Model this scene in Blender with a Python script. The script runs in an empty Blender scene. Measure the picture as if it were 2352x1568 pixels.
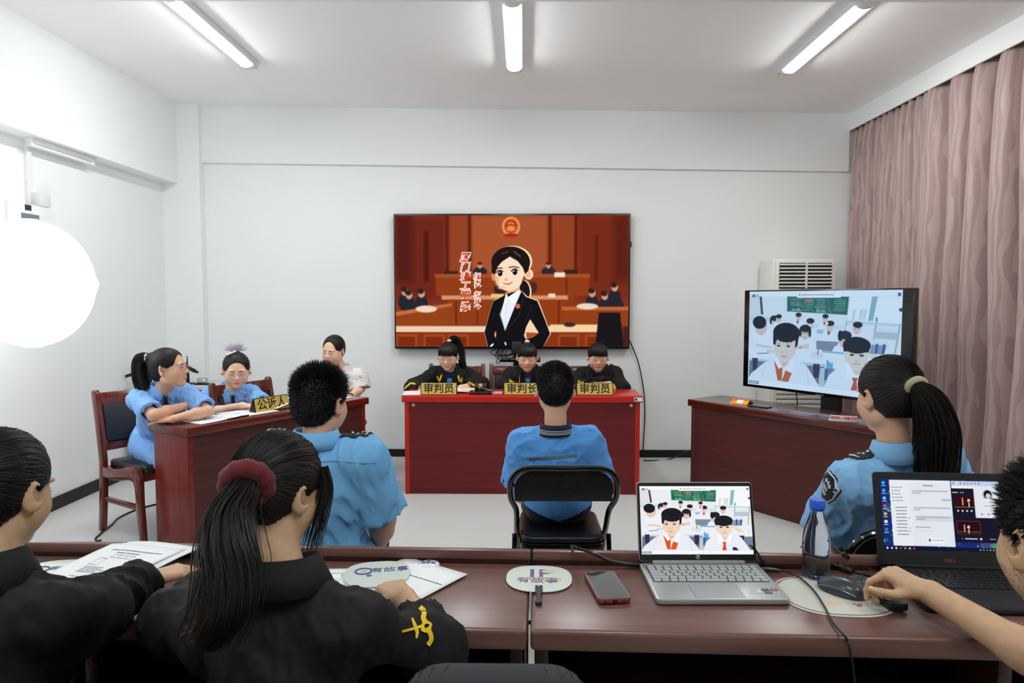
import bpy, bmesh, math, random
import numpy as np
from mathutils import Vector, Matrix, Euler, noise

# ------------------------------------------------------------------ camera, world, exposure
SC = bpy.context.scene
COL = SC.collection
EXPO = 0.52
cam_data = bpy.data.cameras.new('camera')
cam_data.sensor_width = 36.0
cam_data.lens = 24.0
cam_data.clip_start = 0.02
cam_data.dof.use_dof = True
cam_data.dof.focus_distance = 2.6
cam_data.dof.aperture_fstop = 13.0
CAM = bpy.data.objects.new('camera', cam_data)
COL.objects.link(CAM)
CAMZ = 1.474
PITCH = math.atan2(94, 1568)
YAW = math.atan2(24, 1568)
CAM.location = (0, 0, CAMZ)
CAM.rotation_euler = (math.pi/2 - PITCH, 0, YAW)
SC.camera = CAM
world = bpy.data.worlds.new('world')
SC.world = world
world.use_nodes = True
world.node_tree.nodes['Background'].inputs[0].default_value = (0.9, 0.95, 1.0, 1)
world.node_tree.nodes['Background'].inputs[1].default_value = 0.15
SC.view_settings.view_transform = 'Standard'
SC.view_settings.look = 'None'
SC.view_settings.exposure = EXPO
SC.view_settings.gamma = 1.0
SC.view_settings.use_curve_mapping = False
SC.cycles.use_denoising = True
SC.cycles.max_bounces = 16
SC.cycles.diffuse_bounces = 12
SC.cycles.glossy_bounces = 4
SC.cycles.transmission_bounces = 8
SC.cycles.use_adaptive_sampling = True
SC.cycles.adaptive_threshold = 0.02
SC.cycles.caustics_reflective = False
SC.cycles.caustics_refractive = False
SC.cycles.sample_clamp_indirect = 8.0
TUBE_POWER = 48.0     # emission of the three ceiling tubes
BALL_POWER = 3.2      # emission of the lantern softbox
ADDED_TUBE_POWER = 40.0      # emission of unseen tubes added over the near half of the room

_RC = Euler((math.pi/2 - PITCH, 0, YAW)).to_matrix()
def ray(px, py):
    return _RC @ Vector(((px-1176)/1568, -(py-784)/1568, -1.0))
def A(px, py, Y=None, Z=None, X=None):
    """the point of the room seen at (px, py) of the photograph at a known depth, height or side"""
    d = ray(px, py)
    if Y is not None: t = Y/d.y
    elif Z is not None: t = (Z-CAMZ)/d.z
    else: t = X/d.x
    return Vector((0, 0, CAMZ)) + d*t

# ------------------------------------------------------------------ materials
def lin(c):
    r = []
    for v in c[:3]:
        v = v/255.0
        r.append(v/12.92 if v <= 0.04045 else ((v+0.055)/1.055)**2.4)
    return tuple(r)
def rgba(c): return lin(c) + (1.0,)
_M = {}
def mat(name, c, rough=0.5, metal=0.0, bump=0.0, bscale=60.0, var=0.0, vscale=8.0, spec=0.5, coat=0.0, sheen=0.0,
        trans=0.0, ior=1.45, alpha=1.0, stretch=None, c2=None, sss=0.0):
    if name in _M: return _M[name]
    m = bpy.data.materials.new(name); m.use_nodes = True
    nt = m.node_tree; b = nt.nodes['Principled BSDF']
    b.inputs['Base Color'].default_value = rgba(c)
    b.inputs['Roughness'].default_value = rough
    b.inputs['Metallic'].default_value = metal
    b.inputs['Specular IOR Level'].default_value = spec
    b.inputs['Coat Weight'].default_value = coat
    b.inputs['Coat Roughness'].default_value = 0.12
    b.inputs['Sheen Weight'].default_value = sheen
    b.inputs['Transmission Weight'].default_value = trans
    b.inputs['IOR'].default_value = ior
    b.inputs['Alpha'].default_value = alpha
    if sss:
        b.inputs['Subsurface Weight'].default_value = sss
        b.inputs['Subsurface Radius'].default_value = (0.012, 0.005, 0.003)
        b.inputs['Subsurface Scale'].default_value = 1.0
    tc = nt.nodes.new('ShaderNodeTexCoord')
    src = tc.outputs['Object']
    if stretch:
        mp = nt.nodes.new('ShaderNodeMapping'); mp.inputs['Scale'].default_value = stretch
        nt.links.new(src, mp.inputs['Vector']); src = mp.outputs['Vector']
    if var or c2:
        n = nt.nodes.new('ShaderNodeTexNoise'); n.inputs['Scale'].default_value = vscale
        n.inputs['Detail'].default_value = 5.0
        nt.links.new(src, n.inputs['Vector'])
        cr = nt.nodes.new('ShaderNodeValToRGB')
        l = lin(c)
        if c2:
            cr.color_ramp.elements[0].color = l+(1,); cr.color_ramp.elements[1].color = rgba(c2)
        else:
            cr.color_ramp.elements[0].color = tuple(v*(1-var) for v in l)+(1,)
            cr.color_ramp.elements[1].color = tuple(min(1, v*(1+var)) for v in l)+(1,)
        cr.color_ramp.elements[0].position = 0.35; cr.color_ramp.elements[1].position = 0.65
        nt.links.new(n.outputs['Fac'], cr.inputs['Fac'])
        nt.links.new(cr.outputs['Color'], b.inputs['Base Color'])
    if bump:
        n2 = nt.nodes.new('ShaderNodeTexNoise'); n2.inputs['Scale'].default_value = bscale
        n2.inputs['Detail'].default_value = 3.0
        nt.links.new(src, n2.inputs['Vector'])
        bp = nt.nodes.new('ShaderNodeBump'); bp.inputs['Strength'].default_value = bump
        bp.inputs['Distance'].default_value = 0.01
        nt.links.new(n2.outputs['Fac'], bp.inputs['Height'])
        nt.links.new(bp.outputs['Normal'], b.inputs['Normal'])
    _M[name] = m
    return m
def wood(name, c, c2, rough=0.3, axis='x', coat=0.3, scale=1.0, bump=0.02):
    st = {'x': (0.6, 14, 14), 'y': (14, 0.6, 14), 'z': (14, 14, 0.6)}[axis]
    return mat(name, c, rough=rough, c2=c2, vscale=3.2*scale, stretch=st, coat=coat, bump=bump, bscale=9)
def emit(name, c, s=1.0):
    if name in _M: return _M[name]
    m = bpy.data.materials.new(name); m.use_nodes = True
    nt = m.node_tree; nt.nodes.clear()
    o = nt.nodes.new('ShaderNodeOutputMaterial'); e = nt.nodes.new('ShaderNodeEmission')
    e.inputs[0].default_value = rgba(c); e.inputs[1].default_value = s
    nt.links.new(e.outputs[0], o.inputs[0])
    _M[name] = m
    return m
def emit_attr(name, s=1.0):
    if name in _M: return _M[name]
    m = bpy.data.materials.new(name); m.use_nodes = True
    nt = m.node_tree; nt.nodes.clear()
    o = nt.nodes.new('ShaderNodeOutputMaterial'); e = nt.nodes.new('ShaderNodeEmission')
    a = nt.nodes.new('ShaderNodeAttribute'); a.attribute_name = 'pic'
    e.inputs[1].default_value = s
    nt.links.new(a.outputs['Color'], e.inputs[0])
    nt.links.new(e.outputs[0], o.inputs[0])
    _M[name] = m
    return m

# ------------------------------------------------------------------ objects
def V(*a): return Vector(a)
def thing(name, label, cat, loc=(0, 0, 0), rotz=0.0, group=None):
    o = bpy.data.objects.new(name, None); COL.objects.link(o)
    o.empty_display_size = 0.05
    o.location = loc; o.rotation_euler = (0, 0, rotz)
    o['label'] = label; o['category'] = cat
    if group: o['group'] = group
    return o
def tag(o, label, cat, group=None):
    o['label'] = label; o['category'] = cat
    if group: o['group'] = group
    return o
def obj(name, bm, m, parent=None, smooth=True, world_to=None, label=None):
    """link a bmesh (or mesh) as one object; world_to: shift world coordinates to the parent's frame"""
    if isinstance(bm, bmesh.types.BMesh):
        me = bpy.data.meshes.new(name)
        bmesh.ops.recalc_face_normals(bm, faces=bm.faces)
        if smooth is True:
            for f in bm.faces: f.smooth = True
            for e in bm.edges:
                if len(e.link_faces) == 2 and e.calc_face_angle(0) > math.radians(35): e.smooth = False
        bm.to_mesh(me); bm.free()
    else: me = bm
    if m is not None and not me.materials:
        for mm in (m if isinstance(m, (list, tuple)) else [m]): me.materials.append(mm)
    o = bpy.data.objects.new(name, me); COL.objects.link(o)
    if parent is not None: o.parent = parent
    if world_to is not None:
        me.transform(Matrix.Translation(-Vector(world_to)))
    if label: o['label'] = label
    return o
def struct(name, bm, m, parent=None, smooth=False):
    o = obj(name, bm, m, parent, smooth)
    if parent is None: o['kind'] = 'structure'
    return o
def dup(root, loc=None, rotz=None, label=None, group=None):
    r = root.copy(); COL.objects.link(r)
    if loc is not None: r.location = loc
    if rotz is not None: r.rotation_euler = (0, 0, rotz)
    if label: r['label'] = label
    if group: r['group'] = group
    for ch in list(root.children):
        c = ch.copy(); COL.objects.link(c); c.parent = r
        for g in list(ch.children):
            d = g.copy(); COL.objects.link(d); d.parent = c
    return r
def newbm(): return bmesh.new()
def _xf(verts, mtx):
    for v in verts: v.co = mtx @ v.co
def add_box(bm, c, s, rot=None, bev=0.0, seg=2):
    t = bmesh.new()
    bmesh.ops.create_cube(t, size=1.0)
    for v in t.verts: v.co = Vector((v.co.x*s[0], v.co.y*s[1], v.co.z*s[2]))
    if bev > 0:
        bmesh.ops.bevel(t, geom=list(t.edges), offset=min(bev, min(s)*0.49), segments=seg, profile=0.5, affect='EDGES')
    mtx = Matrix.Translation(Vector(c))
    if rot is not None:
        mtx = mtx @ (rot.to_matrix().to_4x4() if isinstance(rot, Euler) else rot.to_4x4())
    _xf(t.verts, mtx)
    merge(bm, t)
    return bm
def merge(bm, t):
    mp = {}
    for v in t.verts: mp[v] = bm.verts.new(v.co)
    for f in t.faces:
        try:
            nf = bm.faces.new([mp[v] for v in f.verts]); nf.material_index = f.material_index; nf.smooth = f.smooth
        except ValueError: pass
    t.free()
def add_prism(bm, pts, depth, mtx=None, bev=0.0, seg=2):
    """polygon in xy extruded along +z by depth"""
    t = bmesh.new()
    vs = [t.verts.new((p[0], p[1], 0)) for p in pts]
    f = t.faces.new(vs)
    r = bmesh.ops.extrude_face_region(t, geom=[f])
    bmesh.ops.translate(t, vec=(0, 0, depth), verts=[e for e in r['geom'] if isinstance(e, bmesh.types.BMVert)])
    bmesh.ops.recalc_face_normals(t, faces=t.faces)
    if bev: bmesh.ops.bevel(t, geom=list(t.edges), offset=bev, segments=seg, profile=0.5, affect='EDGES')
    if mtx is not None: _xf(t.verts, mtx)
    merge(bm, t)
    return bm
def add_tube(bm, pts, r, n=8, cap=True, closed=False):
    """tube through points, r a number or a list"""
    pts = [Vector(p) for p in pts]; N = len(pts)
    rs = r if isinstance(r, (list, tuple)) else [r]*N
    rings = []; prev = None
    for i, p in enumerate(pts):
        if closed: t = (pts[(i+1) % N]-pts[i-1])
        else: t = pts[min(i+1, N-1)]-pts[max(i-1, 0)]
        if t.length < 1e-9: t = Vector((0, 0, 1))
        t.normalize()
        if prev is None:
            u = t.orthogonal().normalized()
        else:
            u = prev-t*prev.dot(t)
            if u.length < 1e-6: u = t.orthogonal()
            u.normalize()
        prev = u; w = t.cross(u)
        rings.append([bm.verts.new(p+(u*math.cos(2*math.pi*k/n)+w*math.sin(2*math.pi*k/n))*rs[i]) for k in range(n)])
    rng = range(N) if closed else range(N-1)
    for i in rng:
        a, b = rings[i], rings[(i+1) % N]
        for k in range(n):
            bm.faces.new((a[k], a[(k+1) % n], b[(k+1) % n], b[k]))
    if cap and not closed:
        try: bm.faces.new(list(reversed(rings[0]))); bm.faces.new(rings[-1])
        except ValueError: pass
    return bm
def bez(pts, n=8):
    """Catmull-Rom through points"""
    P = [Vector(p) for p in pts]; out = []
    for i in range(len(P)-1):
        p0 = P[max(i-1, 0)]; p1 = P[i]; p2 = P[i+1]; p3 = P[min(i+2, len(P)-1)]
        for k in range(n):
            t = k/n
            out.append(0.5*((2*p1)+(p2-p0)*t+(2*p0-5*p1+4*p2-p3)*t*t+(3*p1-p0-3*p2+p3)*t**3))
    out.append(P[-1])
    return out
def add_lathe(bm, prof, c=(0, 0, 0), n=24, mtx=None, phase=0.0):
    """profile of (radius, z) turned about z"""
    t = bmesh.new(); rings = []
    for r, z in prof:
        if r < 1e-6: rings.append([t.verts.new((0, 0, z))])
        else: rings.append([t.verts.new((r*math.cos(phase+2*math.pi*k/n), r*math.sin(phase+2*math.pi*k/n), z)) for k in range(n)])
    for a, b in zip(rings[:-1], rings[1:]):
        for k in range(n):
            k2 = (k+1) % n
            if len(a) == 1 and len(b) == 1: continue
            if len(a) == 1: t.faces.new((a[0], b[k2], b[k]))
            elif len(b) == 1: t.faces.new((a[k], a[k2], b[0]))
            else: t.faces.new((a[k], a[k2], b[k2], b[k]))
    if len(rings[0]) > 1: t.faces.new(list(reversed(rings[0])))
    if len(rings[-1]) > 1: t.faces.new(rings[-1])
    m = Matrix.Translation(Vector(c))
    if mtx is not None: m = m @ mtx.to_4x4()
    _xf(t.verts, m)
    merge(bm, t)
    return bm
def add_ell(bm, c, r, rot=None, u=16, v=10):
    t = bmesh.new()
    bmesh.ops.create_uvsphere(t, u_segments=u, v_segments=v, radius=1.0)
    m = Matrix.Translation(Vector(c))
    if rot is not None: m = m @ (rot.to_matrix().to_4x4() if isinstance(rot, Euler) else rot.to_4x4())
    m = m @ Matrix.Diagonal((r[0], r[1], r[2], 1))
    _xf(t.verts, m)
    merge(bm, t)
    return bm
def frame(o, x, y, z=None):
    """matrix with columns x, y, z at o"""
    x = Vector(x).normalized(); y = Vector(y).normalized()
    z = x.cross(y).normalized() if z is None else Vector(z).normalized()
    m = Matrix((x, y, z)).transposed().to_4x4(); m.translation = Vector(o)
    return m
def rrect(w, h, r, n=5, cx=0, cy=0):
    out = []
    for sx, sy, a0 in ((1, 1, 0), (-1, 1, 90), (-1, -1, 180), (1, -1, 270)):
        for k in range(n+1):
            a = math.radians(a0+90*k/n)
            out.append((cx+sx*(w/2-r)+r*math.cos(a), cy+sy*(h/2-r)+r*math.sin(a)))
    return out
_TXT = {}
def text_mesh(s, size, ext=0.0005, bold=0.0, res=3, align='CENTER'):
    cu = bpy.data.curves.new('text', 'FONT'); cu.body = s; cu.size = size
    cu.extrude = ext; cu.offset = bold; cu.resolution_u = res
    cu.align_x = align; cu.align_y = 'CENTER'
    o = bpy.data.objects.new('text', cu); COL.objects.link(o)
    bpy.context.view_layer.update()
    dg = bpy.context.evaluated_depsgraph_get()
    me = bpy.data.meshes.new_from_object(o.evaluated_get(dg))
    bpy.data.objects.remove(o); bpy.data.curves.remove(cu)
    me.materials.clear()
    return me
def text(name, s, size, mtx, m, parent, ext=0.0005, bold=0.0, sx=1.0, align='CENTER', label=None):
    """lettering as a mesh, x right and y up in the frame mtx (parent's coordinates)"""
    me = text_mesh(s, size, ext, bold, align=align)
    me.transform(mtx @ Matrix.Diagonal((sx, 1, 1, 1)))
    me.materials.append(m)
    o = bpy.data.objects.new(name, me); COL.objects.link(o); o.parent = parent
    if label: o['label'] = label
    return o

# ------------------------------------------------------------------ signed-distance modelling
def vec(a): return np.array(tuple(a), dtype=np.float32)
class SDF:
    def __init__(s): s.ops = []
    def cap(s, a, b, ra, rb=None, k=0.02, op='u'):
        rb = ra if rb is None else rb
        a = vec(a); b = vec(b); R = max(ra, rb)
        lo = np.minimum(a, b)-R; hi = np.maximum(a, b)+R
        ab = b-a; L2 = float(ab@ab)+1e-12
        def f(X, Y, Z):
            px, py, pz = X-a[0], Y-a[1], Z-a[2]
            t = np.clip((px*ab[0]+py*ab[1]+pz*ab[2])/L2, 0, 1)
            return np.sqrt((px-t*ab[0])**2+(py-t*ab[1])**2+(pz-t*ab[2])**2)-(ra+t*(rb-ra))
        s.ops.append((op, k, lo, hi, f)); return s
    def ell(s, c, r, rot=None, k=0.02, op='u'):
        c = vec(c); r = np.maximum(vec(r), 1e-4); R = float(max(r))
        M = np.eye(3, dtype=np.float32) if rot is None else np.array([tuple(q) for q in rot.to_3x3()], dtype=np.float32)
        ext = np.sqrt(((M*r[None, :])**2).sum(1))
        lo = c-ext; hi = c+ext
        def f(X, Y, Z):
            px, py, pz = X-c[0], Y-c[1], Z-c[2]
            q0 = px*M[0, 0]+py*M[1, 0]+pz*M[2, 0]
            q1 = px*M[0, 1]+py*M[1, 1]+pz*M[2, 1]
            q2 = px*M[0, 2]+py*M[1, 2]+pz*M[2, 2]
            k0 = np.sqrt((q0/r[0])**2+(q1/r[1])**2+(q2/r[2])**2)
            k1 = np.sqrt((q0/r[0]**2)**2+(q1/r[1]**2)**2+(q2/r[2]**2)**2)
            return k0*(k0-1.0)/np.maximum(k1, 1e-6)
        s.ops.append((op, k, lo, hi, f)); return s
    def box(s, c, h, rot=None, rnd=0.01, k=0.01, op='u'):
        c = vec(c); h = vec(h)
        M = np.eye(3, dtype=np.float32) if rot is None else np.array([tuple(q) for q in rot.to_3x3()], dtype=np.float32)
        ext = (np.abs(M)*h[None, :]).sum(1); lo = c-ext; hi = c+ext
        hh = h-rnd
        def f(X, Y, Z):
            px, py, pz = X-c[0], Y-c[1], Z-c[2]
            q0 = np.abs(px*M[0, 0]+py*M[1, 0]+pz*M[2, 0])-hh[0]
            q1 = np.abs(px*M[0, 1]+py*M[1, 1]+pz*M[2, 1])-hh[1]
            q2 = np.abs(px*M[0, 2]+py*M[1, 2]+pz*M[2, 2])-hh[2]
            return np.sqrt(np.maximum(q0, 0)**2+np.maximum(q1, 0)**2+np.maximum(q2, 0)**2)+np.minimum(np.maximum(np.maximum(q0, q1), q2), 0)-rnd
        s.ops.append((op, k, lo, hi, f)); return s
    def plane(s, p, n, k=0.0):
        """keep the side the normal n points away from"""
        p = vec(p); n = vec(Vector(n).normalized())
        s.ops.append(('p', k, None, None, lambda X, Y, Z: (X-p[0])*n[0]+(Y-p[1])*n[1]+(Z-p[2])*n[2])); return s
    def cut(s, p, n, rad, ln=0.12):
        """remove a short cylinder in front of p along n"""
        p = vec(p); n = vec(Vector(n).normalized()); R = max(rad, ln)
        def f(X, Y, Z):
            x, y, z = X-p[0], Y-p[1], Z-p[2]
            a = x*n[0]+y*n[1]+z*n[2]; q = np.sqrt(np.maximum(x*x+y*y+z*z-a*a, 0))
            return np.maximum(np.maximum(-a, a-ln), q-rad)
        s.ops.append(('s', 0.0, p-R, p+R, f)); return s
    def disp(s, f):
        s.ops.append(('d', 0, None, None, f)); return s
    def axes(s, base, fine, pad):
        lo = np.min([o[2] for o in s.ops if o[0] == 'u'], axis=0)-pad
        hi = np.max([o[3] for o in s.ops if o[0] == 'u'], axis=0)+pad
        out = []
        for ax in range(3):
            x = float(lo[ax]); a = [x]
            while x < hi[ax]:
                st = base
                for (c, h, r) in fine:
                    hh = h if np.isscalar(h) else h[ax]
                    if abs(x-c[ax]) < hh: st = min(st, r)
                x += st; a.append(x)
            out.append(np.array(a, dtype=np.float32))
        return out
    def build(s, base=0.008, fine=()):
        xs, ys, zs = s.axes(base, fine, 3*base)
        D = np.full((len(xs), len(ys), len(zs)), 0.5, dtype=np.float32)
        mg = 3.2*base
        for op, k, lo, hi, f in s.ops:
            if op == 'p':
                d = f(xs[:, None, None], ys[None, :, None], zs[None, None, :])
                D = np.maximum(D, d); continue
            if op == 'd':
                i = np.nonzero(np.abs(D) < 0.02)
                D[i] += f(xs[i[0]], ys[i[1]], zs[i[2]]); continue
            m = k+mg
            sl = []
            for ax, g in enumerate((xs, ys, zs)):
                i0 = int(np.searchsorted(g, lo[ax]-m)); i1 = int(np.searchsorted(g, hi[ax]+m))
                sl.append(slice(i0, max(i1, i0)))
            if any(q.stop <= q.start for q in sl): continue
            d = f(xs[sl[0]][:, None, None], ys[sl[1]][None, :, None], zs[sl[2]][None, None, :])
            S = D[sl[0], sl[1], sl[2]]
            if op == 'u':
                if k > 0:
                    h = np.clip(0.5+0.5*(S-d)/k, 0, 1); D[sl[0], sl[1], sl[2]] = S*(1-h)+d*h-k*h*(1-h)
                else: D[sl[0], sl[1], sl[2]] = np.minimum(S, d)
            else:
                d = -d
                if k > 0:
                    h = np.clip(0.5-0.5*(S-d)/k, 0, 1); D[sl[0], sl[1], sl[2]] = S*(1-h)+d*h+k*h*(1-h)
                else: D[sl[0], sl[1], sl[2]] = np.maximum(S, d)
        return nets(D, xs, ys, zs)
def nets(D, xs, ys, zs):
    S = D < 0
    c = np.zeros(tuple(n-1 for n in D.shape), dtype=np.int8)
    for i in (0, 1):
        for j in (0, 1):
            for k in (0, 1):
                c += S[i:S.shape[0]-1+i, j:S.shape[1]-1+j, k:S.shape[2]-1+k]
    act = (c > 0) & (c < 8)
    I, J, K = np.nonzero(act)
    n = len(I)
    idx = np.full(act.shape, -1, dtype=np.int32); idx[I, J, K] = np.arange(n)
    acc = np.zeros((n, 3)); cnt = np.zeros(n)
    g = (xs, ys, zs)
    for ax in range(3):
        o1, o2 = [q for q in range(3) if q != ax]
        for a in (0, 1):
            for b in (0, 1):
                off0 = [0, 0, 0]; off0[o1] = a; off0[o2] = b
                off1 = list(off0); off1[ax] = 1
                v0 = D[I+off0[0], J+off0[1], K+off0[2]]; v1 = D[I+off1[0], J+off1[1], K+off1[2]]
                cr = (v0 < 0) != (v1 < 0)
                t = np.where(cr, v0/np.where(cr, v0-v1, 1), 0)
                base = [I, J, K]
                p = np.zeros((n, 3))
                for q in range(3):
                    if q == ax:
                        x0 = g[q][base[q]]; x1 = g[q][base[q]+1]; p[:, q] = x0+t*(x1-x0)
                    else: p[:, q] = g[q][base[q]+off0[q]]
                acc += np.where(cr[:, None], p, 0); cnt += cr
    P = acc/np.maximum(cnt, 1)[:, None]
    F = []
    for ax in range(3):
        o1, o2 = [(1, 2), (2, 0), (0, 1)][ax]
        s0 = [slice(None)]*3; s1 = [slice(None)]*3
        s0[ax] = slice(0, -1); s1[ax] = slice(1, None)
        A0 = S[tuple(s0)]; A1 = S[tuple(s1)]
        E = np.array(np.nonzero(A0 != A1))
        ok = np.ones(E.shape[1], dtype=bool)
        for q in (o1, o2): ok &= (E[q] > 0) & (E[q] < D.shape[q]-1)
        E = E[:, ok]
        ins = A0[tuple(E)]
        def cell(d1, d2):
            q = [E[0].copy(), E[1].copy(), E[2].copy()]
            q[o1] = q[o1]-d1; q[o2] = q[o2]-d2
            return idx[q[0], q[1], q[2]]
        quad = np.stack([cell(1, 1), cell(0, 1), cell(0, 0), cell(1, 0)], 1)
        quad[~ins] = quad[~ins][:, ::-1]
        F.append(quad)
    F = np.concatenate(F)
    F = F[(F >= 0).all(1)]
    return P, F
def pymesh(name, P, F, mats, mi=None, smooth=True):
    me = bpy.data.meshes.new(name)
    P = np.asarray(P, dtype=np.float32); F = np.asarray(F, dtype=np.int32)
    me.vertices.add(len(P)); me.vertices.foreach_set('co', P.ravel())
    k = F.shape[1]
    me.loops.add(F.size); me.loops.foreach_set('vertex_index', F.ravel())
    me.polygons.add(len(F)); me.polygons.foreach_set('loop_start', np.arange(0, F.size, k, dtype=np.int32))
    try: me.polygons.foreach_set('loop_total', np.full(len(F), k, dtype=np.int32))
    except Exception: pass
    me.polygons.foreach_set('use_smooth', np.full(len(F), smooth, dtype=bool))
    for m in (mats if isinstance(mats, (list, tuple)) else [mats]): me.materials.append(m)
    if mi is not None: me.polygons.foreach_set('material_index', np.asarray(mi, dtype=np.int32))
    me.update(calc_edges=True)
    return me
def pobj(name, PF, mats, parent, base=(0, 0, 0), mi=None, smooth=True, label=None):
    P, F = PF
    me = pymesh(name, P-np.array(tuple(base)), F, mats, mi, smooth)
    o = bpy.data.objects.new(name, me); COL.objects.link(o); o.parent = parent
    if label: o['label'] = label
    return o
def waves(seed, scale, n=7, aniso=(1, 1, 1)):
    """smooth pseudo-noise from summed plane waves"""
    rg = np.random.RandomState(seed)
    K = rg.normal(size=(n, 3))*np.array(aniso)*scale; ph = rg.rand(n)*6.28; am = rg.uniform(0.5, 1, n)
    am /= am.sum()
    def f(x, y, z):
        r = 0
        for i in range(n):
            r = r+am[i]*np.sin(K[i, 0]*x+K[i, 1]*y+K[i, 2]*z+ph[i])
        return r
    return f

# ------------------------------------------------------------------ pictures shown on screens: colour per grid vertex
class Canvas:
    def __init__(s, x0, y0, x1, y1, nx, ny, bg):
        s.x = np.linspace(x0, x1, nx)[None, :]; s.y = np.linspace(y0, y1, ny)[:, None]
        s.X = s.x+0*s.y; s.Y = s.y+0*s.x
        s.im = np.zeros((ny, nx, 3)); s.im[:] = np.array(bg)
        s.px = (x1-x0)/nx
    def put(s, d, c, soft=None, a=1.0):
        w = max(s.px, soft or 0)
        al = (np.clip(0.5-d/w, 0, 1)*a)[..., None]
        s.im = s.im*(1-al)+np.array(c[:3])*al
    def ell(s, cx, cy, rx, ry, c, soft=None, a=1.0, rot=0):
        dx, dy = s.X-cx, s.Y-cy
        if rot:
            q = math.radians(rot); dx, dy = dx*math.cos(q)+dy*math.sin(q), -dx*math.sin(q)+dy*math.cos(q)
        k0 = np.sqrt((dx/rx)**2+(dy/ry)**2); k1 = np.sqrt((dx/rx**2)**2+(dy/ry**2)**2)+1e-9
        s.put(k0*(k0-1)/k1, c, soft, a)
    def poly(s, pts, c, soft=None, a=1.0):
        d = np.full(s.X.shape, 1e9); ins = np.zeros(s.X.shape, dtype=bool); n = len(pts)
        for i in range(n):
            (ax, ay), (bx, by) = pts[i], pts[(i+1) % n]
            ex, ey = bx-ax, by-ay; wx, wy = s.X-ax, s.Y-ay
            t = np.clip((wx*ex+wy*ey)/(ex*ex+ey*ey+1e-9), 0, 1)
            d = np.minimum(d, (wx-t*ex)**2+(wy-t*ey)**2)
            cond = (ay > s.Y) != (by > s.Y)
            xi = ax+(s.Y-ay)*ex/(ey if abs(ey) > 1e-9 else 1e-9)
            ins ^= cond & (s.X < xi)
        d = np.sqrt(d); s.put(np.where(ins, -d, d), c, soft, a)
    def rect(s, x0, y0, x1, y1, c, soft=None, a=1.0):
        s.poly([(x0, y0), (x1, y0), (x1, y1), (x0, y1)], c, soft, a)
    def line(s, pts, w, c, soft=None, a=1.0):
        d = np.full(s.X.shape, 1e9)
        for (ax, ay), (bx, by) in zip(pts[:-1], pts[1:]):
            ex, ey = bx-ax, by-ay; wx, wy = s.X-ax, s.Y-ay
            t = np.clip((wx*ex+wy*ey)/(ex*ex+ey*ey+1e-9), 0, 1)
            d = np.minimum(d, (wx-t*ex)**2+(wy-t*ey)**2)
        s.put(np.sqrt(d)-w/2, c, soft, a)
    def mesh(s, name, w, h, m):
        """upright picture w x h metres in the xz plane, centred, facing -y"""
        ny, nx = s.im.shape[:2]
        gx, gz = np.meshgrid(np.linspace(-w/2, w/2, nx), np.linspace(h/2, -h/2, ny))
        P = np.stack([gx, 0*gx, gz], -1).reshape(-1, 3)
        i = (np.arange(ny-1)[:, None]*nx+np.arange(nx-1)[None, :]).ravel()
        F = np.stack([i+nx, i+nx+1, i+1, i], 1)
        me = pymesh(name, P, F, m, smooth=False)
        c = s.im.reshape(-1, 3)/255.0
        c = np.where(c <= 0.04045, c/12.92, ((c+0.055)/1.055)**2.4)
        at = me.color_attributes.new('pic', 'FLOAT_COLOR', 'POINT')
        at.data.foreach_set('color', np.concatenate([c, np.ones((len(c), 1))], 1).astype(np.float32).ravel())
        return me

# ================================================================== the room
M_WALL = mat('wall_paint', (240, 242, 242), rough=0.7, bump=0.015, bscale=180)
M_CEIL = mat('ceiling_paint', (248, 248, 248), rough=0.8)
M_FLOOR = mat('vinyl_floor', (200, 200, 199), rough=0.45, c2=(214, 214, 213), vscale=220)
M_BLACK_BASE = mat('black_skirting', (16, 17, 18), rough=0.45)
M_WHITE_PL = mat('white_plastic', (232, 233, 232), rough=0.4)
M_BLACK_PL = mat('black_plastic', (14, 14, 15), rough=0.35)
M_DARK_PL = mat('dark_grey_plastic', (38, 39, 42), rough=0.45)
M_BLACK_GLOSS = mat('black_enamel', (8, 8, 9), rough=0.16, coat=0.6)
M_METAL = mat('brushed_metal', (185, 188, 190), rough=0.28, metal=0.9)
M_STEEL = mat('steel_grey', (120, 122, 124), rough=0.35, metal=0.8)
M_PAPER = mat('paper', (238, 240, 243), rough=0.7)
M_INK = mat('black_ink', (25, 24, 26), rough=0.6)
XL, XR, YB, YF = -3.30, 3.15, 6.38, -1.9
CZ = lambda x: 3.212-0.0152*x
def quad_slab(bm, pts, up):
    """slab from a quad of top points, thickened along up"""
    vs = [bm.verts.new(p) for p in pts]; ws = [bm.verts.new(Vector(p)+Vector(up)) for p in pts]
    n = len(pts)
    bm.faces.new(vs); bm.faces.new(list(reversed(ws)))
    for i in range(n): bm.faces.new((vs[i], ws[i], ws[(i+1) % n], vs[(i+1) % n]))
    return bm
struct('floor', add_box(newbm(), (0, 2.24, -0.05), (XR-XL+0.2, YB-YF+0.2, 0.1)), M_FLOOR)
struct('wall_back', add_box(newbm(), (0, YB+0.05, 1.7), (XR-XL+0.2, 0.1, 3.4)), M_WALL)
struct('wall_left', add_box(newbm(), (XL-0.05, 2.24, 1.7), (0.1, YB-YF+0.2, 3.4)), M_WALL)
struct('wall_right', add_box(newbm(), (XR+0.05, 2.24, 1.7), (0.1, YB-YF+0.2, 3.4)), M_WALL)
struct('wall_front', add_box(newbm(), (0, YF-0.05, 1.7), (XR-XL+0.2, 0.1, 3.4)), M_WALL)
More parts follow.
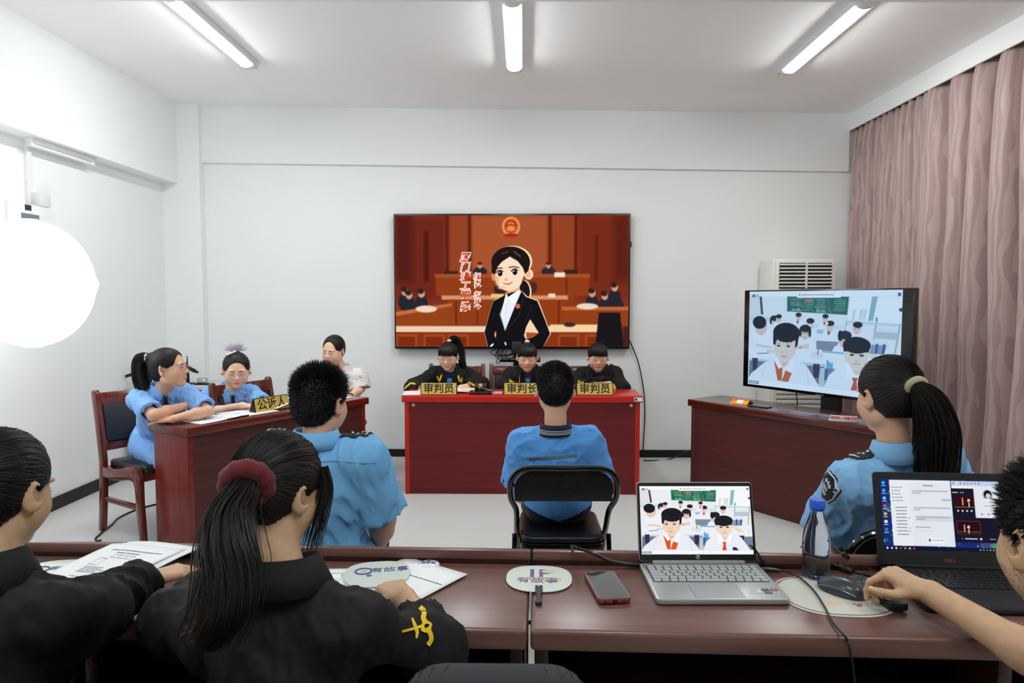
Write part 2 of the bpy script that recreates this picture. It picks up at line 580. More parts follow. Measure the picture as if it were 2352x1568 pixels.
struct('ceiling', quad_slab(newbm(), [(XL-.1, YF-.1, CZ(XL-.1)), (XR+.1, YF-.1, CZ(XR+.1)), (XR+.1, YB+.1, CZ(XR+.1)), (XL-.1, YB+.1, CZ(XL-.1))], (0, 0, 0.1)), M_CEIL)
# pillar in the back left corner, beams, curtain box
struct('trim_1', add_box(newbm(), ((XL-2.955)/2, YB-0.05, 1.63), (-2.955-XL, 0.1, 3.26)), M_WALL)
struct('trim_2', add_box(newbm(), ((XL-3.157)/2, (YB-0.1+YF)/2, 2.92), (-3.157-XL, YB-0.1-YF, 0.75)), M_WALL)
bm = newbm()
quad_slab(bm, [(-2.955, YB-0.035, 2.745), (2.97, YB-0.035, 2.648), (2.97, YB, 2.648), (-2.955, YB, 2.745)], (0, 0, 0.55))
struct('trim_3', bm, M_WALL)
bm = newbm()
quad_slab(bm, [(-3.157, 2.80, 2.95), (2.97, 2.90, 2.95), (2.97, 3.525, 2.95), (-3.157, 3.415, 2.95)], (0, 0, 0.34))
struct('trim_4', bm, M_CEIL)
bm = newbm()
quad_slab(bm, [(2.97, YF, 3.015), (2.985, YF, 3.015), (2.985, YB, 3.015), (2.97, YB, 3.015)], (0, 0, 0.2))
struct('trim_5', bm, M_WALL)
struct('baseboard_back', add_box(newbm(), ((XR-2.955)/2, YB-0.006, 0.035), (XR+2.955, 0.012, 0.07)), M_BLACK_BASE)
bm = add_box(newbm(), (XL+0.006, (YB+YF)/2, 0.045), (0.012, YB-YF, 0.09))
add_box(bm, ((XL-2.955)/2, YB-0.106, 0.035), (-2.955-XL, 0.012, 0.07))
struct('baseboard_left', bm, M_BLACK_BASE)

# ---------------------------------------------------------------- ceiling lights
M_TUBE = emit('lamp_diffuser_glow', (250, 255, 253), TUBE_POWER)
M_LAMPCAP = mat('lamp_end_cap', (225, 228, 218), rough=0.35)
M_HOUSE = mat('lamp_housing', (222, 228, 230), rough=0.4)
def make_tube_light():
    t = thing('ceiling_light', 'x', 'ceiling light', group='fluorescent tube lights on the ceiling')
    obj('housing', add_box(newbm(), (0, 0, -0.021), (0.118, 1.26, 0.042), bev=0.004), M_HOUSE, t)
    prof = [(0.046*math.cos(a), -0.040-0.022*math.sin(a)) for a in [math.pi*k/10 for k in range(11)]]
    mtx = Matrix(((1, 0, 0, 0), (0, 0, 1, -0.545), (0, 1, 0, 0), (0, 0, 0, 1)))
    bm = newbm(); add_prism(bm, prof, 1.09, mtx); obj('diffuser', bm, M_TUBE, t)
    for s in (-1, 1):
        bm = newbm(); mt = Matrix(((1, 0, 0, 0), (0, 0, 1, -0.6 if s < 0 else 0.545), (0, 1, 0, 0), (0, 0, 0, 1)))
        add_prism(bm, [(x*1.06, z*1.04) for x, z in prof], 0.055, mt, bev=0.004); obj('end_cap', bm, M_LAMPCAP, t)
        for q in (-1, 1):
            bm = newbm(); add_lathe(bm, [(0.006, 0), (0.006, 0.003), (0, 0.004)], (q*0.045, s*0.615, -0.0455), n=10)
            obj('screw', bm, M_STEEL, t)
    return t
L0 = make_tube_light()
for i, (x, y, lab) in enumerate(((-2.025, 4.54, 'lit tube light on the ceiling nearest the left wall, thin cable at its near end'),
                                 (-0.06, 4.57, 'lit tube light on the middle of the ceiling above the wall screen'),
                                 (1.935, 4.55, 'lit tube light on the ceiling nearest the curtain'))):
    o = L0 if i == 0 else dup(L0)
    o['label'] = lab
    o.location = (x, y, CZ(x)); o.rotation_euler = (0, math.atan(0.0152), 0)
M_ADDED_TUBE = emit('added_lamp_diffuser_glow', (250, 255, 253), ADDED_TUBE_POWER)  # three out-of-view tubes added to brighten the foreground
for x, lab in ((-2.0, 'added unseen tube light on the near half of the ceiling, left, behind the cross beam'), (0.0, 'added unseen tube light on the near half of the ceiling, middle, behind the cross beam'), (1.95, 'added unseen tube light on the near half of the ceiling, right, behind the cross beam')):
    o = dup(L0, (x, 0.6, CZ(x)), 0, lab)
    for ch in o.children:
        if ch.name.startswith('diffuser'):
            ch.data = ch.data.copy(); ch.data.materials[0] = M_ADDED_TUBE
# cable along the ceiling and down the side beam
bm = newbm()
add_tube(bm, bez([(-2.06, 3.93, CZ(-2.06)-0.008), (-2.5, 3.95, CZ(-2.5)-0.006), (-3.15, 3.98, CZ(-3.15)-0.006)], 6), 0.005, 6)
add_tube(bm, [(-3.150, 3.98, CZ(-3.15)-0.004), (-3.150, 4.03, 2.9), (-3.150, 4.10, 2.56)], 0.005, 6)
add_box(bm, (-2.10, 3.925, CZ(-2.1)-0.012), (0.05, 0.02, 0.02))
tag(obj('light_cable', bm, mat('pale_cable', (214, 214, 208), rough=0.5)), 'thin pale cable along the ceiling from the left tube light and down the beam', 'cable')
# unlit batten lamp under the left beam
t = thing('batten_light', 'unlit white batten lamp under the beam along the left wall', 'lamp', (-3.225, 4.70, 2.545))
p1 = A(66, 320, X=-3.235); p2 = A(213, 366, X=-3.235)
yl = p2.y-p1.y; t.location = (-3.235, (p1.y+p2.y)/2, 2.545)
obj('housing', add_box(newbm(), (0, 0, -0.017), (0.05, yl, 0.034), bev=0.004), M_WHITE_PL, t)
bm = newbm(); add_tube(bm, [(0, -yl/2+0.03, -0.046), (0, yl/2-0.03, -0.046)], 0.014, 10)
obj('tube', bm, mat('unlit_tube', (236, 238, 238), rough=0.3), t)
for s in (-1, 1): obj('end_cap', add_box(newbm(), (0, s*(yl/2-0.015), -0.044), (0.036, 0.03, 0.034), bev=0.004), M_WHITE_PL, t)
# white conduit and metal box on the left wall
pc = A(68, 400, X=XL+0.02)
t = thing('wall_conduit', 'white cable duct running down the left wall to the meter box', 'conduit', (XL, pc.y, 2.0))
zt, zb = 2.545-2.0, A(70, 468, X=XL+0.02).z-2.0
obj('duct', add_box(newbm(), (0.0125, 0, (zt+zb)/2), (0.025, 0.045, zt-zb), bev=0.003), M_WHITE_PL, t)
q1 = A(22, 466, X=XL+0.1); q2 = A(108, 482, X=XL+0.1)
zb0 = A(22, 475, X=XL+0.1).z+0.042
t = thing('meter_box', 'white wall box with small display, half hidden behind the round softbox', 'wall box', (XL, (q1.y+q2.y)/2, zb0-0.45))
W = q2.y-q1.y
obj('body', add_box(newbm(), (0.05, 0, 0.225), (0.1, W, 0.45), bev=0.008), M_WHITE_PL, t)
obj('side_panel', add_box(newbm(), (0.04, -W/2-0.13, 0.235), (0.08, 0.24, 0.43), bev=0.006), M_WHITE_PL, t)
obj('display', add_box(newbm(), (0.101, -0.01, 0.425), (0.004, 0.055, 0.035)), M_DARK_PL, t)
f = obj('window_frame', add_box(newbm(), (0.101, 0.0, 0.325), (0.008, 0.2, 0.15), bev=0.003), M_WHITE_PL, t)
obj('pane', add_box(newbm(), (0.106, 0.0, 0.325), (0.004, 0.16, 0.12)), mat('meter_glass', (105, 118, 130), rough=0.1), f)
q3 = A(89, 458, X=XL+0.04)
tag(obj('junction_box', add_box(newbm(), (XL+0.045, q3.y, q3.z-0.005), (0.09, 0.1, 0.09), bev=0.006), mat('junction_plastic', (214, 218, 220), rough=0.5)),
    'small white junction box on top of the meter box on the left wall', 'junction box')

# ---------------------------------------------------------------- lantern softbox
c = A(70, 651, Y=3.75)
t = thing('softbox_light', 'big glowing white lantern softbox on a stand at the left edge', 'studio light', (c.x, c.y, 0))
R = 0.312
prof = [(0.05, 0.352)]
for k in range(1, 20):
    a = math.pi/2-math.pi*k/20
    r = R*math.cos(a)*(1+0.05*math.exp(-(a/0.10)**2)); prof.append((r, 0.352*math.sin(a)))
prof.append((0.05, -0.352))
bm = newbm(); add_lathe(bm, prof, (0, 0, c.z), n=40)
obj('diffuser', bm, emit('softbox_glow', (255, 255, 255), BALL_POWER), t)
bm = newbm(); add_tube(bm, bez([(-0.36, -0.02, c.z-0.25), (-0.38, -0.02, c.z), (-0.36, -0.02, c.z+0.25)], 6), 0.018, 8)
add_tube(bm, [(-0.38, -0.02, c.z), (-0.30, 0, c.z)], 0.015, 8)
obj('bracket', bm, M_BLACK_PL, t)
bm = newbm(); add_tube(bm, [(-0.37, -0.02, 0.25), (-0.37, -0.02, c.z+0.02)], [0.016, 0.012], 10)
obj('stand_pole', bm, M_BLACK_PL, t)
for k in range(3):
    a = k*2.094+0.4; bm = newbm()
    add_tube(bm, [(-0.37, -0.02, 0.55), (-0.37+0.11*math.cos(a), -0.02+0.14*math.sin(a), 0.3), (-0.37+0.12*math.cos(a), -0.02+0.16*math.sin(a), 0.01)], 0.010, 8)
    obj('leg', bm, M_BLACK_PL, t)

# ---------------------------------------------------------------- desks
LW1, LW2 = (92, 28, 14), (66, 17, 10)
M_DTOP = wood('mahogany_top', (112, 36, 17), (78, 22, 12), rough=0.22)
M_DEND = wood('mahogany_end', (122, 28, 18), (98, 19, 13), rough=0.35, axis='z', coat=0.15)
M_DFRONT = wood('mahogany_front', (80, 30, 25), (66, 22, 19), rough=0.55, coat=0.05)
def make_desk(name, label, o, xdir, L, D, H, mt, mf, me, posts=False):
    """o: front corner at floor, x along the front, +y behind"""
    rz = math.atan2(xdir[1], xdir[0])
    t = thing(name, label, 'desk', (o[0], o[1], 0), rz)
    bm = newbm()
    add_box(bm, (L/2, D/2, H-0.026), (L, D, 0.052), bev=0.007)
    obj('desktop', bm, mt, t)
    ov = 0.018
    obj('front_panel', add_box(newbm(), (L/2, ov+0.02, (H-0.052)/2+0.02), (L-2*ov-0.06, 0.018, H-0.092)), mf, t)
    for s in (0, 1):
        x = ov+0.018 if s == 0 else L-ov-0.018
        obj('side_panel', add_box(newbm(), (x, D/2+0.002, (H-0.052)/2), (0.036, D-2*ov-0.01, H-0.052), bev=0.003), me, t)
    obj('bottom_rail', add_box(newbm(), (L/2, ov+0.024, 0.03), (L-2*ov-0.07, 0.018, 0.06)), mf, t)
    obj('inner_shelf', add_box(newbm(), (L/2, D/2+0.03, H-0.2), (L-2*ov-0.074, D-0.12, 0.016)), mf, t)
    return t
LH = 0.74
LA, LB = A(429, 984, Z=LH), A(848, 912, Z=LH)
LX = (LB-LA); LLEN = Vector((LX.x, LX.y)).length; LX = Vector((LX.x, LX.y, 0)).normalized(); LN = Vector((-LX.y, LX.x, 0))
left_desk = make_desk('wooden_desk', 'dark red wooden desk on the left with the prosecutor name plate', LA, LX, LLEN, 0.385, LH, M_DTOP, M_DFRONT, M_DEND)
JH = 0.76
JA, JB = A(922, 908, Z=JH), A(1476, 908, Z=JH)
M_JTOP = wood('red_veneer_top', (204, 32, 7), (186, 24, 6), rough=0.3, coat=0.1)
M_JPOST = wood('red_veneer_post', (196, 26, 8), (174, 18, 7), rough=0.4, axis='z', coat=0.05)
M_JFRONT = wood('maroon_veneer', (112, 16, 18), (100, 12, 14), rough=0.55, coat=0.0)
JLEN = JB.x-JA.x
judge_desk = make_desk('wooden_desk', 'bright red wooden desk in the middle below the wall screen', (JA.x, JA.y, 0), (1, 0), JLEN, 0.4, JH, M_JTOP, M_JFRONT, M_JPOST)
for x in (0.085, JLEN-0.085):
    bm = newbm(); add_lathe(bm, [(0.012, 0), (0.012, 0.006), (0, 0.008)], (0, 0, 0), n=12, mtx=Euler((math.pi/2, 0, 0)).to_matrix())
    o = obj('cover_cap', bm, mat('pale_cap', (200, 190, 186), rough=0.4), judge_desk); o.location = (x, 0.031, JH-0.075)
bm = add_box(newbm(), (JLEN-0.036, -0.0015, JH-0.026), (0.06, 0.003, 0.03))
st = obj('asset_sticker', bm, M_PAPER, judge_desk)
obj('sticker_mark', add_box(newbm(), (JLEN-0.054, -0.0035, JH-0.026), (0.014, 0.001, 0.018)), M_DARK_PL, st)
RH = 0.725
RA = A(1580, 1131, Z=0.0); RB = A(1719, 1172, Z=0.0)
RX = Vector((RB.x-RA.x, RB.y-RA.y, 0)).normalized(); RN = Vector((-RX.y, RX.x, 0))
RO = RA-RX*0.01-RN*0.01
M_RTOP = wood('walnut_red_top', (92, 30, 16), (66, 20, 12), rough=0.2)
M_RFRONT = wood('walnut_red_front', (82, 28, 22), (70, 22, 17), rough=0.55, coat=0.0)
right_desk = make_desk('wooden_desk', 'brown wooden desk on the right in front of the big screen on a stand', RO, RX, 1.62, 0.4, RH, M_RTOP, M_RFRONT, M_RFRONT)

# the row of tables in the foreground, turned a little
TH = 0.76
T1, T2 = A(65, 1243, Z=0.79), A(2010, 1275, Z=0.79)
TX = Vector((T2.x-T1.x, T2.y-T1.y, 0)).normalized(); TN = Vector((-TX.y, TX.x, 0)); TRZ = math.atan2(TX.y, TX.x)
TO = Vector((T1.x, T1.y, 0))-TX*(T1.x/TX.x)                     # the rear edge at x = 0
def TP(u, v, z=0.0):
    """u along the table row, v from its rear edge towards the camera, z above the tabletop"""
    return TO+TX*u-TN*v+Vector((0, 0, TH+z))
def TAt(px, py, z=0.0):
    """the point seen at (px, py) at height z above the tabletop"""
    return A(px, py, Z=TH+z)
M_TTOP = wood('reddish_brown_top', (116, 82, 74), (105, 72, 65), rough=0.30, coat=0.0, bump=0.0)
M_TLEG = wood('reddish_brown_panel', (56, 24, 20), (40, 16, 14), rough=0.45, axis='z')
SEAMS = [-2.25, A(382, 1246, Z=0.79).x/TX.x, 0.026, A(2296, 1414, Z=TH).x/TX.x, 2.35]
tl = ['dark wooden table at far left under the girl at the left edge', 'dark wooden table in front of the ponytail girl with the red scrunchie',
      'dark wooden table carrying the silver laptop and the phone', 'dark wooden table at the right edge under the arm of the man']
for i in range(4):
    u0, u1 = SEAMS[i]+0.0035, SEAMS[i+1]-0.0035
    t = thing('meeting_table', tl[i], 'table', TO, TRZ, group='row of wooden tables in the foreground')
    L = u1-u0; uc = (u0+u1)/2
    bm = newbm(); add_box(bm, (uc, -0.022-0.189, TH-0.024), (L, 0.378, 0.048), bev=0.010, seg=3); obj('tabletop', bm, M_TTOP, t)
    bm = newbm(); add_box(bm, (uc, -0.0115, TH+0.021), (L, 0.023, 0.026), bev=0.004); obj('rear_ledge', bm, M_TTOP, t)
    obj('modesty_panel', add_box(newbm(), (uc, -0.012, 0.41), (L-0.01, 0.018, 0.72)), M_TLEG, t)
    obj('ledge_shade_strip', add_box(newbm(), (uc, -0.012, TH+0.0), (L-0.03, 0.012, 0.024)), M_BLACK_PL, t)  # recessed connecting strip, coloured black to paint the shaded gap under the ledge
    for s in (0, 1):
        x = u0+0.025 if s == 0 else u1-0.025
        obj('leg_panel', add_box(newbm(), (x, -0.20, (TH-0.048)/2), (0.03, 0.33, TH-0.05), bev=0.002), M_TLEG, t)
    obj('shelf', add_box(newbm(), (uc, -0.17, TH-0.2), (L-0.085, 0.27, 0.016)), M_TLEG, t)

# ---------------------------------------------------------------- chairs
M_CWOOD = wood('chair_wood', (112, 46, 27), (84, 31, 19), rough=0.22, axis='z', coat=0.6)
M_LEATHER = mat('black_leather', (30, 32, 36), rough=0.42, bump=0.05, bscale=140)
YZ = lambda x: Matrix(((0, 0, 1, x), (1, 0, 0, 0), (0, 1, 0, 0), (0, 0, 0, 1)))
def make_wood_chair():
    t = thing('wooden_chair', 'x', 'chair')
    w = 0.235
    for s in (-1, 1):
        x = s*w-0.019
        rear = [(-0.265, 0), (-0.225, 0), (-0.195, 0.25), (-0.185, 0.46), (-0.21, 0.68), (-0.25, 0.885), (-0.262, 0.905), (-0.285, 0.905), (-0.296, 0.885), (-0.265, 0.70), (-0.232, 0.46), (-0.240, 0.25)]
        bm = newbm(); add_prism(bm, rear, 0.038, YZ(x), bev=0.007); obj('rear_leg', bm, M_CWOOD, t)
        front = [(0.235, 0), (0.20, 0), (0.172, 0.2), (0.165, 0.33), (0.15, 0.372), (0.11, 0.378), (0.02, 0.362), (-0.10, 0.352), (-0.19, 0.36),
                 (-0.19, 0.425), (-0.10, 0.420), (0.0, 0.432), (0.09, 0.462), (0.15, 0.468), (0.195, 0.445), (0.215, 0.39), (0.215, 0.25)]
        bm = newbm(); add_prism(bm, front, 0.038, YZ(x), bev=0.007); obj('front_leg', bm, M_CWOOD, t)
        obj('side_stretcher', add_box(newbm(), (s*w, -0.01, 0.215), (0.022, 0.39, 0.034), bev=0.004), M_CWOOD, t)
    tilt = Euler((math.radians(10.5), 0, 0))
    obj('top_rail', add_box(newbm(), (0, -0.255, 0.845), (2*w-0.036, 0.03, 0.085), tilt, bev=0.008), M_CWOOD, t)
    obj('lower_rail', add_box(newbm(), (0, -0.214, 0.545), (2*w-0.036, 0.026, 0.055), tilt, bev=0.006), M_CWOOD, t)
    bm = newbm(); add_box(bm, (0, -0.230, 0.69), (2*w-0.05, 0.035, 0.245), tilt, bev=0.014, seg=3); obj('backrest', bm, M_LEATHER, t)
    bm = newbm(); add_box(bm, (0, 0.01, 0.44), (2*w-0.05, 0.40, 0.055), bev=0.02, seg=3); obj('seat', bm, M_LEATHER, t)
    obj('seat_rail', add_box(newbm(), (0, 0.18, 0.395), (2*w-0.04, 0.026, 0.05)), M_CWOOD, t)
    obj('seat_rail', add_box(newbm(), (0, -0.205, 0.395), (2*w-0.04, 0.026, 0.05)), M_CWOOD, t)
    return t
WC = make_wood_chair()
def face(v): return math.atan2(-v[0], v[1])         # turn +y towards v
cface = face(-LN)
chair_spots = []
p = A(250, 1222, Z=0.0)                              # near rear leg of the leftmost chair
c0 = Vector((p.x, p.y, 0))-LN*0.175+LX*0.235
chair_spots.append((c0, cface, 'wooden chair with black leather back at the far left, under the girl with folded arms'))
c1 = LA+LX*(LLEN*0.76)+LN*0.99; c1.z = 0
pp = A(616, 866, Z=0.90); c1 = Vector((pp.x, pp.y, 0))-LN*0.27-LX*0.235
chair_spots.append((c1, cface, 'wooden chair behind the girl with the feathery hair bow'))
for px, lab in ((1041, 'wooden chair behind the left judge girl with the gavel in front'),
                (1188, 'wooden chair behind the middle judge girl'),
                (1352, 'wooden chair behind the right judge girl with glasses')):
    q = A(px, 845, Z=0.90); chair_spots.append((Vector((q.x, 5.86, 0)), math.pi, lab))
for i, (c, rz, lab) in enumerate(chair_spots):
    o = WC if i == 0 else dup(WC)
    o['label'] = lab; o['group'] = 'wooden chairs with leather backs'
    o.location = c; o.rotation_euler = (0, 0, rz)

M_EMB = mat('chair_emboss', (20, 20, 21), rough=0.3)
M_CHAIRBACK = mat('black_pvc', (13, 13, 14), rough=0.5, bump=0.05, bscale=200)
M_SEATPVC = mat('black_seat_vinyl', (15, 15, 17), rough=0.33, bump=0.03, bscale=90)
def make_folding_chair():
    t = thing('folding_chair', 'x', 'chair')
    w = 0.215
    side = lambda s: [(s*0.19, 0.26, 0.01), (s*0.195, 0.10, 0.28), (s*0.198, -0.06, 0.47), (s*0.20, -0.15, 0.575), (s*0.222, -0.185, 0.635), (s*0.225, -0.215, 0.70)]
    hoop = side(-1)+[(-0.205, -0.232, 0.752), (-0.15, -0.238, 0.778), (0, -0.240, 0.778), (0.15, -0.238, 0.778), (0.205, -0.232, 0.752)]+list(reversed(side(1)))
    bm = newbm(); add_tube(bm, bez(hoop, 6), 0.0125, 10); obj('front_frame', bm, M_BLACK_GLOSS, t)
    for s in (-1, 1):
        bm = newbm(); add_tube(bm, bez([(s*0.212, -0.25, 0.01), (s*0.208, -0.18, 0.2), (s*0.207, -0.10, 0.40), (s*0.207, -0.09, 0.45)], 5), 0.0115, 10)
        obj('rear_leg', bm, M_BLACK_GLOSS, t)
    for y, z, ww in ((0.215, 0.09, 0.19), (-0.215, 0.11, 0.21)):
        bm = newbm(); add_tube(bm, [(-ww, y, z), (ww, y, z)], 0.009, 8); obj('crossbar', bm, M_BLACK_GLOSS, t)
    # backrest panel: top follows the hoop
    pts = [(-0.205, 0), (0.205, 0), (0.207, 0.05)]
    for k in range(9):
        a = math.radians(10*k+5); pts.append((0.125+0.082*math.cos(a), 0.055+0.085*math.sin(a)))
    pts += [(-x, z) for x, z in reversed(pts[2:])]
    tl_ = Euler((math.radians(90+9), 0, 0)).to_matrix().to_4x4(); tl_.translation = Vector((0, -0.183, 0.632))
    bm = newbm(); add_prism(bm, pts, 0.022, tl_, bev=0.004)
    b = obj('backrest', bm, M_CHAIRBACK, t)
    bk = tl_ @ Matrix.Translation((0, 0, 0.0222))
    text('embossed_lettering', 'LUOMEN', 0.026, bk @ Matrix.Translation((-0.005, 0.052, 0)), M_EMB, b, 0.0008)
    text('embossed_characters', '罗门', 0.024, bk @ Matrix.Translation((-0.005, 0.082, 0)), M_EMB, b, 0.0008)
    text('embossed_mark', '®', 0.026, bk @ Matrix.Translation((0.058, 0.082, 0)), M_EMB, b, 0.0008)
    for x, z in ((-0.12, 0.115), (0, 0.118), (0.12, 0.115), (-0.18, 0.018), (0.18, 0.018)):
        bm = newbm(); add_lathe(bm, [(0.0045, 0), (0.0045, 0.0015), (0, 0.002)], (0, 0, 0), n=10)
        _xf(bm.verts, bk @ Matrix.Translation((x, z, 0))); obj('screw', bm, M_BLACK_GLOSS, b)
    # seat: metal pan and cushion
    bm = newbm(); add_prism(bm, rrect(0.375, 0.40, 0.05), 0.035, Matrix.Translation((0, 0.01, 0.405)), bev=0.006); obj('seat_pan', bm, M_BLACK_GLOSS, t)
    bm = newbm(); add_prism(bm, rrect(0.36, 0.385, 0.05), 0.032, Matrix.Translation((0, 0.01, 0.437)), bev=0.014, seg=3); obj('seat', bm, M_SEATPVC, t)
    for s in (-1, 1):
        for y, z in ((0.26, 0.01), (-0.25, 0.01)):
            bm = newbm(); add_lathe(bm, [(0.015, -0.01), (0.015, 0.02), (0.012, 0.025)], (s*(0.19 if y > 0 else 0.212), y, z), n=10); obj('rubber_foot', bm, M_BLACK_PL, t)
    return t
FC = make_folding_chair()
q = A(1295, 1076, Z=0.778)
FC.location = (q.x, q.y+0.24, 0); FC.rotation_euler = (0, 0, math.radians(0.5))
FC['label'] = 'black folding chair under the boy in the striped collar polo shirt'; FC['group'] = 'black folding chairs'
fc2 = dup(FC, label='black folding chair at the right behind the uniformed girl, partly hidden by the dark laptop', group='black folding chairs')
q2 = A(2010, 1226, Z=0.778)
fc2.location = (q2.x+0.12, q2.y+0.26, 0); fc2.rotation_euler = (0, 0, math.radians(8))

# office chair whose headrest just shows at the bottom edge
t = thing('office_chair', 'dark office chair, only its rounded headrest showing at the bottom edge', 'chair', (-0.03, 0.62, 0))
M_OFF = mat('charcoal_mesh_fabric', (44, 45, 49), rough=0.8, bump=0.1, bscale=260)
hz = A(1120, 1535, Y=0.80).z+0.024
bm = newbm(); add_prism(bm, rrect(0.22, 0.16, 0.05), 0.05, frame((0, 0.155, hz-0.08), (1, 0, 0), (0, 0.1, 1)), bev=0.02, seg=3); obj('headrest', bm, M_OFF, t)
bm = newbm(); add_prism(bm, rrect(0.44, 0.40, 0.08), 0.05, frame((0, 0.13, 0.68), (1, 0, 0), (0, 0.06, 1)), bev=0.02, seg=3); obj('backrest', bm, M_OFF, t)
bm = newbm(); add_prism(bm, rrect(0.46, 0.42, 0.09), 0.07, Matrix.Translation((0, -0.10, 0.42)), bev=0.025, seg=3); obj('seat', bm, M_OFF, t)
bm = newbm(); add_tube(bm, bez([(0, 0.02, 0.40), (0, 0.16, 0.42), (0, 0.175, 0.6), (0, 0.16, hz-0.1)], 6), 0.016, 8); obj('spine', bm, M_BLACK_PL, t)
bm = newbm(); add_tube(bm, [(0, -0.08, 0.08), (0, -0.08, 0.43)], 0.025, 12); obj('gas_lift', bm, M_BLACK_PL, t)
for k in range(5):
    a = k*1.2566+0.3; bm = newbm(); add_tube(bm, [(0, -0.08, 0.11), (0.27*math.cos(a), -0.08+0.27*math.sin(a), 0.075)], [0.022, 0.014], 8)
    f = obj('base_arm', bm, M_BLACK_PL, t)
    bm = newbm(); add_ell(bm, (0.27*math.cos(a), -0.08+0.27*math.sin(a), 0.03), (0.03, 0.03, 0.03)); obj('castor', bm, M_BLACK_PL, f)

# ---------------------------------------------------------------- curtains along the right wall
M_CURT = None
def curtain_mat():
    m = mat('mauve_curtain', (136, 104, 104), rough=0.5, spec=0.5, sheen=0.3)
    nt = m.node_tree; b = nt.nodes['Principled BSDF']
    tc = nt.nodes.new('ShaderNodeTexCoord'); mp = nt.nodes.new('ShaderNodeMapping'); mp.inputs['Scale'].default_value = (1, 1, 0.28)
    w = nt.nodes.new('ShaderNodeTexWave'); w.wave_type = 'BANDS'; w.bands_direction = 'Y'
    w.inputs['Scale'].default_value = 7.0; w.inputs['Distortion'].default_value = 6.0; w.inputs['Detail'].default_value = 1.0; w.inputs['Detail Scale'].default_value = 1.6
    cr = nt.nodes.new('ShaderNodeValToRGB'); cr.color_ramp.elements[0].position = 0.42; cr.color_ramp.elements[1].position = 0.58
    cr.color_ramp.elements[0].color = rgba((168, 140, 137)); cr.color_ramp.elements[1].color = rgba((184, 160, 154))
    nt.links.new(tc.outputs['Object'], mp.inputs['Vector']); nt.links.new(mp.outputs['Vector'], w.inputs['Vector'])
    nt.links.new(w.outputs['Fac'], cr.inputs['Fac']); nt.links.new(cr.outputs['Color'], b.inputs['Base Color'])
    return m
M_CURT = curtain_mat()
def make_curtain(name, label, y0, y1, folds, seed, z1=3.03, xb=3.045):
    rg = random.Random(seed); nu = folds*16; nv = 60; P = []; F = []
    ph = [rg.uniform(0.75, 1.25) for _ in range(folds+1)]; cum = [0]
    for q in ph[:folds]: cum.append(cum[-1]+q)
    tot = cum[-1]; am = [rg.uniform(0.7, 1.15) for _ in range(folds+1)]
    for j in range(nv+1):
        v = j/nv; z = 0.04+(z1-0.04)*v
        for i in range(nu+1):
            u = i/nu; k = min(int(u*folds), folds-1); fr = u*folds-k
            yy = (cum[k]+fr*ph[k])/tot
            top = math.exp(-((z1-z)/0.10))                  # pinch pleats at the heading
            amp = (0.072*am[k]*(1-fr)+0.072*am[min(k+1, folds)]*fr)*(1-0.45*top)
            a = 2*math.pi*fr+0.35*math.sin(2.1*z+k*1.7)
            x = xb-0.02-amp*math.cos(a)-0.012*math.cos(2*a+1.0+0.6*z)*(1-0.5*top)+0.012*math.sin(3.1*z+k)*0.6
            if abs((z1-z)-0.13) < 0.008: x += 0.006
            y = y0+(y1-y0)*yy+0.026*math.sin(a)*(1-top)
            P.append((x, y, z))
    for j in range(nv):
        for i in range(nu):
            a = j*(nu+1)+i; F.append((a, a+nu+1, a+nu+2, a+1))
    o = bpy.data.objects.new(name, pymesh(name, P, F, M_CURT)); COL.objects.link(o)
    so = o.modifiers.new('thickness', 'SOLIDIFY'); so.thickness = 0.003
    return tag(o, label, 'curtain', 'mauve curtains on the right wall')
ysplit = A(2128, 640, X=2.99).y
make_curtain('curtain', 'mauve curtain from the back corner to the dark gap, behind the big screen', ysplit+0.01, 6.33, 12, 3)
make_curtain('curtain', 'mauve curtain nearer the camera, at the right edge of the photo', 1.6, ysplit+0.03, 14, 8, xb=3.03)

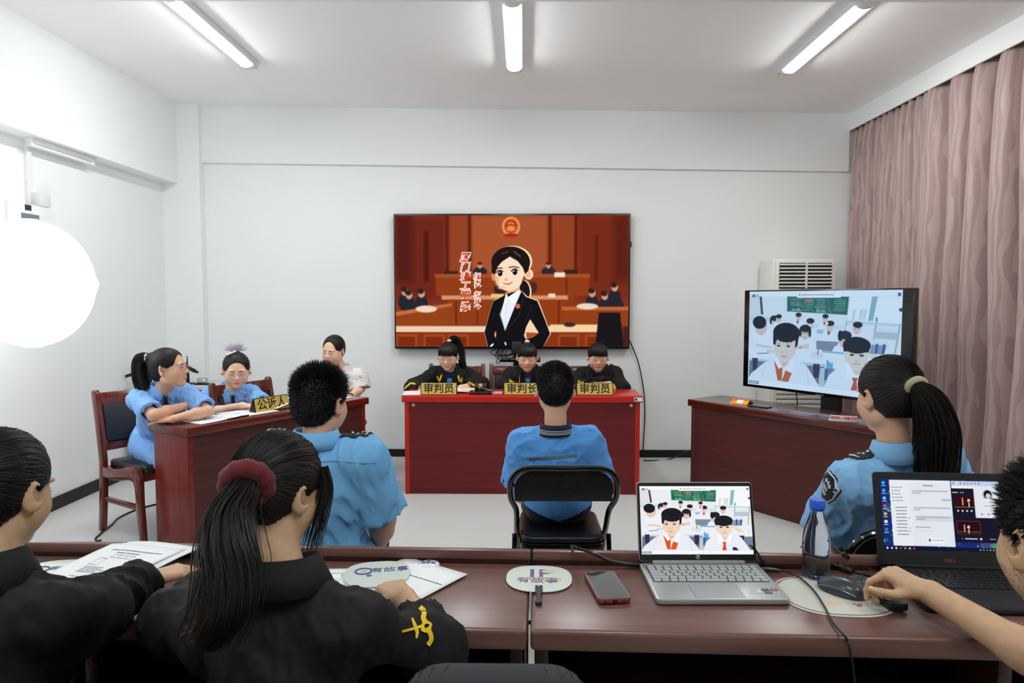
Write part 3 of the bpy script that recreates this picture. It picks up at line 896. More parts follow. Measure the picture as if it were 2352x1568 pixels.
# ================================================================== screens
SCR = 1.0/2**EXPO
def court_picture():
    c = Canvas(62.7, 80.7, 1261, 755, 520, 292, (140, 58, 30))
    c.rect(62, 80, 330, 520, (112, 40, 28), 60); c.rect(62, 80, 150, 420, (84, 30, 26), 50)
    c.rect(1000, 80, 1270, 520, (122, 44, 26), 50); c.rect(1180, 80, 1270, 420, (96, 34, 24), 50)
    c.rect(455, 80, 845, 380, (168, 84, 48), 30); c.rect(345, 80, 440, 380, (150, 66, 38), 14); c.rect(870, 80, 980, 380, (150, 66, 36), 14)
    for x in (330, 445, 857, 990): c.rect(x-8, 80, x+8, 385, (92, 34, 24), 10)
    c.rect(210, 160, 235, 420, (80, 28, 22), 12); c.rect(1085, 180, 1105, 420, (96, 34, 22), 12)
    c.ell(658, 138, 46, 50, (232, 160, 84), 8); c.ell(658, 136, 34, 36, (196, 58, 36), 8); c.ell(658, 148, 22, 14, (226, 150, 70), 8)
    for k in range(5): c.ell(645+6*k, 118+3*abs(k-2), 3, 3, (240, 180, 80), 2)
    c.ell(658, 182, 36, 10, (170, 44, 28), 6)
    c.rect(315, 365, 385, 392, (52, 38, 30), 10); c.rect(930, 358, 1000, 385, (52, 38, 30), 10)
    for x in (498, 850):
        c.ell(x, 368, 36, 24, (44, 40, 46), 9); c.ell(x, 336, 12, 16, (208, 146, 108), 6); c.ell(x, 326, 12, 8, (60, 36, 28), 6)
    c.rect(270, 385, 1060, 492, (146, 60, 24), 8); c.rect(265, 380, 1062, 398, (170, 82, 42), 8)
    for x in (420, 700, 940): c.rect(x, 400, x+6, 490, (100, 38, 18), 8)
    c.rect(880, 372, 935, 396, (236, 226, 212), 6)
    c.ell(600, 455, 30, 30, (50, 36, 30), 12); c.ell(770, 450, 22, 30, (70, 44, 34), 12)
    c.rect(300, 490, 950, 512, (214, 150, 108), 8); c.rect(555, 482, 620, 500, (240, 196, 130), 6); c.rect(850, 480, 885, 500, (240, 220, 200), 6)
    c.rect(330, 512, 930, 640, (146, 62, 24), 8)
    for x in (370, 480, 900): c.rect(x, 520, x+8, 640, (104, 40, 18), 8)
    for (x, y) in ((110, 470), (132, 488), (196, 480), (1075, 478), (1140, 492), (1205, 498), (1190, 448)):
        c.ell(x, y+55, 34, 46, (40, 38, 48), 10); c.ell(x, y, 17, 22, (206, 158, 130), 7); c.ell(x-4, y-12, 17, 14, (48, 36, 32), 7)
    c.poly([(62, 590), (180, 570), (352, 535), (370, 640), (62, 660)], (152, 66, 28), 6); c.poly([(62, 575), (180, 556), (352, 530), (352, 545), (180, 575), (62, 596)], (196, 112, 62), 6)
    c.ell(220, 560, 55, 18, (240, 216, 190), 8)
    c.poly([(930, 560), (1262, 560), (1262, 660), (930, 640)], (150, 64, 26), 6); c.rect(920, 548, 1262, 566, (190, 104, 56), 6); c.ell(1050, 546, 55, 16, (236, 214, 196), 8)
    c.rect(62, 648, 1115, 680, (238, 208, 178), 8); c.rect(860, 640, 1115, 672, (246, 214, 160), 8)
    c.rect(62, 680, 1262, 760, (140, 52, 22), 5)
    for x in (62, 205, 330, 900, 1040): c.rect(x, 690, x+110, 752, (160, 72, 30), 6); c.rect(x+12, 704, x+98, 752, (126, 44, 20), 6)
    c.poly([(1110, 578), (1218, 578), (1242, 756), (1092, 756)], (26, 24, 28), 8); c.rect(1235, 650, 1262, 756, (70, 34, 26), 10)
    c.ell(960, 640, 30, 12, (60, 44, 40), 8)
    # the animated woman in a black suit
    K = 0.34297
    w = lambda p: [(268.9+x*K, 224.1+y*K) for x, y in p]
    def e(x, y, rx, ry, col, soft=None, rot=0, a=1.0): c.ell(268.9+x*K, 224.1+y*K, rx*K, ry*K, col, soft, a, rot)
    rim = (255, 226, 186); blk = (20, 20, 25); skin = (252, 224, 196)
    e(1345, 690, 92, 150, rim, rot=-12); e(1330, 690, 85, 146, (34, 22, 24), rot=-12)
    e(1160, 270, 290, 236, rim); e(1130, 280, 290, 236, (32, 22, 24))
    e(878, 490, 38, 68, (224, 138, 96)); e(1400, 460, 66, 78, (255, 224, 188)); e(1392, 462, 40, 50, (240, 180, 140), 8)
    c.poly(w([(1080, 640), (1260, 600), (1270, 720), (1110, 820), (1080, 760)]), (236, 170, 126))
    e(1115, 400, 226, 216, skin); e(1105, 520, 200, 188, skin, 6); c.poly(w([(900, 480), (1335, 470), (1240, 640), (1120, 706), (1060, 694), (950, 610)]), skin, 5)
    e(930, 500, 30, 130, (246, 190, 150), 16); e(1000, 660, 60, 20, (246, 200, 164), 10)
    c.poly(w([(1115, 195), (1000, 270), (930, 350), (895, 460), (845, 440), (842, 260), (930, 120), (1110, 50)]), (32, 22, 24))
    c.poly(w([(1115, 195), (1230, 260), (1310, 360), (1345, 455), (1400, 400), (1400, 220), (1280, 90), (1110, 50)]), (32, 22, 24))
    c.line(w([(1010, 150), (1090, 120)]), 5, (96, 72, 74), 5); c.line(w([(1180, 120), (1270, 190)]), 6, (110, 84, 86), 6)
    c.line(w([(905, 384), (950, 362), (1005, 368)]), 5.5, (58, 34, 26)); c.line(w([(1105, 358), (1170, 344), (1250, 360)]), 5.5, (58, 34, 26))
    for x, y in ((966, 446), (1188, 426)):
        e(x, y, 54, 46, (250, 246, 242)); e(x+4, y, 37, 44, (48, 26, 20)); e(x+4, y, 22, 28, (12, 8, 8)); e(x-6, y-14, 9, 9, (255, 255, 255))
        c.line(w([(x-54, y-8), (x-30, y-42), (x+10, y-50), (x+55, y-26)]), 4.5, (40, 22, 18))
    e(1060, 530, 26, 18, (244, 184, 146), 5); e(1062, 545, 16, 7, (226, 150, 112), 4)
    c.line(w([(1018, 588), (1070, 606), (1110, 600), (1156, 574)]), 4, (204, 70, 44)); e(1085, 606, 40, 9, (214, 92, 60), 3)
    c.poly(w([(1090, 745), (870, 855), (818, 1000), (730, 1330), (770, 1500), (800, 1580), (1600, 1580), (1735, 1350), (1660, 1150), (1545, 850), (1380, 790), (1285, 695)]), rim)
    c.poly(w([(1090, 745), (870, 862), (822, 1000), (734, 1330), (775, 1500), (800, 1580), (1600, 1580), (1722, 1350), (1648, 1150), (1530, 858), (1360, 796), (1285, 695)]), blk)
    c.poly(w([(1062, 728), (1090, 800), (1260, 690), (1290, 715), (1200, 920), (1042, 1312), (962, 1060), (1035, 840)]), (236, 240, 246))
    c.poly(w([(1090, 800), (1250, 690), (1240, 780), (1160, 900), (1105, 830), (1020, 910), (1040, 820)]), (250, 252, 254)); c.line(w([(1105, 830), (1060, 1000), (1045, 1290)]), 2, (190, 198, 208))
    c.line(w([(1290, 715), (1330, 800), (1250, 1080), (1045, 1318)]), 2.5, (52, 52, 60)); c.line(w([(1030, 850), (970, 1060), (1042, 1312)]), 2.5, (46, 46, 54))
    c.line(w([(1440, 930), (1400, 1060), (1340, 1180)]), 3, (44, 44, 52), 3)
    c.poly(w([(1422, 1132), (1552, 1338), (1470, 1400), (1360, 1440), (1330, 1380), (1360, 1250)]), (250, 214, 170)); c.poly(w([(1360, 1330), (1552, 1338), (1470, 1400), (1370, 1440)]), (176, 80, 36), 4)
    c.poly(w([(900, 1312), (912, 1340), (905, 1420), (880, 1370)]), (240, 160, 100))
    e(1237, 935, 31, 34, (238, 150, 106)); e(1237, 930, 20, 20, (206, 60, 40), 3)
    e(845, 1525, 36, 14, (244, 244, 248), rot=-45); e(1050, 1500, 12, 28, (220, 222, 228), rot=-20)
    return c
def class_picture():
    c = Canvas(0, 0, 1600, 900, 420, 237, (234, 238, 240))
    def k(x, y):
        v = (y-115)/1172.0; l = 118+87*v; r = 1955+185*v
        return ((x-l)/(r-l)*1600, v*900)
    P = lambda pts: [k(*p) for p in pts]
    def e(x, y, rx, ry, col, soft=None, rot=0, a=1.0):
        q = k(x, y); c.ell(q[0], q[1], rx*0.86, ry*0.77, col, soft, a, rot)
    def pl(pts, col, soft=None, a=1.0): c.poly(P(pts), col, soft, a)
    def ln(pts, w, col, soft=None): c.line(P(pts), w, col, soft)
    pl([(100, 170), (270, 175), (330, 420), (120, 430)], (222, 228, 226), 10)
    pl([(265, 172), (298, 172), (345, 400), (310, 400)], (86, 72, 98), 4)
    pl([(1430, 185), (2000, 190), (2000, 480), (1430, 440)], (246, 249, 250), 12)
    pl([(1655, 185), (1714, 185), (1708, 445), (1655, 445)], (128, 190, 196), 6); e(1745, 430, 14, 28, (120, 170, 180), 6)
    for x in (1480, 1560, 1600): pl([(x-12, 330), (x+25, 320), (x+20, 440), (x-10, 440)], (214, 220, 220), 8)
    pl([(645, 178), (1404, 184), (1416, 388), (666, 358)], (96, 128, 118)); pl([(654, 182), (1396, 188), (1406, 380), (674, 350)], (28, 112, 88))
    ln([(660, 185), (720, 260), (800, 280), (870, 300)], 7, (150, 116, 110)); ln([(1010, 300), (1130, 290), (1180, 330), (1220, 370)], 8, (140, 110, 106))
    ln([(1160, 190), (1180, 270), (1225, 370)], 7, (146, 120, 120)); ln([(870, 185), (870, 350)], 3, (170, 190, 90)); ln([(1005, 190), (985, 260), (1000, 360)], 3, (190, 190, 90))
    pl([(720, 350), (745, 315), (775, 340), (810, 310), (860, 352)], (110, 190, 160), 5); pl([(1030, 362), (1060, 320), (1090, 350), (1140, 330), (1170, 370)], (90, 178, 146), 5)
    e(935, 225, 55, 20, (196, 110, 104), 5)
    rg = random.Random(4)
    for x0, x1 in ((700, 850), (885, 985), (1020, 1140), (1240, 1390)):
        for r in range(7):
            y = 205+r*21+rg.uniform(-3, 3)+(x0-700)*0.02
            if x0 == 700 and r > 4: continue
            if x0 == 885 and r < 2: continue
            x = x0+rg.uniform(0, 20)
            while x < x1-12:
                w = rg.uniform(10, 26); ln([(x, y), (min(x+w, x1), y+1)], 3, rg.choice([(196, 214, 150), (214, 226, 216), (200, 180, 120), (180, 220, 200)])); x += w+6
    # furniture at the back
    pl([(1395, 445), (2000, 470), (2010, 500), (1420, 480)], (206, 220, 226), 5); pl([(1690, 520), (2020, 530), (2030, 560), (1720, 555)], (222, 232, 238), 4)
    for x in (1410, 1740, 1985): pl([(x, 470), (x+18, 470), (x+24, 780), (x+4, 780)], (172, 184, 196), 4)
    pl([(1740, 560), (2010, 565), (2010, 640), (1750, 630)], (186, 198, 208), 6)
    pl([(120, 430), (520, 440), (520, 480), (130, 480)], (206, 214, 222), 8)
    pl([(1000, 500), (1430, 505), (1440, 545), (1000, 545)], (210, 228, 240), 5)
    def student(x, y, r, tilt=0, face=True, scarf=True, long=False, w=2.3):
        pl([(x-w*r*0.55, y+1.1*r), (x+w*r*0.55, y+1.1*r), (x+w*r*0.95, y+3.4*r), (x-w*r*0.95, y+3.4*r)], (238, 240, 246), 4)
        if scarf: pl([(x-0.5*r, y+1.25*r), (x+0.5*r, y+1.25*r), (x+0.1*r, y+2.2*r), (x-0.15*r, y+2.2*r)], (204, 64, 62), 3)
        e(x, y+0.25*r, 0.86*r, 1.12*r, (232, 202, 184), 3)
        e(x+tilt*r*0.2, y-0.5*r, 0.98*r, 0.62*r, (40, 38, 44), 3)
        if long: e(x-0.85*r, y+0.1*r, 0.25*r, 0.8*r, (40, 38, 44), 3); e(x+0.85*r, y+0.1*r, 0.25*r, 0.8*r, (40, 38, 44), 3)
        if face:
            for s in (-1, 1): e(x+s*0.36*r, y+0.28*r, 0.16*r, 0.07*r, (92, 70, 66), 2)
            e(x, y+0.95*r, 0.22*r, 0.06*r, (206, 140, 130), 2)
    student(825, 415, 40); student(1163, 425, 38); student(505, 470, 55, scarf=False, long=True); student(565, 440, 42, scarf=False)
    student(1550, 520, 55, scarf=False)
    pl([(1000, 600), (1390, 605), (1400, 690), (1000, 680)], (226, 234, 242), 5); pl([(1080, 560), (1280, 565), (1300, 610), (1090, 605)], (150, 196, 226), 6)
    student(985, 490, 52, face=False, scarf=False); student(1232, 510, 50, tilt=0, face=False); e(1195, 485, 14, 16, (250, 250, 250), 3)
    pl([(1090, 690), (1360, 690), (1340, 800), (1110, 800)], (128, 142, 156), 5)
    pl([(1380, 640), (1900, 650), (1930, 720), (1400, 700)], (224, 232, 240), 5); pl([(1740, 700), (1900, 705), (1890, 800), (1730, 800)], (140, 152, 168), 6)
    for x in (1795, 1870): pl([(x-12, 690), (x+16, 690), (x+20, 790), (x-6, 795)], (44, 92, 168), 4)
    e(1098, 640, 26, 34, (240, 240, 238), 4)
    student(935, 590, 72, long=True, scarf=False); e(985, 515, 14, 12, (250, 250, 250), 3)
    pl([(860, 760), (1000, 730), (1010, 800), (870, 820)], (234, 206, 190), 5); e(900, 795, 24, 22, (214, 110, 104), 5)
    student(1425, 650, 78, scarf=False); e(1370, 620, 26, 60, (34, 32, 38), 4)
    # middle desks
    pl([(160, 720), (520, 790), (560, 960), (180, 960)], (232, 238, 244), 5)
    pl([(190, 800), (1170, 790), (1245, 960), (190, 975)], (236, 240, 246), 4); pl([(190, 960), (1240, 950), (1240, 985), (190, 990)], (196, 206, 218), 4)
    pl([(1180, 805), (2080, 800), (2100, 980), (1260, 1000)], (236, 241, 247), 4); pl([(1250, 905), (1330, 905), (1340, 1000), (1260, 1005)], (90, 176, 224), 6); pl([(1180, 800), (1450, 805), (1440, 825), (1190, 820)], (110, 184, 228), 5)
    pl([(200, 985), (1240, 985), (1240, 1210), (210, 1210)], (108, 116, 132), 6); pl([(1260, 1000), (2110, 985), (2130, 1215), (1260, 1215)], (120, 130, 148), 8)
    pl([(1190, 1000), (1260, 1000), (1270, 1215), (1190, 1215)], (196, 202, 210), 6)
    for x, y in ((285, 1020), (1135, 1030), (1910, 1040)): pl([(x-45, y-70), (x+40, y-72), (x+40, y+90), (x-20, y+90)], (54, 46, 84), 5)
    pl([(1245, 1000), (1290, 1010), (1290, 1130), (1255, 1140)], (40, 110, 176), 6)
    pl([(1700, 812), (1790, 808), (1960, 905), (1850, 915)], (240, 218, 190), 6)
    e(1125, 860, 85, 45, (222, 226, 230), 6); ln([(1130, 800), (1130, 850)], 8, (50, 60, 60), 3); e(1305, 895, 36, 40, (236, 236, 234), 4); e(2025, 900, 36, 40, (232, 234, 232), 4)
    ln([(310, 890), (470, 875)], 6, (60, 60, 64), 3); e(500, 850, 60, 22, (214, 218, 224), 5)
    # leaning boy at the left
    pl([(230, 640), (480, 580), (545, 780), (250, 770)], (240, 242, 248), 5); pl([(270, 770), (520, 790), (500, 815), (290, 800)], (232, 204, 186), 4)
    e(330, 560, 84, 100, (230, 200, 180), 4, rot=20); e(385, 560, 18, 30, (226, 190, 172), 4); e(300, 500, 98, 80, (34, 32, 38), 4); pl([(210, 500), (260, 480), (300, 560), (250, 570)], (34, 32, 38), 4)
    # two boys in front
    pl([(560, 930), (840, 930), (1000, 980), (1205, 1215), (205, 1215), (240, 1150), (420, 1000)], (234, 237, 244), 4)
    ln([(1000, 985), (1070, 1215)], 6, (204, 210, 222), 8); ln([(450, 1020), (400, 1200)], 6, (208, 214, 226), 8)
    pl([(600, 900), (810, 880), (800, 960), (700, 1030), (640, 990)], (222, 190, 164), 4)
    e(690, 780, 152, 190, (240, 214, 192), 3); e(700, 900, 95, 80, (240, 214, 192), 5); e(842, 760, 22, 50, (232, 200, 180), 4)
    pl([(560, 960), (600, 905), (690, 1030), (700, 1200), (640, 1200)], (228, 84, 36), 3); pl([(735, 1070), (825, 1095), (790, 1205), (700, 1205)], (232, 86, 36), 3)
    pl([(555, 950), (600, 905), (690, 1030), (640, 1060)], (244, 246, 250), 3); pl([(810, 900), (850, 930), (835, 1095), (720, 1040)], (244, 246, 250), 3)
    e(688, 612, 178, 118, (30, 30, 36), 3); pl([(512, 640), (560, 660), (560, 770), (525, 760)], (30, 30, 36), 3); pl([(820, 640), (864, 650), (858, 760), (828, 790)], (30, 30, 36), 3)
    for x in (560, 610, 660, 720, 770): pl([(x-25, 640), (x+30, 640), (x+5, 738)], (30, 30, 36), 3)
    for x in (604, 738): e(x, 776, 24, 11, (52, 40, 38), 3); ln([(x-32, 752), (x+28, 748)], 4, (120, 96, 84), 4)
    e(668, 850, 22, 12, (226, 186, 162), 5); e(690, 902, 42, 8, (206, 134, 122), 4)
    pl([(1440, 930), (1740, 920), (1900, 1000), (2080, 1215), (1265, 1215), (1300, 1080)], (236, 239, 246), 4); pl([(1770, 1160), (1830, 1170), (1880, 1220), (1770, 1220)], (44, 38, 84), 4)
    pl([(1500, 900), (1680, 900), (1650, 1040), (1590, 1040)], (230, 200, 178), 4)
    e(1590, 840, 132, 160, (242, 216, 194), 3); e(1595, 930, 84, 62, (242, 216, 194), 5)
    pl([(1480, 900), (1520, 930), (1640, 1075), (1520, 1100)], (248, 249, 252), 3); pl([(1700, 920), (1740, 960), (1720, 1110), (1640, 1075)], (248, 249, 252), 3)
    pl([(1580, 1075), (1655, 1075), (1640, 1110), (1670, 1218), (1590, 1218), (1605, 1120)], (226, 78, 40), 3)
    e(1575, 716, 156, 92, (32, 34, 40), 3); pl([(1420, 730), (1730, 720), (1722, 790), (1600, 785), (1480, 790), (1440, 795)], (32, 34, 40), 4)
    for x in (1540, 1650): e(x, 826, 26, 11, (54, 42, 40), 3)
    e(1605, 890, 22, 12, (230, 190, 166), 5); e(1610, 922, 44, 6, (204, 150, 138), 4)
    # bars of the meeting window
    c.rect(0, 0, 1600, 48, (248, 250, 251), 4); c.rect(0, 848, 1600, 900, (246, 248, 250), 4)
    c.rect(570, 15, 1030, 62, (253, 254, 255), 6); c.ell(596, 34, 9, 9, (60, 120, 220)); rg = random.Random(2); x = 620
    while x < 940: w = rg.uniform(8, 22); c.line([(x, 36), (x+w, 36)], 9, (168, 172, 178), 3); x += w+4
    c.rect(30, 28, 112, 54, (120, 124, 130), 4); c.ell(88, 41, 13, 13, (236, 238, 240)); c.rect(1558, 24, 1586, 50, (90, 94, 100), 4); c.ell(1594, 160, 24, 15, (70, 74, 82), 3)
    c.rect(10, 862, 138, 890, (106, 110, 116), 4)
    for x in (24, 44, 64, 80, 96, 118): c.rect(x-6, 869, x+7, 883, (232, 234, 236), 4)
    return c

# ---------------------------------------------------------------- screen on the back wall
s_tv = 6.30/1568
tc_ = A(1175.5, 646.5, Y=6.30)
t = thing('wall_screen', 'large black screen on the back wall showing a woman in a suit in a courtroom', 'screen', (tc_.x, 6.30, tc_.z))
TW, THh = 541*s_tv, 309*s_tv
f = obj('housing', add_box(newbm(), (0, 0.032, 0), (TW, 0.055, THh), bev=0.006), M_BLACK_PL, t)
CP = court_picture()
PW, PH = 534*s_tv, 300*s_tv
me = CP.mesh('picture', PW, PH, emit_attr('screen_picture', SCR))
o = obj('picture', me, None, t); o.location = (0, 0.0035, 0.002)
obj('side_port', add_box(newbm(), (TW/2+0.006, 0.03, THh/2-0.28), (0.012, 0.02, 0.05)), M_BLACK_PL, t)
M_WTXT, M_RTXT = emit('caption_white', (255, 250, 244), SCR), emit('caption_red', (226, 62, 24), SCR)
FR = frame((0, 0, 0), (1, 0, 0), (0, 0, 1))          # upright lettering facing -y
for col, xs, ys, szz in (('厦门理工学院', 1000+450/6.533, (210, 355, 500, 635, 775, 945), 0.094), ('知识产权协会', 1000+628/6.533, (488, 585, 672, 765, 855, 955), 0.062)):
    for ch, y5 in zip(col, ys):
        px, py = xs, 560+y5/6.533
        x, z = (px-1175.5)*s_tv, -(py-646.5)*s_tv
        lean = Matrix.Shear('XY', 4, (0.16, 0)) if False else Matrix(((1, 0.18, 0, 0), (0, 1, 0, 0), (0, 0, 1, 0), (0, 0, 0, 1)))
        m1 = Matrix.Translation((x, 0.0022, z)) @ FR @ lean
        o = text('caption_outline', ch, szz, m1, M_WTXT, t, 0.0001, bold=0.0055)
        text('caption_character', ch, szz, Matrix.Translation((x, 0.0012, z)) @ FR @ lean, M_RTXT, o, 0.0001, bold=-0.0004)
# cable from the screen down the wall
bm = newbm()
add_tube(bm, bez([A(x, y, Y=6.355) for x, y in ((1446, 782), (1454, 800), (1466, 832), (1475, 875), (1480, 915), (1481, 960), (1478, 1010), (1477, 1036))], 6), 0.0055, 6)
tag(obj('screen_cable', bm, M_DARK_PL), 'thin dark cable hanging from the right corner of the wall screen to the floor', 'cable')
bm = newbm()
add_tube(bm, bez([A(1477, 1057, Z=0.006), A(1500, 1057, Z=0.006), A(1525, 1056, Y=6.29), A(1550, 1050, Y=6.27), A(1584, 1034, Y=6.24), A(1620, 1030, Y=6.2)], 6), 0.006, 6)
tag(obj('floor_cable', bm, M_BLACK_PL), 'black cable on the floor between the red desk and the brown right desk', 'cable')
bm = newbm()
add_tube(bm, bez([A(x, y, Z=0.006) for x, y in ((372, 1155), (341, 1162), (308, 1172), (272, 1189), (258, 1203), (240, 1217), (228, 1228), (219, 1237), (224, 1242), (232, 1240))], 6), 0.006, 6)
tag(obj('floor_cable', bm, M_BLACK_PL), 'black cable on the floor under the leftmost wooden chair', 'cable')

# conference camera bar on a stand in front of the wall screen
b0 = A(1195, 826, Y=6.2)
t = thing('camera_stand', 'black camera bar on a stand behind the middle judge girl', 'camera', (b0.x, 6.2, 0))
ss = 6.2/1568
bm = newbm(); add_tube(bm, [(-46*ss, 0, b0.z), (46*ss, 0, b0.z)], 0.022, 14); obj('bar', bm, M_BLACK_PL, t)
obj('lens', add_box(newbm(), (-30*ss, -0.022, b0.z), (0.06, 0.012, 0.022), bev=0.004), M_BLACK_GLOSS, t)
obj('speaker_box', add_box(newbm(), (-8*ss, 0.01, b0.z+0.11), (0.09, 0.06, 0.11), bev=0.006), M_DARK_PL, t)
obj('column', add_box(newbm(), (0.0, 0.03, b0.z/2+0.05), (0.11, 0.03, b0.z+0.02)), M_BLACK_PL, t)
bm = newbm(); add_tube(bm, [(-14*ss, 0.01, b0.z-0.02), (-20*ss, 0.03, 0.45)], 0.008, 6); obj('strut', bm, M_BLACK_PL, t)
obj('base_plate', add_box(newbm(), (0, 0.03, 0.012), (0.3, 0.16, 0.024), bev=0.004), M_BLACK_PL, t)
bm = newbm(); rg = random.Random(5)
for k in range(9):
    x0 = 1150+rg.uniform(-10, 16); dy = rg.uniform(14, 30)
    add_tube(bm, bez([A(x0, 800, Y=6.28), A(x0-10+rg.uniform(-8, 8), 800+dy*0.6, Y=6.22), A(x0+8, 800+dy, Y=6.2), A(x0+28+rg.uniform(-6, 10), 800+dy*0.6, Y=6.22), A(x0+30, 801, Y=6.28)], 5), 0.004, 6)
add_tube(bm, bez([A(1150, 812, Y=6.22), A(1141, 828, Y=6.2), A(1140, 833, Y=6.2), A(1147, 832, Y=6.2), A(1153, 818, Y=6.22)], 5), 0.004, 6)
tag(obj('cable_bundle', bm, M_BLACK_PL), 'tangle of dark cables hanging under the wall screen', 'cables')

# ---------------------------------------------------------------- air conditioner and the screen on a stand
M_AC = mat('ivory_plastic', (228, 228, 220), rough=0.4)
ax0, ax1 = A(1776, 700, Y=5.95).x, A(1922, 700, Y=5.95).x
acz = A(1800, 593, Y=5.95).z
t = thing('air_conditioner', 'tall ivory floor air conditioner in the back right corner behind the big screen', 'air conditioner', ((ax0+ax1)/2, 6.14, 0))
w = ax1-ax0
obj('body', add_box(newbm(), (0, 0.02, acz/2), (w, 0.34, acz), bev=0.02), M_AC, t)
obj('front_panel', add_box(newbm(), (0, -0.165, acz/2), (w-0.03, 0.05, acz-0.03), bev=0.012), M_AC, t)
vz0, vz1 = A(1840, 662, Y=5.95).z, A(1840, 604, Y=5.95).z
v = obj('air_outlet', add_box(newbm(), (-0.005, -0.190, (vz0+vz1)/2), (w-0.1, 0.012, vz1-vz0)), M_BLACK_PL, t)
for k in range(7):
    z = vz0+(vz1-vz0)*(k+0.5)/7
    obj('louvre', add_box(newbm(), (-0.005, -0.200, z), (w-0.10, 0.020, 0.011), Euler((math.radians(-20), 0, 0))), M_AC, v)
obj('divider', add_box(newbm(), (0.0, -0.205, (vz0+vz1)/2), (0.016, 0.012, vz1-vz0)), M_AC, v)
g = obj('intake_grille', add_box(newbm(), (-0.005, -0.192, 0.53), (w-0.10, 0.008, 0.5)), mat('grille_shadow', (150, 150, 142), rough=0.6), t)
for k in range(12):
    obj('slat', add_box(newbm(), (-0.005, -0.199, 0.30+k*0.042), (w-0.10, 0.012, 0.030), bev=0.004), M_AC, g)
Yl, Yr = 5.47, 4.38
SLp, SRp = A(1708, 779, Y=Yl), A(2097, 796, Y=Yr)
SD = SRp-SLp; SW = SD.length; SD.normalize()
sc = (SLp+SRp)/2
SNn = Vector((SD.y, -SD.x, 0)).normalized()          # towards the viewers
t = thing('screen_on_stand', 'big screen on a stand at the right showing pupils in a classroom', 'screen', (sc.x, sc.y, 0), math.atan2(SD.y, SD.x))
SHh = 0.765
obj('housing', add_box(newbm(), (0, 0.03, sc.z), (SW, 0.06, SHh), bev=0.006), M_BLACK_GLOSS, t)
CL = class_picture()
tv = class_picture(); g_ = tv.im.mean(axis=2, keepdims=True)
tv.im = np.clip(g_*0.25+tv.im*0.75, 0, 255)*np.array([0.84, 0.92, 0.98])*0.86+np.array([16, 22, 30])
me = tv.mesh('picture', SW*0.905, SHh*0.955, emit_attr('screen_picture', SCR))
o = obj('picture', me, None, t); o.location = (-0.012, -0.0008, sc.z+0.006)
obj('logo_bar', add_box(newbm(), (0.02, -0.002, sc.z-SHh/2+0.008), (0.06, 0.003, 0.007)), M_STEEL, t)
obj('column', add_box(newbm(), (0.06, 0.08, (sc.z+0.1)/2), (0.13, 0.06, sc.z+0.1)), mat('column_black', (24, 25, 27), rough=0.4), t)
obj('base', add_box(newbm(), (0.06, 0.08, 0.07), (0.7, 0.45, 0.035), bev=0.006), M_BLACK_PL, t)
for x in (-0.26, 0.38):
    for y in (-0.11, 0.27):
        bm = newbm(); add_ell(bm, (x, y, 0.027), (0.026, 0.022, 0.027)); obj('castor', bm, M_BLACK_PL, t)
bm = newbm(); add_tube(bm, bez([(-0.20, 0.04, sc.z-SHh/2), (-0.19, 0.05, sc.z-SHh/2-0.12), (-0.18, 0.06, 0.5), (-0.1, 0.1, 0.3)], 6), 0.004, 6); obj('power_cord', bm, M_BLACK_PL, t)

# ---------------------------------------------------------------- things on the right desk
def DP(px, py, z=0.0): return A(px, py, Z=RH+z)
M_ORANGE = mat('orange_print', (232, 118, 20), rough=0.5, c2=(246, 178, 40), vscale=14)
c = DP(1703, 926)
t = thing('tent_card', 'orange printed tent card on the right desk', 'card', (c.x, c.y, RH), math.atan2(RX.y, RX.x)+0.25)
for s, m_ in ((-1, M_ORANGE), (1, M_PAPER)):
    bm = newbm(); add_box(bm, (0, s*0.030, 0.016), (0.13, 0.075, 0.0015), Euler((s*math.radians(-24), 0, 0))); fl = obj('panel', bm, m_, t)
    if s < 0:
        obj('white_patch', add_box(newbm(), (0.002, -0.031, 0.0168), (0.045, 0.040, 0.0015), Euler((math.radians(24), 0, 0))), M_PAPER, fl)
        obj('red_edge', add_box(newbm(), (0, -0.005, 0.0282), (0.13, 0.012, 0.0015), Euler((math.radians(24), 0, 0))), mat('red_print', (206, 50, 30), rough=0.5), fl)
c = A(1938, 961, Z=RH+0.018)
t = thing('letter_stand', 'small acrylic desk sign with red characters on the right desk', 'sign', (c.x, c.y, RH), math.atan2(RX.y, RX.x)+0.55)
bm = newbm(); add_prism(bm, rrect(0.17, 0.10, 0.03), 0.003, Matrix.Translation((0, 0.03, 0))); obj('base', bm, mat('acrylic', (235, 238, 240), rough=0.08, trans=0.6), t)
obj('letter_plate', add_box(newbm(), (0, 0, 0.020), (0.150, 0.003, 0.032), bev=0.001), mat('pink_white', (246, 232, 230), rough=0.4), t)
text('red_characters', '思明区人民检察院', 0.0185, Matrix.Translation((0, -0.0018, 0.020)) @ FR, mat('red_letters', (206, 40, 34), rough=0.5), t, 0.0006, bold=0.0005)
obj('name_tag', add_box(newbm(), (0.04, 0.03, 0.018), (0.045, 0.003, 0.022), bev=0.001), M_PAPER, t)
c = DP(1745, 934)
tag(obj('phone', add_box(newbm(), (c.x, c.y, RH+0.005), (0.15, 0.075, 0.009), Euler((0, 0, math.atan2(RX.y, RX.x)+0.1)), bev=0.003), M_BLACK_GLOSS), 'dark phone lying on the right desk beside the orange tent card', 'phone')

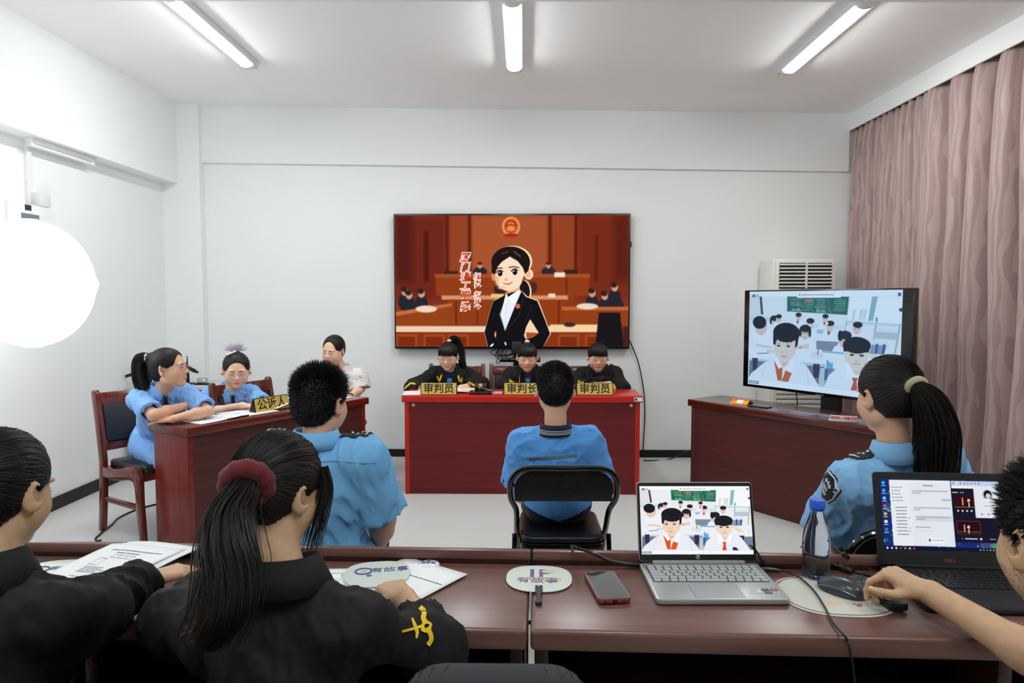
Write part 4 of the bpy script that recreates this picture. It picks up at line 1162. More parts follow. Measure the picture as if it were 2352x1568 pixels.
# ---------------------------------------------------------------- name plates, gavel, papers
def gold_mat():
    m = mat('gold_plate', (204, 174, 72), rough=0.35, metal=0.1, c2=(222, 196, 104), vscale=90)
    return m
M_GOLD = gold_mat(); M_PFRAME = mat('plate_frame', (40, 34, 22), rough=0.4, metal=0.3)
M_PTXT = mat('plate_lettering', (22, 12, 10), rough=0.5)
def make_plate(s, loc, rz, label, lean=12):
    t = thing('name_plate', label, 'name plate', loc, rz, 'gold name plates with black characters')
    w, h = 0.278, 0.096
    L = math.radians(lean)
    up = Vector((0, math.sin(L), math.cos(L))); nrm = Vector((0, -math.cos(L), math.sin(L)))
    bm = newbm()
    pr = [(0, 0), (0.062, 0), (0.004+h*math.sin(L), h*math.cos(L)), (h*math.sin(L), h*math.cos(L))]
    add_prism(bm, pr, w, YZ(-w/2)); obj('holder', bm, M_PFRAME, t)
    F = frame(nrm*0.002, (1, 0, 0), up)
    bm = newbm(); add_prism(bm, [(-w/2+.006, .005), (w/2-.006, .005), (w/2-.006, h-.005), (-w/2+.006, h-.005)], 0.002, F); f = obj('gold_face', bm, M_GOLD, t)
    text('characters', s, 0.078, frame(nrm*0.0046+up*(h*0.48), (1, 0, 0), up), M_PTXT, f, 0.0004, bold=0.0011)
for s, px, lab in (('审判员', 1007.5, 'gold name plate in front of the left judge girl, left of the gavel'),
                   ('审判长', 1199, 'gold name plate of the chief judge, partly behind the boy in the middle'),
                   ('审判员', 1366, 'gold name plate in front of the right judge girl')):
    c = A(px, 907, Z=JH); make_plate(s, (c.x, JA.y+0.03, JH), 0, lab)
c = A(592, 950, Z=LH)
c = c+LX*0.139+LN*0.025
make_plate('公诉人', (c.x, c.y, LH), math.atan2(LX.y, LX.x), 'gold name plate on the left desk beside the head of the spiky haired boy')
M_GAVEL = wood('gavel_wood', (50, 20, 14), (30, 12, 9), rough=0.2, coat=0.7)
c = A(1106, 900, Z=JH)
t = thing('gavel', 'dark wooden gavel with a gold band on its block on the red desk', 'gavel', (c.x, JA.y+0.10, JH))
obj('sound_block', add_box(newbm(), (0, 0, 0.012), (0.17, 0.11, 0.024), bev=0.006), M_GAVEL, t)
prof = [(0, -0.046), (0.024, -0.046), (0.029, -0.040), (0.029, -0.028), (0.024, -0.022), (0.027, -0.014), (0.027, 0.014), (0.024, 0.022), (0.029, 0.028), (0.029, 0.040), (0.024, 0.046), (0, 0.046)]
bm = newbm(); add_lathe(bm, prof, (0, 0, 0.054), n=20, mtx=Euler((0, math.pi/2, 0)).to_matrix()); h = obj('head', bm, M_GAVEL, t)
bm = newbm(); add_lathe(bm, [(0.028, -0.012), (0.0285, -0.012), (0.0285, 0.012), (0.028, 0.012)], (0, 0, 0.054), n=20, mtx=Euler((0, math.pi/2, 0)).to_matrix()); obj('gold_band', bm, mat('polished_gold', (222, 190, 100), rough=0.2, metal=0.9), h)
bm = newbm(); add_tube(bm, [(0.0, -0.02, 0.05), (0.06, -0.05, 0.038), (0.10, -0.07, 0.033)], [0.009, 0.008, 0.012], 10); obj('handle', bm, M_GAVEL, t)
def sheet(name, label, cat, corners, m=None, group=None, curl=None, sheets=1, marks=None, n=10, gap=0.0015):
    """sheet(s) of paper from four corners: top left, top right, bottom right, bottom left as read"""
    tl_, tr_, br_, bl_ = [Vector(p) for p in corners]
    base = (tl_+tr_+br_+bl_)/4; base.z = min(p.z for p in (tl_, tr_, br_, bl_))
    t = thing(name, label, cat, base, 0, group)
    def P(u, v, k=0):
        p = (tl_*(1-u)+tr_*u)*(1-v)+(bl_*(1-u)+br_*u)*v
        z = curl(u, v) if curl else 0
        return p-base+Vector((0, 0, 0.0008+z+k*gap))
    for k in range(sheets):
        bm = newbm(); du = 0.012*k*(1 if k % 2 else -1)
        g = [[bm.verts.new(P(i/n, j/n, k)+Vector((du, du*0.6, 0))) for i in range(n+1)] for j in range(n+1)]
        for j in range(n):
            for i in range(n): bm.faces.new((g[j][i], g[j+1][i], g[j+1][i+1], g[j][i+1]))
        o = obj('sheet', bm, m or M_PAPER, t); so = o.modifiers.new('thick', 'SOLIDIFY'); so.thickness = 0.0006; so.offset = -1
    if marks:
        bm = newbm(); du = 0.012*(sheets-1)*(1 if (sheets-1) % 2 else -1); off = Vector((du, du*0.6, 0.0009))
        for (u0, v0, u1, v1) in marks:
            q = [P(u0, v0, sheets-1)+off, P(u0, v1, sheets-1)+off, P(u1, v1, sheets-1)+off, P(u1, v0, sheets-1)+off]
            bm.faces.new([bm.verts.new(p) for p in q])
        obj('print', bm, mat('grey_print', (92, 94, 104), rough=0.7), o, smooth=False)
    return t
def words(rg, u0, u1, v, h, wmin=0.012, wmax=0.03):
    out = []; u = u0
    while u < u1:
        w = rg.uniform(wmin, wmax); out.append((u, v, min(u+w, u1), v+h)); u += w+rg.uniform(0.005, 0.012)
    return out
def rectl(u0, v0, u1, v1, t=0.004):
    return [(u0, v0, u1, v0+t), (u0, v1-t, u1, v1), (u0, v0, u0+t, v1), (u1-t, v0, u1, v1)]
rg = random.Random(7)
mk = words(rg, 0.2, 0.85, 0.14, 0.012)+words(rg, 0.33, 0.62, 0.19, 0.012)
mk += rectl(0.36, 0.235, 0.62, 0.29)+[(0.445, 0.235, 0.449, 0.29), (0.53, 0.235, 0.534, 0.29)]+rectl(0.26, 0.31, 0.36, 0.43)+rectl(0.64, 0.31, 0.74, 0.45)
for k in range(5): mk += words(rg, 0.28, 0.28+rg.uniform(0.15, 0.3), 0.46+k*0.022, 0.008, 0.01, 0.02)
mk += words(rg, 0.3, 0.5, 0.62, 0.008)
def JP(px, py): return A(px, py, Z=JH+0.001)
jb = JA.y+0.37
sheet('paper_sheet', 'white sheet on the left end of the red desk', 'paper', [(JA.x-0.02, jb-0.12, JH+.001), (JA.x+0.14, jb-0.10, JH+.001), (JA.x+0.17, JA.y+0.03, JH+.001), (JA.x+0.00, JA.y+0.02, JH+.001)])
sheet('open_notebook', 'cream open notebook under the arms of the left judge girl', 'notebook', [(-0.62, jb, JH+.001), (-0.36, jb, JH+.001), (-0.36, JA.y+0.14, JH+.001), (-0.62, JA.y+0.14, JH+.001)], m=mat('cream_paper', (234, 232, 214), rough=0.7), sheets=4, curl=lambda u, v: 0.01*math.sin(math.pi*u))
c = A(1143, 902, Z=JH)
t = thing('desk_microphone', 'small pale object beside the gavel block, left of the middle name plate', 'gadget', (c.x, JA.y+0.07, JH))
obj('body', add_box(newbm(), (0, 0, 0.011), (0.085, 0.05, 0.020), bev=0.008), mat('pale_plastic', (206, 208, 206), rough=0.3), t)
bm = newbm(); add_ell(bm, (-0.045, -0.01, 0.018), (0.014, 0.014, 0.012)); obj('knob', bm, M_METAL, t)
# left desk papers
lp = lambda a, b, z=0.0: LA+LX*a+LN*b+Vector((0, 0, z-LA.z+LH+0.001))
rg2 = random.Random(11)
mk2 = []
for k in range(7): mk2 += words(rg2, 0.2, 0.8, 0.2+k*0.07, 0.01)
sheet('paper_sheet', 'white papers in front of the girl with folded arms, nearest end of the left desk', 'paper', [lp(0.12, 0.30), lp(0.12, 0.045), lp(0.40, 0.05), lp(0.42, 0.27)], marks=mk2, sheets=2, group='papers on the left desk', curl=lambda u, v: 0.012*v*v*u)
sheet('paper_sheet', 'white page with grey print between the two girls on the left desk', 'paper', [lp(0.40, 0.32), lp(0.42, 0.06), lp(0.70, 0.05), lp(0.70, 0.30)], marks=mk2[:14], group='papers on the left desk', curl=lambda u, v: 0.004*math.sin(3*u))
sheet('paper_sheet', 'raised white sheet in front of the girl looking down, beside the left name plate', 'paper', [lp(0.68, 0.33, 0.01), lp(0.70, 0.08, 0.012), lp(0.92, 0.10, 0.02), lp(0.92, 0.34, 0.03)], group='papers on the left desk', curl=lambda u, v: 0.03*v)
sheet('paper_sheet', 'white sheet under the hands of the woman in the patterned shirt', 'paper', [lp(1.2, 0.35), lp(1.22, 0.10), lp(1.44, 0.10), lp(1.44, 0.35)], group='papers on the left desk')
bm = newbm(); p0, p1 = lp(0.30, 0.05, 0.006), lp(0.46, 0.055, 0.006); add_tube(bm, [p0, p1], 0.004, 8); tag(obj('pen', bm, M_BLACK_PL), 'black pen lying at the front edge of the left desk', 'pen')

# ---------------------------------------------------------------- grey cabinet in the back left corner with microphones and a camera
cab0 = A(494, 884, Y=5.62)
t = thing('low_cabinet', 'pale grey cabinet in the back left corner behind the chairs', 'cabinet', (-2.87, 5.75, 0))
obj('body', add_box(newbm(), (0, 0, cab0.z/2-0.02), (0.74, 0.42, cab0.z-0.04)), mat('grey_laminate', (196, 198, 200), rough=0.5), t)
obj('top', add_box(newbm(), (0, 0, cab0.z-0.015), (0.78, 0.46, 0.03), bev=0.004), mat('grey_laminate_top', (190, 191, 193), rough=0.4), t)
for s in (-1, 1):
    d = obj('door', add_box(newbm(), (s*0.18, -0.216, cab0.z/2-0.02), (0.35, 0.016, cab0.z-0.1), bev=0.002), mat('grey_laminate', (196, 198, 200)), t)
    obj('handle', add_box(newbm(), (s*0.03, -0.229, cab0.z/2), (0.012, 0.012, 0.1), bev=0.003), M_STEEL, d)
CZT = cab0.z
c = A(465, 874, Y=5.64)
t = thing('web_camera', 'silver cylindrical camera on the grey cabinet behind the seated girls', 'camera', (c.x, 5.64, CZT))
bm = newbm(); add_lathe(bm, [(0, -0.036), (0.024, -0.036), (0.026, -0.03), (0.026, 0.03), (0.024, 0.036), (0, 0.036)], (0, 0, c.z-CZT), n=18, mtx=Euler((0, math.pi/2, 0)).to_matrix()); obj('body', bm, M_METAL, t)
bm = newbm(); add_tube(bm, [(0, 0, 0.012), (0, 0, c.z-CZT-0.02)], 0.008, 8); obj('neck', bm, M_BLACK_PL, t)
obj('foot', add_box(newbm(), (0, 0, 0.008), (0.12, 0.05, 0.016), bev=0.005), M_BLACK_PL, t)
c = A(431, 868, Y=5.66)
t = thing('microphone_stand', 'black stand with antenna and a microphone, between the two prosecutor girls', 'microphone stand', (c.x, 5.66, CZT))
zt = A(430, 817, Y=5.66).z-CZT
bm = newbm(); add_tube(bm, [(0, 0, 0), (0, 0, 0.10), (0, 0, 0.17), (0, 0, zt)], [0.017, 0.014, 0.007, 0.003], 10); obj('antenna', bm, M_BLACK_PL, t)
e0, e1 = A(420, 838, Y=5.6)-Vector((c.x, 5.66, CZT)), A(454, 855, Y=5.56)-Vector((c.x, 5.66, CZT))
bm = newbm(); add_tube(bm, [e0, e0.lerp(e1, 0.8), e0.lerp(e1, 0.82), e1], [0.017, 0.016, 0.011, 0.011], 12); obj('microphone', bm, M_BLACK_PL, t)
bm = newbm(); add_tube(bm, [(0, 0, 0.155), e0.lerp(e1, 0.2)], 0.009, 8); obj('clip', bm, M_BLACK_PL, t)
obj('foot', add_box(newbm(), (0, 0, 0.007), (0.09, 0.08, 0.014), bev=0.004), M_BLACK_PL, t)
c = A(336, 870, Y=5.66)
t = thing('microphone_stand', 'black stand holding a microphone, left of the ponytail of the girl at the far left', 'microphone stand', (c.x, 5.66, CZT))
obj('post', add_box(newbm(), (0.02, 0, (A(330, 838, Y=5.66).z-CZT)/2), (0.05, 0.03, A(330, 838, Y=5.66).z-CZT), bev=0.006), M_BLACK_PL, t)
o_ = Vector((c.x, 5.66, CZT))
e0, e1 = A(345, 845, Y=5.62)-o_, A(289, 864, Y=5.58)-o_
bm = newbm(); add_tube(bm, [e0, e0.lerp(e1, 0.6), e1], [0.011, 0.013, 0.013], 12); obj('microphone', bm, M_BLACK_PL, t)
bm = newbm(); add_tube(bm, [A(303, 834, Y=5.64)-o_, A(312, 838, Y=5.64)-o_, A(340, 836, Y=5.66)-o_], [0.009, 0.012, 0.012], 8); obj('clip', bm, M_BLACK_PL, t)
obj('foot', add_box(newbm(), (0.02, 0, 0.007), (0.1, 0.08, 0.014), bev=0.004), M_BLACK_PL, t)

# ================================================================== things on the foreground tables
def TM(c, rz=0.0, z=0.0):
    """object frame on the table row"""
    return Vector((c.x, c.y, TH+z)), TRZ+rz
mk3 = mk
sheet('script_pages', 'printed white pages under the hand of the girl at the left edge', 'papers',
      [A(284, 1247, Z=TH+0.040), A(454, 1256, Z=TH+0.038), A(454, 1256, Z=TH+0.038)+Vector((-0.10, -0.275, -0.034)), A(284, 1247, Z=TH+0.040)+Vector((-0.11, -0.27, -0.036))],
      marks=mk3, sheets=3, curl=lambda u, v: 0.010*math.sin(math.pi*v)*u+0.004*math.sin(5*u+2*v), group='script pages on the foreground tables')
c = TAt(790, 1345)
d1 = TX*0.105; d2 = TN*0.145
sheet('script_pages', 'printed white pages left of the hand of the ponytail girl, under the round fan', 'papers', [c-d1+d2*0.62, c+d1*1.0+d2*0.66, c+d1*1.05-d2*0.9, c-d1*1.05-d2*0.9], marks=mk3, sheets=2, curl=lambda u, v: 0.002*math.sin(4*u), group='script pages on the foreground tables')
c = TAt(902, 1349)
r_ = Matrix.Rotation(math.radians(-32), 3, 'Z'); d1 = r_ @ (TX*0.105); d2 = r_ @ (TN*0.148)
mkr = words(rg, 0.2, 0.95, 0.30, 0.012)
sheet('script_pages', 'turned white pages right of the hand of the ponytail girl, below the badge', 'papers', [c-d1+d2+Vector((0, 0, .004)), c+d1+d2+Vector((0, 0, .004)), c+d1-d2+Vector((0, 0, .004)), c-d1-d2+Vector((0, 0, .004))], marks=mkr, sheets=2, group='script pages on the foreground tables')

M_FAN = mat('fan_plate', (206, 214, 206), rough=0.35)
M_PURPLE = mat('purple_print', (104, 78, 140), rough=0.5); M_PALEGOLD = mat('pale_gold_print', (196, 184, 144), rough=0.5); M_BLUEP = mat('blue_print', (66, 74, 140), rough=0.5)
def fan_outline(w, h):
    out = []
    for k in range(48):
        a = 2*math.pi*k/48; q = 2.7
        ca, sa = math.cos(a), math.sin(a)
        r = (abs(ca)**q+abs(sa)**q)**(-1/q)
        x, y = r*ca*w/2, r*sa*h/2
        x *= 1-0.12*max(0.0, -2*y/h)**2
        out.append((x, y))
    return out
def make_fan(label, c, rz, z=0.0015, design='ip', handle=True):
    loc, r = TM(c, rz, z)
    t = thing('hand_fan', label, 'fan', loc, r, 'plastic hand fans on the foreground tables')
    bm = newbm(); add_prism(bm, fan_outline(0.168, 0.165), 0.0015, Matrix.Translation((0, 0, 0.0015))); p = obj('fan_plate', bm, M_FAN, t)
    zf = 0.0034
    U = lambda x, y: Matrix.Translation((x, y, zf))
    if design == 'ip':
        for k in range(7):
            bm = newbm(); a = k*1.3; add_ell(bm, (-0.035+0.013*k, -0.006+0.006*math.sin(a*2), zf), (0.016, 0.008, 0.0003)); obj('cloud_print', bm, M_PALEGOLD, p)
        text('print_letters', 'I', 0.066, U(-0.018, 0.028), M_PURPLE, p, 0.0002, bold=0.0025, sx=0.9)
        text('print_letters', 'P', 0.066, U(0.014, 0.028), M_PURPLE, p, 0.0002, bold=0.0018, sx=0.95)
        bm = newbm(); add_ell(bm, (0.024, 0.042, zf+0.0003), (0.018, 0.011, 0.0003)); obj('face_print', bm, mat('tan_print', (206, 192, 160), rough=0.5), p)
        text('print_characters', '有故事', 0.036, U(-0.004, -0.016), M_PURPLE, p, 0.0003)
    else:
        bm = newbm()
        add_tube(bm, [(-0.035+0.021*math.cos(a), 0.018+0.019*math.sin(a), zf) for a in [math.pi*2*k/28 for k in range(28)]], 0.0022, 6, closed=True)
        _xf(bm.verts, Matrix.Diagonal((1, 1, 1, 1))); obj('bulb_print', bm, M_BLUEP, p)
        text('print_letters', 'IP', 0.020, U(-0.034, 0.019), M_PALEGOLD, p, 0.0002, bold=0.0008)
        for k in range(3): obj('bulb_base_print', add_box(newbm(), (-0.022+0.002*k, -0.006-0.005*k, zf), (0.013, 0.0025, 0.0006), Euler((0, 0, 0.4))), M_BLUEP, p)
        text('print_characters', '有故事', 0.033, U(0.032, 0.020), mat('indigo_print', (74, 72, 130), rough=0.5), p, 0.0003)
    if handle:
        bm = newbm(); pts = [(0.009, -0.052), (-0.009, -0.052), (-0.009, -0.080), (-0.006, -0.10), (-0.005, -0.125), (-0.0085, -0.145), (-0.006, -0.152), (0.006, -0.152), (0.0085, -0.145), (0.005, -0.125), (0.006, -0.10), (0.009, -0.080)]
        add_prism(bm, pts, 0.007, Matrix.Translation((0, 0, 0.0005)), bev=0.0015); h = obj('handle', bm, M_DARK_PL, t)
        bm = newbm(); add_lathe(bm, [(0.003, 0), (0.003, 0.0012), (0, 0.0016)], (0, -0.060, 0.0075), n=10); obj('rivet', bm, M_METAL, h)
        bm = newbm(); add_lathe(bm, [(0.004, 0), (0.004, 0.0006), (0, 0.0007)], (0, -0.145, 0.0075), n=12); obj('hang_hole', bm, M_BLACK_PL, h)
    return t
make_fan('pale round hand fan with a black handle over the seam between two tables', TAt(1238, 1331), 0.0)
make_fan('pale hand fan with a blue light bulb print under the hand of the ponytail girl', TAt(866, 1326), math.radians(12), z=0.008, design='bulb', handle=False)
make_fan('white hand fan at far left in the glare beside the printed pages', TAt(118, 1316), 0.2, design='bulb', handle=False)
c = TAt(985, 1300)
t = thing('pin_badge', 'round white pin badge with purple print near the table ledge', 'badge', (c.x, c.y, TH), TRZ)
prof = [(0.0, 0.001), (0.026, 0.001), (0.0295, 0.004), (0.028, 0.007), (0.018, 0.011), (0.0, 0.0125)]
bm = newbm(); add_lathe(bm, prof, n=32); obj('button', bm, mat('glossy_white', (234, 234, 238), rough=0.12, coat=0.6), t)
text('print_characters', '有故事', 0.013, Matrix.Translation((0.0, -0.006, 0.0128)), M_PURPLE, t, 0.0002, bold=0.0003)
text('print_letters', 'IP', 0.020, Matrix.Translation((0.0, 0.007, 0.0128)), M_PURPLE, t, 0.0002, bold=0.0006)

# phone in a red case
c = TAt(1393, 1356)
t = thing('phone', 'phone in a dull red case lying face up left of the silver laptop', 'phone', (c.x, c.y, TH), TRZ+math.radians(9))
M_CASE = mat('dull_red_case', (132, 62, 58), rough=0.5)
bm = newbm(); add_prism(bm, rrect(0.080, 0.164, 0.011), 0.012, Matrix.Translation((0, 0, 0.004)), bev=0.003); cs = obj('case', bm, M_CASE, t)
bm = newbm(); add_prism(bm, rrect(0.0725, 0.156, 0.008), 0.0012, Matrix.Translation((0, 0, 0.0155))); obj('screen', bm, mat('phone_glass', (52, 55, 55), rough=0.06, coat=1.0), t)
bm = newbm(); add_prism(bm, rrect(0.0765, 0.160, 0.010), 0.0010, Matrix.Translation((0, 0, 0.0152))); obj('silver_rim', bm, M_METAL, t)
bm = newbm(); add_lathe(bm, [(0.0028, 0), (0.0028, 0.0008), (0, 0.0009)], (-0.024, -0.0821, 0.010), n=12, mtx=Euler((math.pi/2, 0, 0)).to_matrix()); obj('audio_jack', bm, M_BLACK_PL, cs)
obj('charging_port', add_box(newbm(), (0.0, -0.0822, 0.010), (0.011, 0.001, 0.005), bev=0.0004), M_BLACK_PL, cs)
for k in range(3): obj('speaker_hole', add_box(newbm(), (0.017+0.005*k, -0.0822, 0.010), (0.0022, 0.001, 0.0022)), M_BLACK_PL, cs)
bm = newbm(); add_prism(bm, rrect(0.05, 0.05, 0.012), 0.004, Matrix.Translation((-0.005, -0.02, 0.0))); obj('camera_ring', bm, M_METAL, t)

# ---------------------------------------------------------------- laptops
def make_laptop(name, label, hinge, rz, W, D, TSH, tilt, mbody, mkey, mkeytop, rows, ncol, cat='laptop', keyarea=0.47, bez=(0.008, 0.012, 0.008, 0.02), mlid=None):
    """hinge: middle of the hinge line on the table; x right, -y towards the user"""
    t = thing(name, label, cat, hinge, rz)
    z0, th = 0.003, 0.013
    bm = newbm(); add_prism(bm, rrect(W, D, 0.012), th, Matrix.Translation((0, -D/2, z0)), bev=0.0025); b = obj('base', bm, mbody, t)
    zt = z0+th
    kw, kd = W*0.92, D*keyarea
    obj('keyboard_well', add_box(newbm(), (0, -0.022-kd/2, zt), (kw, kd, 0.0008)), mkey, b)
    bm = newbm(); rg = random.Random(1)
    for r in range(rows):
        y = -0.022-kd*(r+0.5)/rows; off = [0, 0, 0.012, 0.018, 0.024, 0.0][r % 6]
        x = -kw/2+0.002; i = 0
        while x < kw/2-0.006:
            kwid = kw/ncol
            if i == 0: kwid += off
            if r == rows-1 and i == 4: kwid = kw/ncol*5
            x1 = min(x+kwid, kw/2-0.001)
            if x1 > kw/2-kw/ncol*0.9: x1 = kw/2-0.001
            add_box(bm, ((x+x1)/2, y, zt+0.0014), (x1-x-0.003, kd/rows-0.003, 0.0022), bev=0.0006, seg=1)
            x = x1; i += 1
    obj('keys', bm, mkeytop, b)
    obj('trackpad', add_box(newbm(), (-0.004, -D+D*0.20, zt+0.0001), (W*0.37, D*0.33, 0.0006)), mbody, b)
    for e_ in ((-1, 0, 0.0005, D*0.33), (1, 0, 0.0005, D*0.33)):
        obj('trackpad_edge', add_box(newbm(), (-0.004+e_[0]*W*0.185, -D+D*0.20, zt+0.0005), (0.0008, D*0.33, 0.0004)), M_STEEL, b)
    obj('hinge_bar', add_box(newbm(), (0, -0.006, zt+0.003), (W*0.78, 0.012, 0.010), bev=0.003), mbody, t)
    R = Euler((math.radians(-tilt), 0, 0)).to_matrix().to_4x4()
    L = Matrix.Translation((0, 0.002, zt+0.002)) @ R
    lid = newbm(); add_prism(lid, rrect(W, TSH, 0.009), 0.007, L @ frame((0, 0.0035, TSH/2), (1, 0, 0), (0, 0, 1)), bev=0.002); ld = obj('lid', lid, mlid or mbody, t)
    bzm = newbm(); add_prism(bzm, rrect(W-0.003, TSH-0.003, 0.008), 0.0008, L @ frame((0, -0.0035, TSH/2), (1, 0, 0), (0, 0, 1))); obj('bezel', bzm, M_BLACK_PL, ld)
    return t, L, ld, b, zt
hp_l, hp_r = A(1466, 1291, Z=TH+0.012), A(1735, 1291, Z=TH+0.012)
hc = (hp_l+hp_r)/2-TN*0.012; W1 = (hp_r-hp_l).length
M_SILV = mat('laptop_silver', (176, 179, 180), rough=0.36, metal=0.55)
M_KEYS = mat('silver_keys', (170, 173, 175), rough=0.45)
t, L, ld, b, zt = make_laptop('laptop', 'silver laptop showing pupils in a classroom on its screen', (hc.x, hc.y, TH), math.atan2(hp_r.y-hp_l.y, hp_r.x-hp_l.x), W1, 0.226, 0.208, 15, M_SILV, mat('key_gap', (58, 60, 70), rough=0.5), M_KEYS, 6, 14, keyarea=0.46)
me = CL.mesh('screen_picture', W1-0.016, 0.178, emit_attr('screen_picture', SCR))
me.transform(L @ Matrix.Translation((0, -0.0052, 0.104+0.004))); o = bpy.data.objects.new('screen_picture', me); COL.objects.link(o); o.parent = ld
bm = newbm(); add_lathe(bm, [(0.0052, 0), (0.0052, 0.0006), (0, 0.0007)], n=24); _xf(bm.verts, L @ frame((0, -0.0046, 0.0118), (1, 0, 0), (0, 0, 1))); lg = obj('round_logo', bm, mat('logo_silver', (196, 198, 200), rough=0.45), ld)
text('logo_letters', 'hp', 0.0085, L @ frame((0, -0.0058, 0.0121), (1, 0, 0), (0, 0, 1)), M_BLACK_PL, lg, 0.0002, bold=0.0002)
for (x, y, w, h, c_) in ((0.088, -0.178, 0.030, 0.024, (206, 214, 218)), (0.116, -0.172, 0.017, 0.012, (44, 36, 38)), (0.137, -0.172, 0.019, 0.012, (150, 40, 52)), (0.118, -0.188, 0.017, 0.013, (44, 52, 66)), (0.138, -0.188, 0.013, 0.010, (196, 206, 150))):
    st = obj('sticker', add_box(newbm(), (x, y, zt+0.0003), (w, h, 0.0006)), mat('sticker_%d_%d_%d' % c_, c_, rough=0.4), b)
    bm = newbm()
    for k in range(3): add_box(bm, (x-w*0.05*k, y+h*(0.25-0.22*k), zt+0.0008), (w*(0.7-0.1*k), h*0.08, 0.0003))
    obj('sticker_print', bm, mat('sticker_print', (150, 158, 168), rough=0.5), st)

dl_l = A(2013, 1296, Z=TH+0.014); dl_tl = A(1992, 1083, Y=dl_l.y+0.05)
W2 = 0.362; tilt2 = 13; H2 = (dl_tl.z-TH-0.016)/math.cos(math.radians(tilt2))
ddir = Euler((0, 0, TRZ-math.radians(1.5))).to_matrix() @ Vector((1, 0, 0))
hc2 = dl_l+ddir*W2/2-TN*0.012
M_DELL = mat('matte_black_laptop', (27, 28, 33), rough=0.5)
t, L, ld, b, zt = make_laptop('laptop', 'dark laptop with a chat window on its screen, beside the man at the right edge', (hc2.x, hc2.y, TH), TRZ-math.radians(1.5), W2, 0.245, H2, tilt2, M_DELL, mat('dell_key_gap', (12, 12, 14), rough=0.5), mat('dell_keys', (24, 25, 28), rough=0.45), 6, 16, keyarea=0.46)
# screen content: flat windows on a picture desktop
SW2, SH2 = W2-0.032, H2-0.058
SCm = L @ frame((0, -0.0047, H2/2+0.008), (1, 0, 0), (0, 0, 1))
dk = Canvas(0, 0, 320, 190, 260, 154, (24, 44, 120))
rg = random.Random(9)
for k in range(260):
    x, y = rg.uniform(0, 320), rg.uniform(0, 190)
    dk.ell(x, y, rg.uniform(2, 7), rg.uniform(1, 4), rg.choice([(20, 40, 110), (30, 90, 170), (16, 30, 60)]) if y < 70 else rg.choice([(60, 130, 50), (40, 100, 90), (110, 170, 70), (24, 60, 40), (90, 150, 170)]), 2, rot=rg.uniform(0, 90))
for x, y, c_ in ((255, 172, (80, 60, 140)), (275, 174, (70, 150, 110)), (295, 174, (206, 170, 90)), (314, 174, (214, 130, 50))): dk.ell(x, y, 14, 8, c_, 6)
for k, c_ in enumerate(((30, 190, 220), (40, 180, 230), (140, 190, 240), (220, 80, 40), (230, 170, 60), (230, 230, 235), (40, 130, 210))):
    dk.ell(9, 10+k*21, 4.5, 4.5, c_, 1.5); dk.line([(4, 18+k*21), (14, 18+k*21)], 1.6, (225, 230, 235), 1); dk.ell(26, 12+k*21, 4, 4, rg.choice([(240, 190, 50), (230, 80, 50), (60, 170, 220)]), 1.5)
dk.rect(24, 2, 176, 178, (224, 230, 236)); dk.rect(24, 2, 176, 8, (232, 237, 242)); dk.rect(24, 2, 74, 178, (230, 235, 240))
def dash(x0, x1, y, c_=(150, 156, 166), w=2.2):
    x = x0
    while x < x1: q = rg.uniform(2, 5); dk.line([(x, y), (min(x+q, x1), y)], w, c_, 0.8); x += q+0.9
for k in range(5): dash(36, 48+rg.uniform(0, 8), 22+k*9); dk.ell(31, 22+k*9, 1.6, 1.6, (90, 96, 110))
for k in range(9): dash(36, 60+rg.uniform(0, 4), 76+k*9, (120, 126, 140)); 
for k in (3, 6, 7): dk.ell(68, 77+k*9, 1.5, 1.5, (226, 70, 80))
dash(108, 132, 16, (110, 116, 130)); dash(80, 168, 31); dash(80, 100, 36.5); dk.rect(150, 50, 176, 58, (210, 217, 226)); dash(153, 172, 54)
dash(82, 170, 76); dash(82, 96, 81.5); dk.rect(83, 96, 176, 112, (208, 215, 225)); dash(86, 168, 101); dash(86, 106, 107); dash(82, 118, 128)
for k in range(6): dk.ell(86+k*7, 138, 1.8, 1.8, (176, 182, 190)); dk.ell(86+k*7, 138, 1.1, 1.1, (224, 230, 236))
dk.rect(108, 156, 150, 170, (236, 240, 244), 2); dk.ell(114, 162, 2.5, 4, (70, 70, 90)); dash(122, 138, 162, (170, 174, 184)); dk.ell(144, 162, 3, 1.2, (230, 60, 70))
dk.rect(178, 2, 320, 14, (196, 208, 226)); dk.rect(178, 14, 320, 22, (240, 236, 240))
for k, c_ in enumerate(((220, 60, 70), (240, 240, 244), (50, 120, 200), (226, 80, 50), (120, 130, 150), (120, 130, 150), (120, 130, 150), (60, 110, 190))): dk.ell(184+k*9, 8, 2, 2, c_, 1)
dk.rect(176, 22, 320, 166, (26, 24, 42)); dk.rect(184, 40, 232, 74, (48, 18, 22), 2); dk.ell(218, 52, 5, 6, (30, 18, 20)); dk.ell(218, 54, 3.6, 4.4, (232, 190, 160)); dk.poly([(211, 74), (213, 61), (224, 61), (228, 74)], (16, 16, 22)); dk.rect(217, 60, 219.5, 72, (230, 232, 236)); dk.line([(203, 48), (203, 66)], 3, (230, 150, 140), 1); dash(184, 230, 72, (200, 120, 60), 1.2)
for k in range(4): dk.ell(190+k*11, 82, 2.4, 2.4, (220, 226, 236), 1)
dash(180, 192, 33, (210, 214, 224)); dk.ell(200, 33, 1.6, 1.6, (190, 194, 210)); dk.ell(206, 33, 1.6, 1.6, (190, 194, 210))
